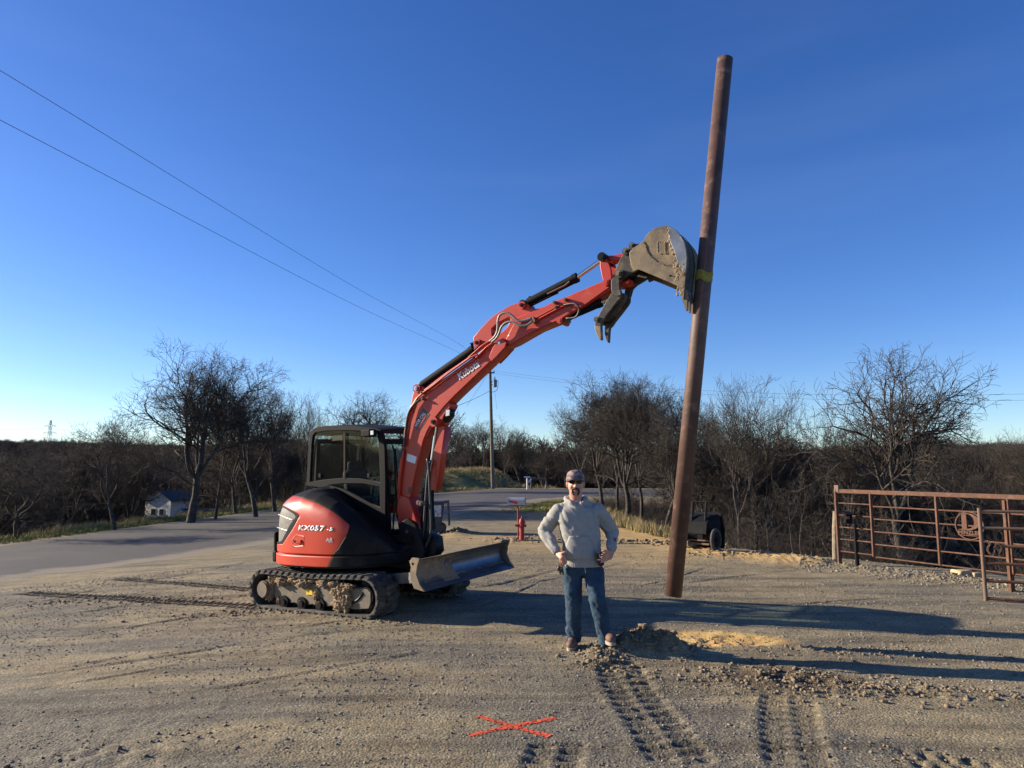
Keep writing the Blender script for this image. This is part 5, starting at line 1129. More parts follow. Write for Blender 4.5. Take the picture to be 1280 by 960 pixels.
for j in range(NZ):
    for i_ in range(NT):
        q = [grid[j][i_], grid[j][(i_ + 1) % NT], grid[j + 1][(i_ + 1) % NT], grid[j + 1][i_]]; c = [sum(p[a] for p in q) / 4 for a in range(3)]
        k = kcls[j][i_]
        if j == NZ - 1:
            continue
        bms[k].faces.new((gv(k, j, i_), gv(k, j, i_ + 1), gv(k, j + 1, i_ + 1), gv(k, j + 1, i_)))
names = {'w': ('counterweight', M['red']), 'b': ('bonnet', M['hoodblack']), 'r': ('side_panel', M['red']), 'g': ('grille', M['grille']), 'f': ('grille_surround', M['black'])}
hood = {}
for k in 'wbrgf':
    b_ = bms[k]; me = bpy.data.meshes.new(k); b_.to_mesh(me); b_.free(); hood[k] = mk(names[k][0], me, names[k][1], ex, smooth=True)
    md = hood[k].modifiers.new('s', 'SOLIDIFY'); md.thickness = .004; md.offset = -1
bm = bmesh.new(); loft(bm, [[EW(CX + AX * sup(2 * math.pi * i_ / 60)[0] * .97, AY * sup(2 * math.pi * i_ / 60)[1] * .97, z) for i_ in range(60)] for z in (.60, .66)]); mk('deck_plate', bm_mesh(bm), M['blackmetal'], ex)
# grille bars, bright streak edges
def surf(px, py, off=.0):
    """point of the house shell seen at a traced spot on the right flank (real surface, by nearest grid point)"""
    best = None
    for j in range(0, NZ - 2):
        for i_ in range(NT // 2, NT):
            if not facing[j][i_ - NT // 2]: continue
            q = proj_cache[j][i_ - NT // 2]; d_ = (q[0] - px) ** 2 + (q[1] - py) ** 2
            if best is None or d_ < best[0]: best = (d_, j, i_)
    j, i_ = best[1:]; x, y, z = grid[j][i_]; n_ = V3(x - CX, y * 1.1, 0); n_ = V3(abs(x - CX) ** 2 * math.copysign(1, x - CX), abs(y) ** 2 * math.copysign(1, y), 0).normalized()
    return V3(x, y, z) + n_ * off
proj_cache = [[proj(EW(*grid[j][i_])) for i_ in range(NT // 2, NT)] for j in range(NZ)]
def _fc(j, i_): a, b_, c_ = (EW(*grid[j][i_ % NT]), EW(*grid[j][(i_ + 1) % NT]), EW(*grid[j + 1][i_ % NT])); n_ = (b_ - a).cross(c_ - a); return n_.dot(CAM - a) > .12 * n_.length * (CAM - a).length
facing = [[_fc(j, i_) for i_ in range(NT // 2, NT)] for j in range(NZ)]
for a, b_ in (((347.5, 643), (366, 650)), ((346.5, 659), (359, 663))):
    p, q = surf(*a, .004), surf(*b_, .004); mm_ = surf((a[0] + b_[0]) / 2, (a[1] + b_[1]) / 2, .006); etube('grille_bar', [p, mm_, q], .006, M['bright'], hood['g'], 6)
# fuel door
fd = [(366, 681), (366.5, 674), (370, 669), (380, 671), (381, 675), (379, 682), (368, 683.5)]
c = surf(374, 677, 0); bm = bmesh.new(); L1 = [EW(*surf(a, b_, .004)) for a, b_ in fd]; L0 = [EW(*surf(374 + (a - 374) * .8, 677 + (b_ - 677) * .8, -.006)) for a, b_ in fd]
L2_ = [EW(*surf(374 + (a - 374) * 1.12, 677 + (b_ - 677) * 1.12, .001)) for a, b_ in fd]
loft(bm, [L2_, L1, L0], cap=False); bm.faces.new([bm.verts.new(p) for p in L0]); mk('latch_recess', bm_mesh(bm), M['red'], hood['r'])
bm = bmesh.new(); box(bm, EW(*surf(374.5, 676.5, .006)), (.09, .03, .045), RE); mk('latch', bm_mesh(bm), M['red'], hood['r']); bevel(hood['r'].children[-1], .008)
bm = bmesh.new(); box(bm, EW(*surf(369.8, 677, .004)), (.03, .03, .03), RE); mk('lock', bm_mesh(bm), M['blackmetal'], hood['r'])
# model lettering, bent onto the panel
from mathutils.bvhtree import BVHTree
_sv = [Vector(p) for r_ in grid for p in r_]; _sf = [(j * NT + i_, j * NT + (i_ + 1) % NT, (j + 1) * NT + (i_ + 1) % NT, (j + 1) * NT + i_) for j in range(NZ - 1) for i_ in range(NT)]
sbv = BVHTree.FromPolygons(_sv, _sf)
def flank_y(x, z): h = sbv.ray_cast(Vector((x, -3, z)), Vector((0, 1, 0))); return h[0].y if h[0] is not None else -.9
def flank_text(s_, px0, py0, px1, size, mat, shear=0., bold=.0, spacing=1., parent=None, name='lettering', py1=None):
    a, b_ = surf(px0, py0), surf(px1, py0 if py1 is None else py1); L_ = b_.x - a.x
    me = text_mesh(s_, size, (0, 0, 0), (1, 0, 0), (0, 0, 1), .0, shear, bold, spacing); w = max(v.co.x for v in me.vertices); k = L_ / w
    bm = bmesh.new(); bm.from_mesh(me); bmesh.ops.triangulate(bm, faces=bm.faces[:]); bmesh.ops.subdivide_edges(bm, edges=[e for e in bm.edges if e.calc_length() > .03], cuts=2); bm.to_mesh(me); bm.free()
    for v in me.vertices:
        x = a.x + v.co.x * k; z = a.z + (b_.z - a.z) * v.co.x * k / L_ + v.co.z; v.co = EW(x, flank_y(x, z) - .004, z)
    o = mk(name, me, mat, parent or ex); m = o.modifiers.new('s', 'SOLIDIFY'); m.thickness = .002; m.offset = 0; return o
flank_text('KX057', 373.3, 662.8, 407.5, .092, M['white'], .2, .003, 1.05, hood['r'], py1=663.3); flank_text('-5', 409, 663.4, 416.8, .06, M['white'], .2, .002, 1, hood['r'])
flank_text('A8', 407.5, 676.6, 415, .062, M['white'], 0, .0, 1, hood['r']); flank_text('I', 405.5, 678.0, 416, .008, M['white'], 0, .0, 1, hood['r'], name='underline')
# rear bumper posts
ebox('rear_guard', (-.98, -.70, .88), (.06, .10, .34), M['black'], ex, .02); ebox('rear_lamp', (-.98, -.70, .70), (.09, .12, .16), M['black'], ex, .02)
# ---- cab
cab = thing('cab', None, None, EW(0, .3, .62)); cab.parent = ex; cab.location = EW(0, .3, .62) - EC
Yr, Yl = -.22, .80
out_px = [(384, 607), (388, 546), (389, 540.5), (393, 536), (399, 533.6), (420, 532.6), (445, 532.8), (470, 535.5), (477, 537.5), (480, 545), (482.5, 560), (483.5, 600), (483, 700), (450, 700), (425, 612)]
w1 = [(388.8, 602), (391.2, 556), (392.6, 545), (395.5, 541), (410, 538.8), (440, 538.3), (467, 539.5), (473, 542), (475, 556), (476.8, 603), (468, 600.5), (450, 597.8), (430, 597.2), (405, 599.5)]
w2 = [(412, 606), (430, 604.5), (455, 604.5), (475.5, 608), (476.5, 634), (465, 629), (445, 618), (430, 611)]
for y, nm in ((Yr, 'right_frame'), (Yl, 'left_frame')):
    po = epoly(out_px, Yr); h1, h2 = epoly(w1, Yr), epoly(w2, Yr)
    f = eplate(nm, po, y, .05, M['black'], cab, [h1, h2], .008, True)
    sh = lambda P, k: [((a - cx0) * k + cx0, (b_ - cz0) * k + cz0) for a, b_ in P]
    for h_ in (h1, h2):
        cx0 = sum(p[0] for p in h_) / len(h_); cz0 = sum(p[1] for p in h_) / len(h_); g_ = sh(h_, 1.04)
        eplate('window', g_, y, .006, M['glass'], cab, (), .001, True)
zs = lambda px, py: eside(px, py, Yr)
# roof shell between the two frames
rp = [eside(a, b_, Yr) for a, b_ in out_px[2:9]]
bm = bmesh.new(); loft(bm, [[EW(p.x, y, p.z + .035 * (1 - ((y - .29) / .55) ** 2)) for p in rp] + [EW(p.x, y, p.z - .05) for p in rp[::-1]] for y in np.linspace(Yr - .02, Yl + .02, 9)]); mk('roof', bm_mesh(bm), M['hoodblack'], cab, smooth=False); bevel(cab.children[-1], .01)
xf0, xf1 = .75, .76; xr0 = -.70
# front frame and windscreen, rear frame and glass
def crossframe(x0, z0, x1, z1, nm):
    def P(y, z): t = (z - z0) / (z1 - z0); return EW(x0 + (x1 - x0) * t, y, z)
    U = ly; V = (P(0, z1) - P(0, z0)).normalized(); O = P(0, z0); H_ = (P(0, z1) - P(0, z0)).length
    yl, yr = (Yl) * ES, (Yr) * ES; rect = [(yr, 0), (yl, 0), (yl, H_), (yr, H_)]
    hs = [[(yr + .06, H_ * .42), (yl - .06, H_ * .42), (yl - .06, H_ - .07), (yr + .06, H_ - .07)], [(yr + .06, .07), (yl - .06, .07), (yl - .06, H_ * .40), (yr + .06, H_ * .40)]]
    mk(nm + '_frame', plate(rect, .05, O, U, V, hs, .008), M['black'], cab)
    for h_ in hs: mk('windscreen' if nm == 'front' else 'rear_window', plate([(a + (.01 if a > 0 else -.01), b_) for a, b_ in h_], .006, O, U, V, (), .001), M['glass'], cab)
crossframe(.74, .95, .68, 2.30, 'front'); crossframe(-.76, 1.0, -.66, 2.38, 'rear')
# sliding pane divider, stickers, handles, wiper, mirror lamp
pt = lambda px, py, y=Yr - .03: EL(onp(px, py, EW(0, y, 0), ly))
etube('window_divider', [pt(430.5, 541), pt(430.5, 597.5)], .008, M['galv'], cab, 6); etube('window_divider', [pt(431.8, 541), pt(431.8, 597.5)], .004, M['black'], cab, 6)
for px in (400, 461): ebox('window_latch', tuple(pt(px, 594.5)), (.05, .02, .06), M['black'], cab, .005)
ebox('certificate', tuple(pt(421.5, 547.5, Yr + .02)), (.22, .004, .075), M['galv'], cab, 0)
etube('wiper', [(.78, -.08, 2.15), (.80, -.06, 1.75), (.79, -.02, 1.55)], .016, M['black'], cab, 6); ebox('wiper_motor', (.80, -.03, 1.60), (.05, .09, .30), M['black'], cab)
etube('grab_rail', [(.82, -.17, 2.2), (.86, -.17, 2.1), (.86, -.17, 1.5), (.82, -.17, 1.42)], .012, M['black'], cab, 8)
c = pt(461, 541.5, Yr - .10); ebox('work_lamp', tuple(c), (.17, .14, .11), M['black'], cab, .02); ebox('lamp_glass', tuple(pt(465, 541, Yr - .18)), (.06, .01, .06), M['lens'], cab, .005)
ebox('cab_floor', (0, .29, .93), (1.4, .96, .05), M['interior'], cab)
# seat and controls seen through the glass
st_ = thing('seat', None, None, EW(-.1, .3, 1.2)); st_.parent = cab; st_.location = EW(-.1, .3, 1.2) - worg(cab)
for nm, c, s_, R in (('cushion', (-.05, .28, 1.33), (.48, .46, .14), None), ('seat_back', (-.33, .28, 1.62), (.14, .46, .55), Matrix.Rotation(-.12, 3, 'Y')), ('headrest', (-.37, .28, 1.95), (.10, .28, .17), None)):
    o = ebox(nm, c, s_, M['seat'], st_, .05, R)
ebox('seat_base', (-.05, .28, 1.1), (.4, .4, .3), M['interior'], cab)
for y in (.02, .55): 
    ebox('console', (.08, y, 1.35), (.42, .12, .28), M['interior'], cab, .03); etube('control_lever', [(.22, y, 1.45), (.26, y, 1.66)], .014, M['black'], cab, 8); ebox('lever_knob', (.27, y, 1.70), (.05, .05, .10), M['seat'], cab, .02)
for y in (.2, .38): etube('travel_lever', [(.45, y, .98), (.52, y, 1.55), (.50, y, 1.72)], .013, M['galv'], cab, 8)
bm = bmesh.new(); disc(bm, EW(.55, .0, 1.78), hx, .07, .05, 20); mk('monitor', bm_mesh(bm), M['black'], cab)
ebox('monitor_post', (.58, .0, 1.6), (.05, .05, .35), M['interior'], cab)
# front lower clutter: swing bracket, hoses
SB = EL(B0w := V3(-1.34 + .06, 9.86 - .03, 0))
bm = bmesh.new()
for z0, z1, rr_ in ((.52, .62, .17), (.62, .95, .12), (.95, 1.03, .17)): tube(bm, [EW(1.08, .0, z0), EW(1.08, 0, z1)], rr_, 24)
box(bm, EW(.95, 0, .60), (.4, .5, .12), RE); box(bm, EW(.95, 0, .92), (.4, .42, .08), RE)
mk('swing_bracket', bm_mesh(bm), M['blackmetal'], ex)
# ------------------------------------------------------------------ boom, arm, bucket, thumb: all on the vertical plane of the boom
B0 = V3(*EW(1.08, 0, 0)); B0.z = 0; bd = V3(2.10 - B0.x, 7.92 - B0.y, 0).normalized(); bn = V3(-bd.y, bd.x, 0); UP = V3(0, 0, 1)
def bw(px, py, off=0.): return onp(px, py, B0 + bn * off, bn)
def b2(p): d_ = p - B0; return (d_.dot(bd), d_.z)
def bplate(name, pts, off0, off1, mat, parent, holes=(), bev=.008, trace=None, chk=0):
    """plate between offsets off0 (near) and off1; outline traced on the near face"""
    tr = off0 if trace is None else trace; P = [b2(bw(a, b_, tr)) for a, b_ in pts]; Hs = [[b2(bw(a, b_, tr)) for a, b_ in h] for h in holes]
    if chk: P = [(p.x, p.y) for p in chaikin([(a, b_, 0) for a, b_ in P], chk)]
    mid_ = (off0 + off1) / 2; me = plate(P, abs(off1 - off0), B0 + bn * mid_, bd, UP, Hs, bev)
    return mk(name, me, mat, parent)
def btube(name, pts, off, r, mat, parent, n=14, smooth=False, world=False):
    bm = bmesh.new(); tube(bm, [Vector(p) if world else bw(p[0], p[1], p[2] if len(p) > 2 else off) for p in pts], r, n); return mk(name, bm_mesh(bm), mat, parent, smooth=smooth)
def pin(px, py, o0, o1, r, mat, parent, tr=-.1, name='pin'):
    c = bw(px, py, tr); c = c - bn * (c - B0).dot(bn)
    bm = bmesh.new(); tube(bm, [c + bn * o0, c + bn * o1], r, 24); tube(bm, [c + bn * (o0 - .012), c + bn * (o1 + .012)], r * .55, 16); return mk(name, bm_mesh(bm), mat, parent)
T = .11
boom_px = [(516.5, 490), (519, 483.5), (524, 482), (530, 484), (534, 489), (560, 469), (597, 443.5), (611, 434), (621, 425), (628, 422.5), (633, 427), (632, 433), (626, 440), (613, 452), (590, 474), (567, 496), (555.5, 508), (542.5, 524), (534, 539), (529, 551), (523, 576), (516, 605), (511.5, 627), (508, 655), (499, 655), (496.8, 640), (496.7, 619), (500, 585), (503.5, 557), (504.5, 540), (507.5, 523), (512.5, 507)]
boom = bplate('boom', boom_px, -T, T, M['red_boom'], ex, bev=.012)
bplate('boom_foot', [(497.5, 618), (511, 622), (520, 650), (524, 676), (514, 690), (502, 686), (497, 655)], -T - .03, T + .03, M['red_boom'], ex, bev=.01)
bplate('cylinder_bracket', [(528, 551), (532, 538), (540, 524), (549, 516), (556, 507), (561, 502), (563, 507), (560, 513), (555, 519), (552, 526), (548, 531), (541, 532), (534, 545)], -T * .85, T * .85, M['red_boom'], boom, bev=.006)
bplate('rib', [(497.8, 640), (499.5, 640), (505.2, 560), (506.5, 545), (509.3, 526), (517.5, 502), (534, 492), (597, 447), (612, 437), (610, 434.5), (596, 443.5), (533, 488.5), (515.5, 500), (507.5, 523), (504.5, 543), (503.4, 557), (496.8, 622)], -T - .016, -T, M['red_boom'], boom, bev=.003)
pin(522, 485.8, -T - .03, T + .03, .06, M['red_boom'], boom, -T, 'pin_boss'); pin(543.5, 527.5, -T - .035, T + .03, .065, M['red_boom'], boom, -T, 'pin_boss')
pin(522, 485.8, -T - .05, T + .05, .028, M['chrome'], boom, -T); pin(543.5, 527.5, -T - .055, T + .05, .03, M['blackmetal'], boom, -T); 
# boom-side decals
def decal(name, px, off, mat, parent, t=.003): return bplate(name, px, off - t, off, mat, parent, bev=.0005, trace=off)
decal('dealer_plate', [(528.4, 509.6), (537.3, 518.4), (524.5, 538.8), (516.8, 532.6)], -T, M['greydecal'], boom)
def btext(s_, a, b_, size, off, mat, parent, shear=0., bold=0., name='lettering', spacing=1.):
    O = bw(*a, off); E_ = bw(*b_, off); U = (E_ - O); V = bn.cross(U).normalized(); V = V if V.z > 0 else -V
    me = text_mesh(s_, size, O, U, V, .002, shear, bold, spacing); Un = U.normalized(); w = max((v.co - O).dot(Un) for v in me.vertices); me.transform(Matrix.Translation(O) @ Matrix.Scale(U.length / w, 4, Un) @ Matrix.Translation(-O))
    return mk(name, me, mat, parent)
btext('NOR CAL', (520.5, 534), (531.8, 516.8), .062, -T - .006, M['white'], boom, 0, .0015); btext('EQUIPMENT', (523.5, 536), (534, 519), .035, -T - .006, M['redlet'], boom, 0, .001)
btext('Kubota', (574, 475.5), (600, 457.5), .135, -T - .004, M['white'], boom, .12, .0025)
decal('warning_label', [(509.3, 566.8), (521, 571.2), (518.8, 579.8), (508.2, 576)], -T, M['white'], boom); decal('warning_label', [(511, 608), (514, 609), (512.5, 617), (509.5, 616)], -T, M['greydecal'], boom)
# work lamp under the bend
bl_ = bplate('boom_lamp', [(556.6, 511.5), (562.8, 511), (562.2, 520.5), (556.3, 521)], -.10, .02, M['blackmetal'], boom, bev=.004); bplate('lamp_lens', [(557.4, 512.5), (562, 512), (561.4, 519.5), (557, 520)], -.115, -.10, M['lens'], bl_, bev=.002)
bplate('lamp_bracket', [(552, 524), (557, 518), (561, 521), (556, 528)], -.06, .06, M['blackmetal'], boom, bev=.004)
# red steel pipes along the boom top
for k, (dy, o_) in enumerate(((-2.5, -T - .02), (-7, -.02), (-5, .05))):
    btube('steel_pipe', [(531, 489 + dy * .4), (560, 467 + dy * .6), (590, 446.5 + dy * .6), (606, 434.5 + dy * .5), (613, 428 + dy * .4)], o_, .014, M['red_boom'], boom, 8)
btube('steel_pipe', [(597, 443), (588, 447), (560, 467), (540, 483), (530, 490), (522, 497), (514, 509), (510, 523)], -T - .04, .014, M['red_boom'], boom, 8)
bm = bmesh.new(); tube(bm, catmull([bw(526, 499, -T - .03), bw(518, 505, -T - .05), bw(511, 516, -T - .05), bw(507.5, 535, -T - .04), bw(505.5, 558, -T - .03)], 6), .017, 8); mk('hydraulic_hose', bm_mesh(bm), M['blackhose'], boom, smooth=True)
for q in ((529, 491), (530, 499), (505, 563)): pin(q[0], q[1], -T - .05, -T, .02, M['galv'], boom, -T, 'hose_clamp')
btube('steel_pipe', [(504.5, 563), (500, 600), (498.5, 622)], -T - .03, .013, M['red_boom'], boom, 8); btube('steel_pipe', [(501.5, 572), (497.5, 612), (497.3, 624)], -T + .03, .013, M['red_boom'], boom, 8)
# arm cylinder on top of the boom
def cylinder(name, a, b_, c, rb, rr, o, parent, rodend=True):
    A_, B_, C_ = bw(*a, o), bw(*b_, o), bw(*c, o); bm = bmesh.new(); d_ = (B_ - A_).normalized()
    tube(bm, [A_, A_ + d_ * .02, A_ + d_ * .021, B_ - d_ * .06, B_ - d_ * .059, B_], [rb * .8, rb, rb, rb, rb * 1.12, rb * 1.12], 20); o_ = mk(name, bm_mesh(bm), M['black'], parent)
    bm = bmesh.new(); tube(bm, [B_ - d_ * .02, C_], rr, 16); mk('rod', bm_mesh(bm), M['chrome'], o_); return o_
ac = cylinder('arm_cylinder', (527, 482.5), (593, 436.5), (598, 431), .062, .032, .0, ex)
btube('port_pipe', [(590, 432), (588.5, 430), (593, 429)], 0, .02, M['black'], ac, 8)
# lift cylinder with its red guard
lc_ = cylinder('lift_cylinder', (525, 692), (536.3, 604), (546, 530), .050, .03, -.0, ex)
bplate('cylinder_guard', [(548, 531), (556.5, 533), (545.5, 613.5), (535, 612)], -.06, .075, M['red_boom'], ex, bev=.006, trace=-.06)
for k, (pts, r_) in enumerate((([(534, 573), (536, 588), (537.5, 620), (538.8, 655), (537, 672), (531, 686)], .016), ([(538, 575), (534, 600), (531, 640), (528, 680), (522, 700)], .018), ([(535, 608), (536, 640), (533, 672), (528, 694)], .018), ([(530, 610), (525, 640), (521, 670), (515, 690)], .018), ([(533, 618), (529, 650), (524, 680)], .016))):
    bm = bmesh.new(); tube(bm, catmull([bw(a, b_, -.14 + .05 * k) for a, b_ in pts], 5), r_, 8); mk('hydraulic_hose', bm_mesh(bm), M['blackhose'], ex, smooth=True)
for q in ((527.5, 629), (524.5, 628), (511, 664), (516, 671)): pin(q[0], q[1], -.20, -.12, .03, M['galv'], ex, -.16, 'hose_fitting')
bplate('swing_cheek', [(498, 655), (508, 648), (519, 655), (530, 690), (527, 706), (512, 712), (500, 700)], -.20, -.13, M['blackmetal'], ex, bev=.01); bplate('swing_cheek', [(498, 655), (508, 648), (519, 655), (530, 690), (527, 706), (512, 712), (500, 700)], .13, .2, M['blackmetal'], ex, bev=.01, trace=-.15)
bplate('lift_lug', [(512, 672), (530, 664), (543, 672), (545, 690), (532, 706), (514, 708)], -.10, .10, M['blackmetal'], ex, bev=.012); pin(532, 684, -.13, .13, .05, M['blackmetal'], ex)
# ---- arm
A_T = .095
hole = [(614.5, 411), (622, 404), (636.5, 396.2), (638, 400), (634.5, 407.5), (628, 414.5), (619.5, 419), (615, 419.5)]
arm_px = [(591, 422), (600, 411), (613, 397.5), (624, 389.5), (636, 382.5), (648, 378), (654, 376.8), (659, 379.5), (663, 385), (668, 386.5), (680, 383), (694, 376.2), (724, 363.8), (756, 350.2), (763, 350), (766, 355), (764, 361.5), (748, 371), (731, 382), (714, 391.5), (699, 401), (684, 407), (671, 412.8), (650, 424), (639, 431), (628, 436), (620, 431), (614, 427), (602.5, 432), (598, 434.8), (594, 433), (592, 427.5)]
arm = bplate('arm', arm_px, -A_T, A_T, M['red_boom'], ex, [hole], .01)
# raised lower box section of the arm with its shoulder line
bplate('arm_box', [(628, 432), (641, 407), (647, 396.5), (668, 388.5), (700, 376.5), (757, 353.5), (762, 359), (731, 381), (714, 390.5), (699, 400), (671, 411.5), (639, 430)], -A_T - .018, A_T + .018, M['red_boom'], arm, bev=.007)
for q, r_ in (((597.5, 428.8), .05), ((653.5, 382), .05), ((626.6, 429.5), .07), ((759, 354), .045)): pin(q[0], q[1], -A_T - .035, A_T + .035, r_, M['red_boom'], arm, -A_T, 'pin_boss'); pin(q[0], q[1], -A_T - .05, A_T + .05, r_ * .5, M['blackmetal'] if q[0] != 626.6 else M['chrome'], arm, -A_T)
bplate('boom_tip', [(611, 446), (616, 434), (622, 426), (628, 423), (633, 428), (631, 434), (622, 444), (614, 452)], -A_T - .06, -A_T - .03, M['red_boom'], boom, bev=.006); bplate('boom_tip', [(611, 446), (616, 434), (622, 426), (628, 423), (633, 428), (631, 434), (622, 444), (614, 452)], A_T + .03, A_T + .06, M['red_boom'], boom, bev=.006, trace=-A_T)
# braided hoses looping over the arm joint
c4 = lambda x, y: (580 + x / 10.667, 360 + y / 10.667)
for pts in ([(340, 710), (400, 660), (440, 590), (450, 500), (452, 430), (480, 360), (550, 330), (620, 355), (690, 415), (750, 440), (820, 430), (905, 400)], [(370, 720), (430, 670), (470, 600), (500, 520), (560, 462), (640, 452), (720, 490), (790, 505), (850, 490), (915, 440)]):
    bm = bmesh.new(); pp = [bw(*c4(a, b_), -A_T - .07 - .04 * math.sin(math.pi * k / (len(pts) - 1))) for k, (a, b_) in enumerate(pts)]; tube(bm, catmull(pp, 5), .0155, 9); mk('braided_hose', bm_mesh(bm), M['hose'], arm, smooth=True)
bplate('hose_manifold', [c4(905, 395), c4(925, 380), c4(950, 440), c4(930, 465)], -A_T - .09, -A_T - .01, M['galv'], arm, bev=.004)
for dy in (0, 3.2): btube('steel_pipe', [(668, 398.5 + dy), (696, 383.5 + dy), (706, 378.5 + dy)], -A_T - .04, .013, M['red_boom'], arm, 8)
btube('steel_pipe', [c4(340, 710), c4(240, 770), c4(60, 930)], -A_T - .05, .013, M['red_boom'], boom, 8); btube('steel_pipe', [c4(375, 735), c4(300, 790), c4(160, 930)], -A_T - .05, .013, M['red_boom'], boom, 8)
for q in ((695.5, 379), (697, 385), (709, 375.5)): pin(q[0], q[1], -A_T - .075, -A_T, .022, M['galv'], arm, -A_T, 'hose_clamp')
bm = bmesh.new(); tube(bm, catmull([bw(705, 381, -A_T - .05), bw(718, 379.5, -A_T - .09), bw(724, 386, -A_T - .09), bw(720, 396, -A_T - .06), bw(708, 398, -A_T - .03)], 6), .014, 8); mk('hydraulic_hose', bm_mesh(bm), M['blackhose'], arm, smooth=True)
# bucket cylinder
bc = cylinder('bucket_cylinder', (659, 379), (722, 346.5), (752, 325), .056, .026, 0., ex)
pin(655.5, 380.5, -.06, .06, .05, M['black'], bc, 0)
btube('port_pipe', [(664, 382), (690, 369), (697, 366), (697, 362)], -.02, .015, M['black'], bc, 8); btube('port_pipe', [(663, 373.5), (662, 371)], 0, .02, M['black'], bc, 8)
btube('port_pipe', [(684, 367.5), (706, 357), (712, 352)], -.055, .012, M['galv'], bc, 8)
# thumb cylinder under the arm
tcyl = cylinder('thumb_cylinder', (703, 399), (752, 378), (764, 373), .05, .028, .0, ex); pin(702, 401.5, -A_T - .02, A_T + .02, .04, M['red_boom'], arm, -.05)
btube('port_pipe', [(708, 396), (706, 402), (713, 402)], -.06, .02, M['galv'], tcyl, 8)
# rocker links and tie link
c5 = lambda x, y: (730 + x / 5.647, 270 + y / 5.647)
rk = [c5(112, 295), c5(118, 270), c5(140, 265), c5(158, 285), c5(165, 310), c5(180, 340), c5(192, 380), c5(198, 430), c5(190, 470), c5(165, 490), c5(145, 480), c5(128, 430), c5(114, 360)]
for a, b_ in ((-.14, -.10), (.10, .14)): bplate('rocker_link', rk, a, b_, M['red_boom'], ex, bev=.008, trace=-.13)
pin(753, 321.5, -.17, .17, .055, M['blackmetal'], ex, -.14); pin(758.7, 353, -.17, .17, .04, M['red_boom'], ex, -.14)
bplate('tie_link', [c5(140, 285), c5(180, 278), c5(270, 264), c5(330, 255), c5(335, 300), c5(250, 315), c5(175, 322), c5(145, 310)], -.075, .075, M['red_boom'], ex, bev=.012)
# dark coupler between arm and bucket
cp_ = [c5(262, 290), c5(290, 245), c5(318, 215), c5(345, 198), c5(375, 196), c5(400, 190), c5(425, 250), c5(400, 330), c5(388, 375), c5(350, 398), c5(318, 412), c5(292, 430), c5(262, 440), c5(235, 432), c5(218, 405), c5(222, 375), c5(240, 330)]
for a, b_ in ((-.17, -.13), (.13, .17)): cpl = bplate('coupler', cp_, a, b_, M['coupler'], ex, bev=.008, trace=-.17)
bplate('coupler_body', [c5(290, 270), c5(350, 215), c5(420, 230), c5(390, 340), c5(300, 380), c5(270, 340)], -.12, .12, M['coupler'], ex, bev=.01)
bplate('arm_tip', [c5(190, 470), c5(210, 445), c5(260, 445), c5(300, 428), c5(318, 440), c5(308, 464), c5(280, 480), c5(250, 490), c5(215, 490)], -.09, .09, M['red_boom'], ex, bev=.02, trace=-.17)
for q, r_ in ((c5(254, 412), .055), (c5(302, 255), .042), (c5(347, 215), .04)): pin(q[0], q[1], -.215, .215, r_, M['coupler'], ex, -.17); pin(q[0], q[1], -.235, .235, r_ * .55, M['steel'], ex, -.17)
# thumb
th_up = [c5(188, 455), c5(205, 430), c5(235, 425), c5(255, 445), c5(250, 480), c5(252, 515), c5(262, 525), c5(262, 565), c5(225, 565), c5(192, 540), c5(190, 500)]
th_lo = [c5(200, 528), c5(250, 522), c5(262, 530), c5(262, 575), c5(240, 600), c5(185, 670), c5(150, 715), c5(125, 745), c5(120, 775), c5(123, 872), c5(112, 872), c5(92, 845), c5(76, 800), c5(72, 765), c5(80, 735), c5(100, 700), c5(150, 610)]
th_far = [c5(250, 525), c5(262, 515), c5(270, 500), c5(320, 490), c5(340, 475), c5(400, 440), c5(450, 408), c5(420, 388), c5(385, 382), c5(330, 430), c5(300, 460), c5(290, 480), c5(305, 560), c5(298, 605), c5(250, 670), c5(205, 725), c5(175, 770), c5(160, 780), c5(155, 885), c5(146, 885), c5(130, 860), c5(122, 800), c5(130, 740), c5(180, 680), c5(235, 620), c5(258, 580)]
tmb = bplate('thumb', th_lo, -.15, -.09, M['coupler'], ex, bev=.01, chk=1); bplate('thumb_link', th_up, -.19, -.15, M['coupler'], tmb, bev=.01, chk=1)
bplate('thumb_tine', [c5(*q) for q in ((262, 530), (300, 540), (305, 580), (298, 605), (250, 670), (205, 725), (175, 770), (160, 780), (155, 885), (146, 885), (130, 860), (122, 800), (130, 740), (180, 680), (235, 620))], .03, .09, M['coupler'], tmb, bev=.01, trace=-.06, chk=1)
bplate('thumb_web', [c5(*q) for q in ((235, 540), (290, 545), (285, 590), (220, 680), (160, 740), (125, 735), (160, 640))], -.09, .03, M['coupler'], tmb, bev=.01, trace=-.09)
bplate('coupler_arm', [c5(*q) for q in ((385, 378), (450, 405), (400, 440), (345, 472), (318, 500), (300, 560), (262, 560), (262, 515), (290, 470), (330, 430))], .06, .12, M['coupler'], ex, bev=.01, trace=-.05)
pin(*c5(92, 731), -.17, .10, .035, M['coupler'], tmb, -.15)
bplate('tine_tip', [c5(*q) for q in ((72, 775), (118, 775), (123, 872), (112, 874), (92, 845), (76, 805))], -.155, -.085, M['bucket'], tmb, bev=.008)
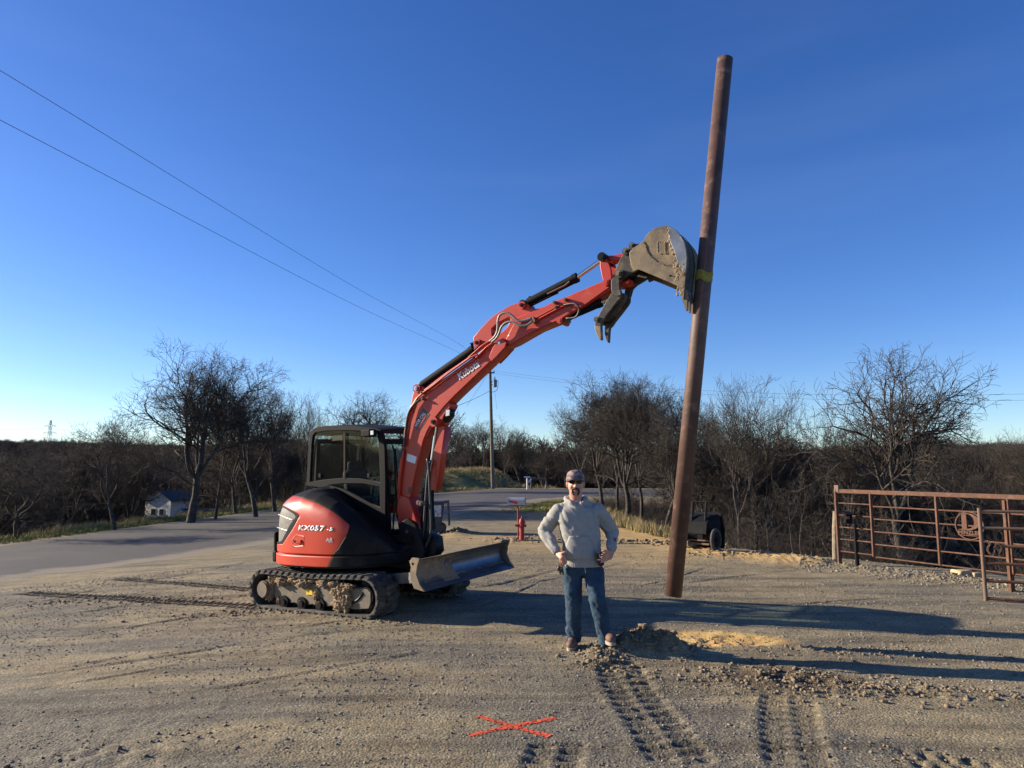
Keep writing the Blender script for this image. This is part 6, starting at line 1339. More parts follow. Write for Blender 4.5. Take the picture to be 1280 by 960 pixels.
# ---- bucket
BWd = .285
side_px = [c5(*q) for q in ((322, 300), (318, 262), (330, 240), (352, 222), (380, 205), (425, 165), (436, 140), (455, 118), (478, 98), (505, 83), (535, 73), (570, 68), (600, 71), (632, 86), (662, 110), (690, 145), (710, 185), (722, 235), (727, 290), (725, 350), (718, 410), (710, 470), (706, 540), (704, 588), (690, 572), (672, 520), (655, 490), (640, 480), (560, 448), (450, 402), (385, 377), (350, 392), (330, 350))]
bk = bplate('bucket', side_px, -BWd, -BWd + .022, M['bucket'], ex, bev=.004); bplate('side_plate', side_px, BWd - .022, BWd, M['bucket'], bk, bev=.004, trace=-BWd)
loop = [b2(bw(*q, -BWd)) for q in side_px[5:26]]
def bpt(uv, o): return B0 + bd * uv[0] + bn * o + UP * uv[1]
cen = (sum(p[0] for p in loop) / len(loop), sum(p[1] for p in loop) / len(loop))
ins = lambda p, k: (p[0] + (cen[0] - p[0]) * k, p[1] + (cen[1] - p[1]) * k)
bm = bmesh.new(); secs = [[bpt(ins(p, .012), -BWd + .01), bpt(ins(p, .012), BWd - .01), bpt(ins(p, .07), BWd - .01), bpt(ins(p, .07), -BWd + .01)] for p in loop]; loft(bm, secs); sh_ = mk('bucket_shell', bm_mesh(bm), M['coupler'], bk)
# worn bright leading sector of the near cheek and the crust of mud along its edge
sec = [c5(*q) for q in ((596, 72), (632, 88), (660, 112), (688, 148), (708, 187), (719, 236), (724, 290), (722, 350), (714, 404), (705, 400), (690, 372), (664, 345), (652, 300), (640, 262), (622, 215), (604, 165), (596, 120))]
bplate('wear_sector', sec, -BWd - .012, -BWd, M['bright'], bk, bev=.002)
bplate('reinforcement', [c5(*q) for q in ((435, 205), (447, 250), (470, 290), (520, 325), (580, 352), (650, 372), (705, 405), (716, 430), (704, 588), (690, 572), (672, 520), (655, 490), (560, 448), (450, 402), (385, 377), (345, 388), (325, 300), (322, 262), (352, 222), (420, 180))], -BWd - .010, -BWd, M['bucket'], bk, bev=.004)
# rusty torn label
lab_ = [c5(*q) for q in ((517, 178), (545, 180), (573, 190), (577, 225), (568, 268), (540, 258), (515, 258))]; bplate('label', lab_, -BWd - .006, -BWd, M['steel'], bk, bev=.002)
bm = bmesh.new(); rg = random.Random(12)
def blump(x, y, s_, off=-BWd - .008, fl=.3):
    c = bw(*c5(x, y), off); r_ = bmesh.ops.create_icosphere(bm, subdivisions=2, radius=1); sd = rg.random() * 50
    for v in r_['verts']: q = v.co * (1 + .7 * mnoise.noise(v.co * 2 + V3(sd, 0, 0))); v.co = c + bd * (q.x * s_) + bn * (q.y * s_ * fl) + UP * (q.z * s_)
edge = [(604, 175), (612, 200), (622, 230), (632, 258), (642, 285), (650, 310), (656, 335), (665, 355), (680, 375), (695, 395), (640, 350), (650, 380), (660, 400), (665, 420), (655, 440), (645, 460), (690, 410), (600, 90), (599, 120), (600, 150)]
for x, y in edge:
    for _ in range(4): blump(x + rg.gauss(0, 5), y + rg.gauss(0, 8), rg.uniform(.006, .018))
for _ in range(50): blump(rg.uniform(640, 705), rg.uniform(340, 420), rg.uniform(.008, .02))
for k in range(40): t = rg.random(); blump(517 + 60 * t, rg.choice([180 + 12 * t, 262]) + rg.gauss(0, 3), rg.uniform(.004, .008))
for k in range(22): t = k / 21; blump(520 + 2 * math.sin(k) if k % 2 else 573, 185 + 75 * t, .006)
for _ in range(26): blump(rg.uniform(655, 700), rg.uniform(495, 560), rg.uniform(.006, .014))
for k in range(60): t = rg.random(); p = catmull([(435, 205, 0), (445, 250, 0), (475, 290, 0), (530, 330, 0), (620, 352, 0)], 10)[int(t * 39)]; blump(p.x + rg.gauss(0, 1.5), p.y + rg.gauss(0, 1.5), rg.uniform(.003, .007))
tag(mk('caked_mud', bm_mesh(bm), M['mud'], bk, smooth=True), kind='stuff')
# cutting lip and teeth
lip0, lip1 = b2(bw(*c5(706, 540), -BWd)), b2(bw(*c5(700, 592), -BWd))
for k in range(5):
    o = -BWd + .05 + (2 * BWd - .10) * k / 4; a0 = b2(bw(*c5(708, 520), -BWd)); 
    bm = bmesh.new(); d_ = V3(.28, 0, -1).normalized(); dirw = (bd * .10 - UP).normalized(); c = bpt(a0, o) - bd * .015
    secs = []
    for t, w, h_ in ((0, .034, .034), (.07, .036, .032), (.15, .030, .020), (.23, .022, .006)):
        q = c + dirw * t; sx_ = bd; secs.append([q + bn * (sx * w) + sx_ * (sy * h_) for sx, sy in ((-1, -1), (1, -1), (1, 1), (-1, 1))])
    loft(bm, secs); mk('tooth', bm_mesh(bm), M['bright'] if k % 2 else M['bucket'], bk)
pin(*c5(610, 423), -BWd - .014, -BWd, .010, M['blackmetal'], bk, -BWd, 'bolt')

# ------------------------------------------------------------------ the pipe and its strap
pb, pt_ = None, None
m_ = bw(885.5, 330, .02); Yp = m_.y
pa = at(841.3, 745, Yp + .0); pz = at(906.3, 74, Yp + .0); print('PIPE Y', Yp, pa, pz, (pz - pa).length)
def pipe():
    r = .091; d_ = (pz - pa).normalized(); bm = bmesh.new(); n = 48; L_ = (pz - pa).length
    rings = [ring_pts(pa + d_ * t, d_, rr, n) for t, rr in ((.08, r - .009), (0, r - .009), (0, r), (L_, r), (L_, r - .009), (L_ - .08, r - .009))]
    # a longer wall inside so both ends look hollow
    rings = [ring_pts(pa + d_ * .6, d_, r - .009, n)] + rings[1:5] + [ring_pts(pz - d_ * .6, d_, r - .009, n)]
    loft(bm, rings, cap=True); o = mk('steel_pipe', bm_mesh(bm), M['piperust'], loc=pa); md = o.data
    for p in md.polygons: p.use_smooth = p.area > .001 and abs(p.normal.dot(d_)) < .3
    tag(o, 'tall rusty brown steel pipe hanging upright and slightly tilted from the bucket', 'pipe')
pipe()
def strap():
    r = .091 + .004; d_ = (pz - pa).normalized(); t0 = (bw(882, 347, 0) - pa).dot(d_); bm = bmesh.new(); rings = []; n = 48
    c = pa + d_ * t0
    for k in range(9):
        t = (k - 4) / 4; rings.append([p + d_ * (.055 * t + .02 * math.sin(3 * i_ / n * 6.28 + 1) * abs(t)) + (p - c - d_ * (p - c).dot(d_)).normalized() * (.003 * math.sin(i_ * 1.7 + k * 2)) for i_, p in enumerate(ring_pts(c, d_, r + .002 * math.cos(k * 2.1), n))])
    loft(bm, rings, cap=False); o = mk('lifting_strap', bm_mesh(bm), M['strap'], loc=c); md = o.modifiers.new('s', 'SOLIDIFY'); md.thickness = .004
    tag(o, 'yellow green webbing strap wrapped round the pipe behind the bucket', 'strap')
    pts = [bpt((p[0] + (p[0] - cen[0]) * .02, p[1] + (p[1] - cen[1]) * .02), .05) for p in loop[6:18]]; bm = bmesh.new(); secs = []
    for i_, p in enumerate(pts): secs.append([p - bn * .025, p + bn * .025, p + bn * .025 + (p - bpt(cen, .05)).normalized() * .004, p - bn * .025 + (p - bpt(cen, .05)).normalized() * .004])
    loft(bm, secs); mk('webbing', bm_mesh(bm), M['strap'], o)
strap()
# ------------------------------------------------------------------ the man
def remeshed(parts, voxel, smooth=4, name='m', disp=None):
    """fuse closed pieces into one continuous surface"""
    bm = bmesh.new()
    for f in parts: f(bm)
    me = bm_mesh(bm); o = bpy.data.objects.new('tmp', me); col.objects.link(o)
    m = o.modifiers.new('r', 'REMESH'); m.mode = 'VOXEL'; m.voxel_size = voxel; m.use_smooth_shade = True
    if smooth: s_ = o.modifiers.new('s', 'SMOOTH'); s_.iterations = smooth; s_.factor = .5
    dg = bpy.context.evaluated_depsgraph_get(); r = bpy.data.meshes.new_from_object(o.evaluated_get(dg)); bpy.data.objects.remove(o); bpy.data.meshes.remove(me); r.name = name
    if disp:
        n = len(r.vertices); nr = [v.normal.copy() for v in r.vertices]
        for v, q in zip(r.vertices, nr): v.co += q * disp(v.co)
    return r
def caps(p0, r0, p1, r1, flat=1.0, ax=None):
    """tapered capsule"""
    def f(bm):
        a, b_ = Vector(p0), Vector(p1); d_ = (b_ - a); L_ = d_.length; d_.normalize(); n = 20; rings = []
        for k in range(1, 6): t = math.pi / 2 * (1 - k / 6); rings.append((a - d_ * r0 * math.sin(t), r0 * math.cos(t)))
        rings += [(a, r0), (a.lerp(b_, .5), (r0 + r1) / 2), (b_, r1)]
        for k in range(1, 6): t = math.pi / 2 * k / 6; rings.append((b_ + d_ * r1 * math.sin(t), r1 * math.cos(t)))
        loft(bm, [ring_pts(c, d_, r, n, ax, r * flat) for c, r in rings])
    return f
def ell(c, s_, R=None):
    def f(bm):
        q = bmesh.ops.create_uvsphere(bm, u_segments=24, v_segments=16, radius=1); Mx = Matrix.Translation(Vector(c)) @ (R.to_4x4() if R is not None else Matrix.Identity(4)) @ Matrix.Diagonal((*s_, 1)); bmesh.ops.transform(bm, matrix=Mx, verts=q['verts'])
    return f
def ellstack(secs, n=40):
    """closed loft of elliptical sections (centre, half width x, half depth y, exponent)"""
    def f(bm):
        rings = []
        for c, a, b_, e in secs:
            rings.append([Vector(c) + V3(a * math.copysign(abs(math.cos(t)) ** (2 / e), math.cos(t)), b_ * math.copysign(abs(math.sin(t)) ** (2 / e), math.sin(t)), 0) for t in [2 * math.pi * k / n for k in range(n)]])
        loft(bm, rings)
    return f
def chain(pts, rs, flat=1.0, ax=None): return [caps(pts[k], rs[k], pts[k + 1], rs[k + 1], flat, ax) for k in range(len(pts) - 1)]
YM = 7.50
def mp_(px, py, Y): return at(px, py, Y)
ankL, ankR = mp_(717, 797, 7.62), mp_(759, 806, 7.40); kneL, kneR = mp_(716.5, 752, 7.50), mp_(747, 750, 7.36); hipL, hipR = mp_(716.5, 710, 7.52), mp_(741, 710, 7.50)
pel = mp_(729, 702, 7.52); wst = mp_(726, 680, 7.52); cst = mp_(722.5, 651, 7.53); nek = mp_(720.5, 626, 7.52); hd = mp_(719.3, 605.3, 7.48)
shL, shR = mp_(698.5, 637, 7.53), mp_(748, 637, 7.53); elL, elR = mp_(680.5, 663.5, 7.60), mp_(765, 665, 7.60); wrL, wrR = mp_(696, 690, 7.42), mp_(765, 687, 7.40)
print('MAN', 'hip', hipL.z, 'kne', kneL.z, 'ank', ankL.z, ankR.z, 'sh', shL.z, 'head', hd.z, 'arm', (elL - shL).length, (wrL - elL).length, (elR - shR).length, (wrR - elR).length)
hx_, hy_, hz_ = hd
R0 = Matrix.Rotation(math.radians(-4), 3, 'Z')
HS = 1.09
hdp = lambda x, y, z: hd + R0 @ V3(x, y, z) * HS
def hell(c, s_, R=None): return ell(c, tuple(q * HS for q in s_), R)
def hand_left():      # at his right hip: palm on the hip, fingers spread down and forward, thumb back towards the belly
    P = []; pm_ = wrL.lerp(mp_(702, 697, 7.36), .75); k0 = mp_(702.5, 696, 7.34)
    P += chain([wrL, wrL.lerp(k0, .5), k0], [.026, .034, .032], .62, (0, -1, .3))
    bases = [mp_(700.2, 698.6, 7.345), mp_(702.0, 698.8, 7.335), mp_(703.8, 698.3, 7.33), mp_(705.4, 697.4, 7.33)]
    tips = [(mp_(701.0, 702.6, 7.345), mp_(701.6, 705.6, 7.37)), (mp_(703.4, 703.2, 7.335), mp_(704.3, 706.6, 7.36)), (mp_(705.6, 702.2, 7.33), mp_(706.8, 705.4, 7.355)), (mp_(707.2, 700.6, 7.33), mp_(708.4, 703.4, 7.35))]
    for b_, (m_, t_) in zip(bases, tips): P += chain([k0.lerp(b_, .3), b_, m_, t_], [.0105, .0105, .0095, .0078])
    tb = [wrL.lerp(k0, .35), mp_(702.5, 691.8, 7.33), mp_(706, 690.2, 7.32), mp_(708.6, 690.8, 7.325)]; P += chain(tb, [.016, .014, .0115, .009]); return P
can_a, can_b = mp_(751.5, 706.5, 7.36), mp_(749.0, 689.5, 7.33)
def hand_right():     # closed round the can from behind, knuckles to the right, thumb up the near side
    P = []; k0 = mp_(761.5, 695.5, 7.36); P += chain([wrR, wrR.lerp(k0, .5), k0], [.027, .036, .037], .66, (-.3, -1, 0))
    for j, (y0, dy) in enumerate(((691.6, 0), (694.4, .3), (697.2, .6), (699.9, .8))):
        b_ = mp_(759.6 - .2 * j, y0, 7.325 + .006 * j); m1 = mp_(756.0 - .1 * j, y0 + .6 + dy, 7.298 + .004 * j); m2 = mp_(752.8, y0 + 1.6 + dy, 7.288 + .004 * j); t_ = mp_(750.6 + .25 * j, y0 + 2.2 + dy, 7.296 + .004 * j)
        P += chain([k0, b_], [.014, .0115]) + chain([b_, m1, m2, t_] if j else [b_, m1, m2], [.0112, .0102, .0095, .0082][:4 if j else 3])
    tb = [wrR.lerp(k0, .35), mp_(758.5, 689.5, 7.30), mp_(755.5, 688.2, 7.285), mp_(752.8, 688.6, 7.288)]; P += chain(tb, [.017, .0145, .0118, .0092]); return P
parts = [ellstack([(pel + V3(0, 0, -.10), .13, .09, 2.2), (pel, .155, .105, 2.4), (wst, .15, .105, 2.3), (cst, .165, .115, 2.4), (cst + V3(0, 0, .08), .15, .10, 2.2), (nek + V3(0, .015, -.06), .08, .06, 2), (nek + V3(0, .015, -.03), .055, .055, 2)])]
parts += chain([hipL, kneL, ankL], [.075, .05, .038]) + chain([hipR, kneR, ankR], [.075, .05, .038]) + chain([shL, elL, wrL], [.048, .038, .026]) + chain([shR, elR, wrR], [.048, .038, .026])
parts += [caps(nek + V3(0, .02, -.06), .070, hd + V3(0, .025, -.06), .062)]
# head: skull, face wedge, jaw, cheeks, nose, brow, lips, ears
parts += [hell(hdp(0, .012, .035), (.077, .095, .088), R0), hell(hdp(0, -.012, -.015), (.072, .078, .085), R0), hell(hdp(0, -.028, -.068), (.056, .050, .038), R0), hell(hdp(0, -.066, -.094), (.024, .018, .019), R0),
          hell(hdp(-.034, -.060, -.022), (.025, .022, .024), R0), hell(hdp(.034, -.060, -.022), (.025, .022, .024), R0), hell(hdp(0, -.076, .034), (.052, .014, .012), R0),
          caps(hdp(0, -.084, .020), .010, hdp(0, -.104, -.018), .0125), hell(hdp(-.011, -.096, -.022), (.008, .009, .007)), hell(hdp(.011, -.096, -.022), (.008, .009, .007)),
          hell(hdp(0, -.090, -.052), (.020, .010, .0055), R0), hell(hdp(0, -.088, -.062), (.017, .010, .006), R0)]
for s_ in (-1, 1): parts += [hell(hdp(s_ * .078, .014, -.004), (.011, .020, .033), Matrix.Rotation(s_ * .35, 3, 'Z')), hell(hdp(s_ * .026, -.078, .016), (.014, .010, .009))]
parts += hand_left() + hand_right()
base = V3(.80, 7.5, tz(.8, 7.5))
man = mk('person', remeshed(parts, .0052, 2, 'person'), M['skin'], loc=base, smooth=True)
tag(man, 'man in grey hooded sweatshirt, jeans and patterned cap, hands at hips, holding a can', 'person')
# jeans
def jd(co):
    k = max(0, 1 - abs(co.z - .10) / .25) + max(0, 1 - abs(co.z - .52) / .14) * .6 + .2
    r_ = abs(mnoise.noise(V3(co.x * 6, co.y * 6, co.z * 13 + co.x * 10)))
    return -.014 * min(k, 1) * max(0, .25 - r_) / .25 + .011 * k * mnoise.noise(V3(co.x * 7, co.y * 7, co.z * 24 + co.x * 9)) + .004 * mnoise.noise(co * 30) + .006 * mnoise.noise(V3(co.x * 14, co.y * 10, co.z * 5))
jp = [ellstack([(pel + V3(0, 0, .07), .160, .118, 2.5), (pel + V3(0, 0, 0), .172, .128, 2.5), (pel + V3(0, .0, -.09), .172, .122, 2.5), (pel + V3(0, 0, -.13), .155, .10, 2.3)])]
jp += chain([hipL + V3(-.012, 0, -.05), hipL.lerp(kneL, .55), kneL, kneL.lerp(ankL, .5), ankL + V3(0, -.01, -.005)], [.108, .098, .086, .082, .082]) + chain([hipR + V3(.012, 0, -.05), hipR.lerp(kneR, .55), kneR, kneR.lerp(ankR, .5), ankR + V3(0, -.01, -.005)], [.108, .099, .087, .083, .084])
jm = remeshed(jp, .009, 3, 'jeans', jd); jeans = mk('jeans', jm, M['jeans'], man, smooth=True)
# flat hems: cut the rounded lower ends
def cutflat(o, planes):
    bm = bmesh.new(); bm.from_mesh(o.data)
    for c, n_, test in planes:
        fs = [f for f in bm.faces if test(f.calc_center_median() + worg(o))]; g_ = fs + list({e for f in fs for e in f.edges}) + list({v for f in fs for v in f.verts})
        bmesh.ops.bisect_plane(bm, geom=g_, plane_co=Vector(c) - worg(o), plane_no=n_, clear_outer=True)
    bm.to_mesh(o.data); bm.free()
cutflat(jeans, [(ankL + V3(0, 0, -.045), V3(0, .0, -1), lambda q: q.x < (ankL.x + ankR.x) / 2 and q.z < .3), (ankR + V3(0, 0, -.045), V3(0, .0, -1), lambda q: q.x >= (ankL.x + ankR.x) / 2 and q.z < .3)])
md = jeans.modifiers.new('s', 'SOLIDIFY'); md.thickness = .004
bm = bmesh.new(); tube(bm, catmull([pel + V3(-.01, -.128, .03), pel + V3(.0, -.134, -.03), pel + V3(.012, -.120, -.10)], 5), .0022, 5); mk('fly_seam', bm_mesh(bm), M['cord'], jeans)
# hoodie
def hd_(co):
    z = co.z; arm = abs(co.x - cst.x) > .20
    n1 = mnoise.noise(V3(co.x * 15, co.y * 8, co.z * 4.5 + (co.x - cst.x) * 8)); n2 = mnoise.noise(V3(co.x * 9, co.y * 9, co.z * 26 + co.x * 12)); n3 = mnoise.noise(co * 6)
    r1 = abs(mnoise.noise(V3(co.x * 7 + 3, co.y * 5, co.z * 3 + (co.x - cst.x) * 7))); r2 = abs(mnoise.noise(V3(co.x * 5, co.y * 5, co.z * 9 + co.x * 9 + 7)))
    return (.006 if not arm else .003) * n1 + (.007 if arm else .003) * n2 + .006 * n3 - .012 * max(0, .22 - r1) / .22 * (1 if not arm else .4) - .012 * max(0, .2 - r2) / .2 * (1 if arm else .5) + .008
hem = mp_(726, 703, 7.5).z
hp = [ellstack([((wst.x + .02, YM + .01, hem - .0), .178, .132, 2.5), ((wst.x + .015, YM + .01, hem + .03), .190, .145, 2.5), ((wst.x + .008, YM + .01, hem + .10), .196, .152, 2.4), (wst + V3(0, -.005, .06), .196, .145, 2.4), (cst + V3(0, -.01, 0), .210, .148, 2.5), (cst + V3(0, 0, .09), .216, .140, 2.4), (cst + V3(0, .005, .135), .195, .125, 2.2), (nek + V3(0, .02, -.052), .152, .104, 2.0), (nek + V3(0, .02, -.005), .092, .082, 2.0)])]
shLo, shRo = shL + V3(.012, 0, -.012), shR + V3(-.012, 0, -.012)
hp += chain([shLo, shL.lerp(elL, .55), elL, elL.lerp(wrL, .55), wrL.lerp(elL, .10)], [.080, .076, .067, .058, .047]) + chain([shRo, shR.lerp(elR, .55), elR, elR.lerp(wrR, .5), wrR.lerp(elR, .12)], [.080, .075, .067, .058, .048])
hp += [caps(nek + V3(s_ * .07, .015, -.062), .058, q_ + V3(0, .01, .0), .070) for s_, q_ in ((-1, shLo), (1, shRo))]
# hood roll round the neck
for s_ in (-1, 1): hp += chain([nek + V3(s_ * .010, -.106, -.056), nek + V3(s_ * .056, -.088, -.022), nek + V3(s_ * .094, -.01, .004), nek + V3(s_ * .085, .075, .012), nek + V3(0, .11, .0)], [.018, .022, .027, .038, .047])
hm = remeshed(hp, .010, 3, 'hooded_sweatshirt', hd_); hoodie = mk('hooded_sweatshirt', hm, M['hoodie'], man, smooth=True)
# ribbed hem band, cuffs, pocket, drawstring
def band(name, c, a, b_, z0, z1, mat, parent, e=2.5):
    bm = bmesh.new(); n = 90; rings = []
    for z, k in ((z0, .985), (z0 + .006, 1.0), ((z0 + z1) / 2, 1.012), (z1 - .006, 1.0), (z1, .975)):
        rings.append([V3(c[0] + (a * k + .0018 * (i_ % 2)) * math.copysign(abs(math.cos(t)) ** (2 / e), math.cos(t)), c[1] + (b_ * k + .0018 * (i_ % 2)) * math.copysign(abs(math.sin(t)) ** (2 / e), math.sin(t)), z) for i_, t in enumerate([2 * math.pi * q / n for q in range(n)])])
    loft(bm, rings, cap=False); o = mk(name, bm_mesh(bm), mat, parent); m = o.modifiers.new('s', 'SOLIDIFY'); m.thickness = .006; return o
band('waistband', (wst.x + .02, YM + .01), .186, .140, hem - .035, hem + .025, M['hoodie'], hoodie)
for w, e in ((wrL, elL), (wrR, elR)):
    d_ = (e - w).normalized(); bm = bmesh.new(); tube(bm, [w + d_ * -.012, w + d_ * .0, w + d_ * .05, w + d_ * .065], [.036, .040, .046, .044], 28); mk('cuff', bm_mesh(bm), M['hoodie'], hoodie, smooth=True)
def front_y(x, z):     # front surface of the sweatshirt
    best = None
    return None
from mathutils.bvhtree import BVHTree
bv = BVHTree.FromPolygons([v.co + worg(hoodie) for v in hoodie.data.vertices], [p.vertices[:] for p in hoodie.data.polygons])
def onfront(px, py, lift=.004):
    d_ = ray(px, py).normalized(); h = bv.ray_cast(CAM, d_); return (h[0] + h[1] * lift) if h[0] is not None else at(px, py, 7.36)
poc = [(712, 670), (735, 670.5), (741, 681), (744, 693), (744, 699), (704, 699), (705, 690), (708.5, 679)]
bm = bmesh.new(); rows = []
for j in range(13):
    t = j / 12; y = 670 + 29 * t; xl = np.interp(y, [670, 679, 690, 699], [712, 708.5, 705, 704]); xr = np.interp(y, [670, 681, 693, 699], [735, 741, 744, 744]); rows.append([bm.verts.new(onfront(xl + (xr - xl) * k / 16, y, .007 if 0 < k < 16 else .002)) for k in range(17)])
for a, b_ in zip(rows, rows[1:]):
    for k in range(16): bm.faces.new((a[k], a[k + 1], b_[k + 1], b_[k]))
po = mk('front_pocket', bm_mesh(bm), M['hoodie'], hoodie, smooth=True); m = po.modifiers.new('s', 'SOLIDIFY'); m.thickness = .005
bm = bmesh.new(); tube(bm, [onfront(725.5, 624.5, .008), onfront(725.9, 628, .008), onfront(726.3, 632, .008)], .004, 8); tube(bm, [onfront(723.6, 625.0, .006), onfront(725.5, 624.3, .008)], .004, 8); mk('drawstring', bm_mesh(bm), M['cord'], hoodie, smooth=True)
bm = bmesh.new(); c = onfront(736.5, 675.5, .008); box(bm, c, (.010, .004, .014)); mk('pocket_tab', bm_mesh(bm), M['redlet'], hoodie)
bm = bmesh.new(); c = onfront(768.5, 675, .004); box(bm, c, (.022, .012, .034)); mk('sleeve_patch', bm_mesh(bm), M['greydecal'], hoodie)
# undershirt edge
bm = bmesh.new(); tube(bm, catmull([nek + V3(-.060, -.03, .0), nek + V3(-.040, -.072, -.028), nek + V3(0, -.092, -.045), nek + V3(.040, -.072, -.028), nek + V3(.060, -.03, .0)], 5), .009, 8); mk('undershirt', bm_mesh(bm), M['greydecal'], man, smooth=True)
# boots
def boot(ank, toe_dir, name='boot'):
    d_ = Vector(toe_dir).normalized(); gz = tz(ank.x, ank.y); f = V3(d_.x, d_.y, 0); s_ = V3(-f.y, f.x, 0)
    a = V3(ank.x, ank.y, gz) - f * .01
    P = [caps(a + V3(0, 0, .12), .050, a + V3(0, 0, .16), .050), caps(a - f * .035 + V3(0, 0, .062), .042, a + f * .07 + V3(0, 0, .062), .047), caps(a + f * .06 + V3(0, 0, .060), .048, a + f * .165 + V3(0, 0, .054), .044), caps(a + V3(0, 0, .1), .05, a + f * .08 + V3(0, 0, .075), .045)]
    o = mk(name, remeshed(P, .006, 3, 'boot'), M['boot'], man, smooth=True)
    bm = bmesh.new(); out_ = []
    for k in range(32):
        t = 2 * math.pi * k / 32; l = math.cos(t); w = math.sin(t); ww = .047 * (1 - .12 * (l < 0) + .10 * (l > .2)); out_.append(a + f * (.062 + .150 * math.copysign(abs(l) ** .8, l)) + s_ * (ww * math.copysign(abs(w) ** .8, w)))
    loft(bm, [[p + V3(0, 0, z) for p in out_] for z in (0.0, .012, .030)]); mk('sole', bm_mesh(bm), M['sole'], o)
    bm = bmesh.new()
    for k in range(4): c = a + f * (.05 + .022 * k) + V3(0, 0, .128 - .012 * k); tube(bm, [c - s_ * .028 - V3(0, 0, .008), c + f * .004 + V3(0, 0, .004), c + s_ * .028 - V3(0, 0, .008)], .0035, 6)
    mk('laces', bm_mesh(bm), M['cord'], o)
boot(ankL, (-.28, -1, 0)); boot(ankR, (.16, -1, 0))
# cap
Rc = R0 @ Matrix.Rotation(math.radians(-6), 3, 'X'); cp0 = hd + V3(0, .008, .048)
cw = lambda x, y, z: cp0 + Rc @ V3(x, y, z) * HS
bm = bmesh.new(); rings = []
for k in range(12):
    t = k / 11 * math.pi / 2; r_ = math.cos(t) ** .72; z = .092 * math.sin(t) ** .92
    rings.append([cw(.089 * r_ * math.cos(a), .106 * r_ * math.sin(a) - .004, z) for a in [2 * math.pi * j / 40 for j in range(40)]])
rings = [[cw(.0885 * math.cos(a), .105 * math.sin(a) - .004, -.016) for a in [2 * math.pi * j / 40 for j in range(40)]]] + rings
loft(bm, rings); cap_ = mk('cap', bm_mesh(bm), M['cap'], man, smooth=True)
bm = bmesh.new(); top_, bot_ = [], []
for j in range(21):
    a = math.radians(200 + 140 * j / 20); x0, y0 = .088 * math.cos(a), .104 * math.sin(a) - .004; rr_ = math.sin(math.pi * j / 20) ** .6; x1, y1 = x0 * 1.04, y0 - .068 * rr_; cur = -.018 * (x0 / .088) ** 2
    top_.append([cw(x0, y0, -.008 + cur * .3), cw((x0 + x1) / 2, (y0 + y1) / 2, -.008 + cur * .7 - .003), cw(x1, y1, -.014 + cur)])
vs = [[bm.verts.new(p) for p in r_] for r_ in top_]
for a, b_ in zip(vs, vs[1:]):
    for k in range(2): bm.faces.new((a[k], a[k + 1], b_[k + 1], b_[k]))
br = mk('brim', bm_mesh(bm), M['cap'], cap_, smooth=True); m = br.modifiers.new('s', 'SOLIDIFY'); m.thickness = .005
bm = bmesh.new(); disc(bm, cw(0, 0, .094), Rc @ V3(0, 0, 1), .007, .006, 12); mk('button', bm_mesh(bm), M['cap'], cap_)
# sunglasses
bm = bmesh.new()
for s_ in (-1, 1):
    out_ = [(s_ * (.033 + .027 * math.cos(t) * (1 if True else 1)), .021 + .0165 * math.copysign(abs(math.sin(t)) ** .8, math.sin(t))) for t in [2 * math.pi * k / 20 for k in range(20)]]
    loft(bm, [[hdp(x, -.094 + 6.0 * x * x + o, z) for x, z in out_] for o in (-.003, .003)])
sg = mk('sunglasses', bm_mesh(bm), M['darklens'], man)
bm = bmesh.new(); tube(bm, [hdp(-.010, -.096, .027), hdp(0, -.099, .029), hdp(.010, -.096, .027)], .0028, 6)
for s_ in (-1, 1): tube(bm, [hdp(s_ * .058, -.076, .028), hdp(s_ * .076, -.055, .028), hdp(s_ * .083, .01, .022)], .003, 6)
mk('frame', bm_mesh(bm), M['darklens'], sg)
# moustache and goatee
P = [caps(hdp(0, -.097, -.037), .0105, hdp(s_ * .028, -.086, -.045), .0095) for s_ in (-1, 1)] + [caps(hdp(s_ * .028, -.086, -.045), .0085, hdp(s_ * .033, -.073, -.074), .0080) for s_ in (-1, 1)] + [caps(hdp(s_ * .033, -.073, -.072), .0075, hdp(s_ * .018, -.080, -.095), .0095) for s_ in (-1, 1)] 
mk('moustache', remeshed(P, .0035, 2, 'moustache', lambda co: .0015 * mnoise.noise(co * 220)), M['hair'], man, smooth=True)
P = [hell(hdp(0, .030, .012), (.081, .082, .055), R0)]; mk('hair', remeshed(P, .006, 1, 'hair'), M['hair'], man, smooth=True)
bm = bmesh.new(); tube(bm, [hdp(-.018, -.098, -.057), hdp(0, -.101, -.059), hdp(.018, -.098, -.057)], [.003, .0055, .003], 8); mk('lips', bm_mesh(bm), pm('lips', (.30, .10, .08), None, 3, .5), man, smooth=True)
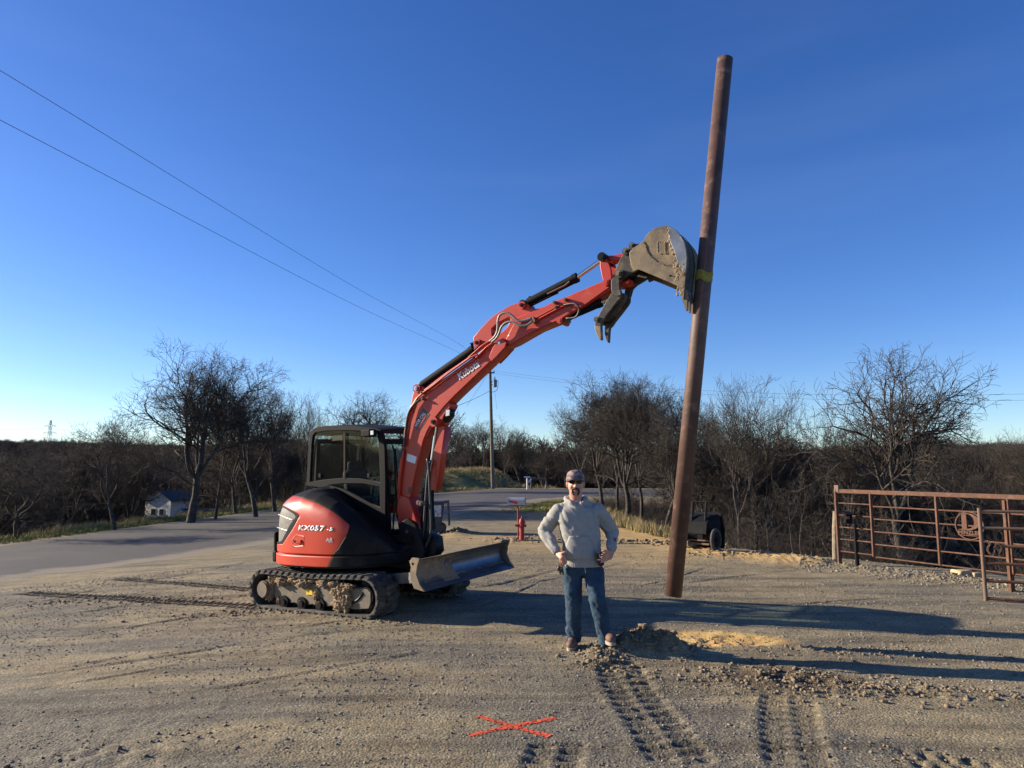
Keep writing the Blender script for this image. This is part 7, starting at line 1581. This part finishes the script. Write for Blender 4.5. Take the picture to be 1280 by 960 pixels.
# can in his hand, gloves in his pocket
bm = bmesh.new(); d_ = (can_b - can_a).normalized(); L_ = (can_b - can_a).length; tube(bm, [can_a, can_a + d_ * .006, can_a + d_ * .012, can_b - d_ * .014, can_b - d_ * .003, can_b], [.026, .030, .033, .033, .027, .026], 28)
can = tag(mk('drinks_can', bm_mesh(bm), M['can'], loc=can_a, smooth=False), 'dark purple and black can held at the man\'s hip', 'can')
bm = bmesh.new(); tube(bm, [can_b, can_b + d_ * .002], [.0265, .025], 24); mk('lid', bm_mesh(bm), M['chrome'], can)
ph = bmesh.new(); c = can_a + d_ * L_ * .62
def wrapdec(name, t0, t1, a0, a1, mat):
    bm = bmesh.new(); rows = []; ref = ring_pts(V3(0, 0, 0), d_, 1, 72)
    for t in (t0, t1): rows.append([bm.verts.new(can_a + d_ * L_ * t + ref[int(a) % 72] * .0335) for a in range(a0, a1 + 1)])
    for k in range(a1 - a0): bm.faces.new((rows[0][k], rows[0][k + 1], rows[1][k + 1], rows[1][k]))
    mk(name, bm_mesh(bm), mat, can)
best = min(range(72), key=lambda a: (ring_pts(V3(0, 0, 0), d_, 1, 72)[a] - V3(-.25, -1, 0).normalized()).length)
wrapdec('yellow_mark', .62, .88, best - 1 + 72, best + 3 + 72, M['yellow']); wrapdec('label_band', .46, .52, best - 12 + 72, best + 10 + 72, M['white'])
P = chain([mp_(701.5, 706, 7.44), mp_(699.5, 711, 7.43), mp_(701.5, 717, 7.42)], [.026, .030, .018]) + chain([mp_(700, 707, 7.42), mp_(697, 712.5, 7.40)], [.018, .013]) + chain([mp_(702, 708, 7.41), mp_(703.5, 717.5, 7.40)], [.018, .011]) + chain([mp_(698, 706, 7.44), mp_(695.5, 708.5, 7.44)], [.014, .010])
gl_ = mk('work_glove', remeshed(P, .005, 2, 'glove', lambda co: .005 * mnoise.noise(co * 40)), M['glove'], loc=mp_(700, 711, 7.43), smooth=True); tag(gl_, 'pair of dark and tan work gloves hanging from the man\'s hip pocket', 'gloves')
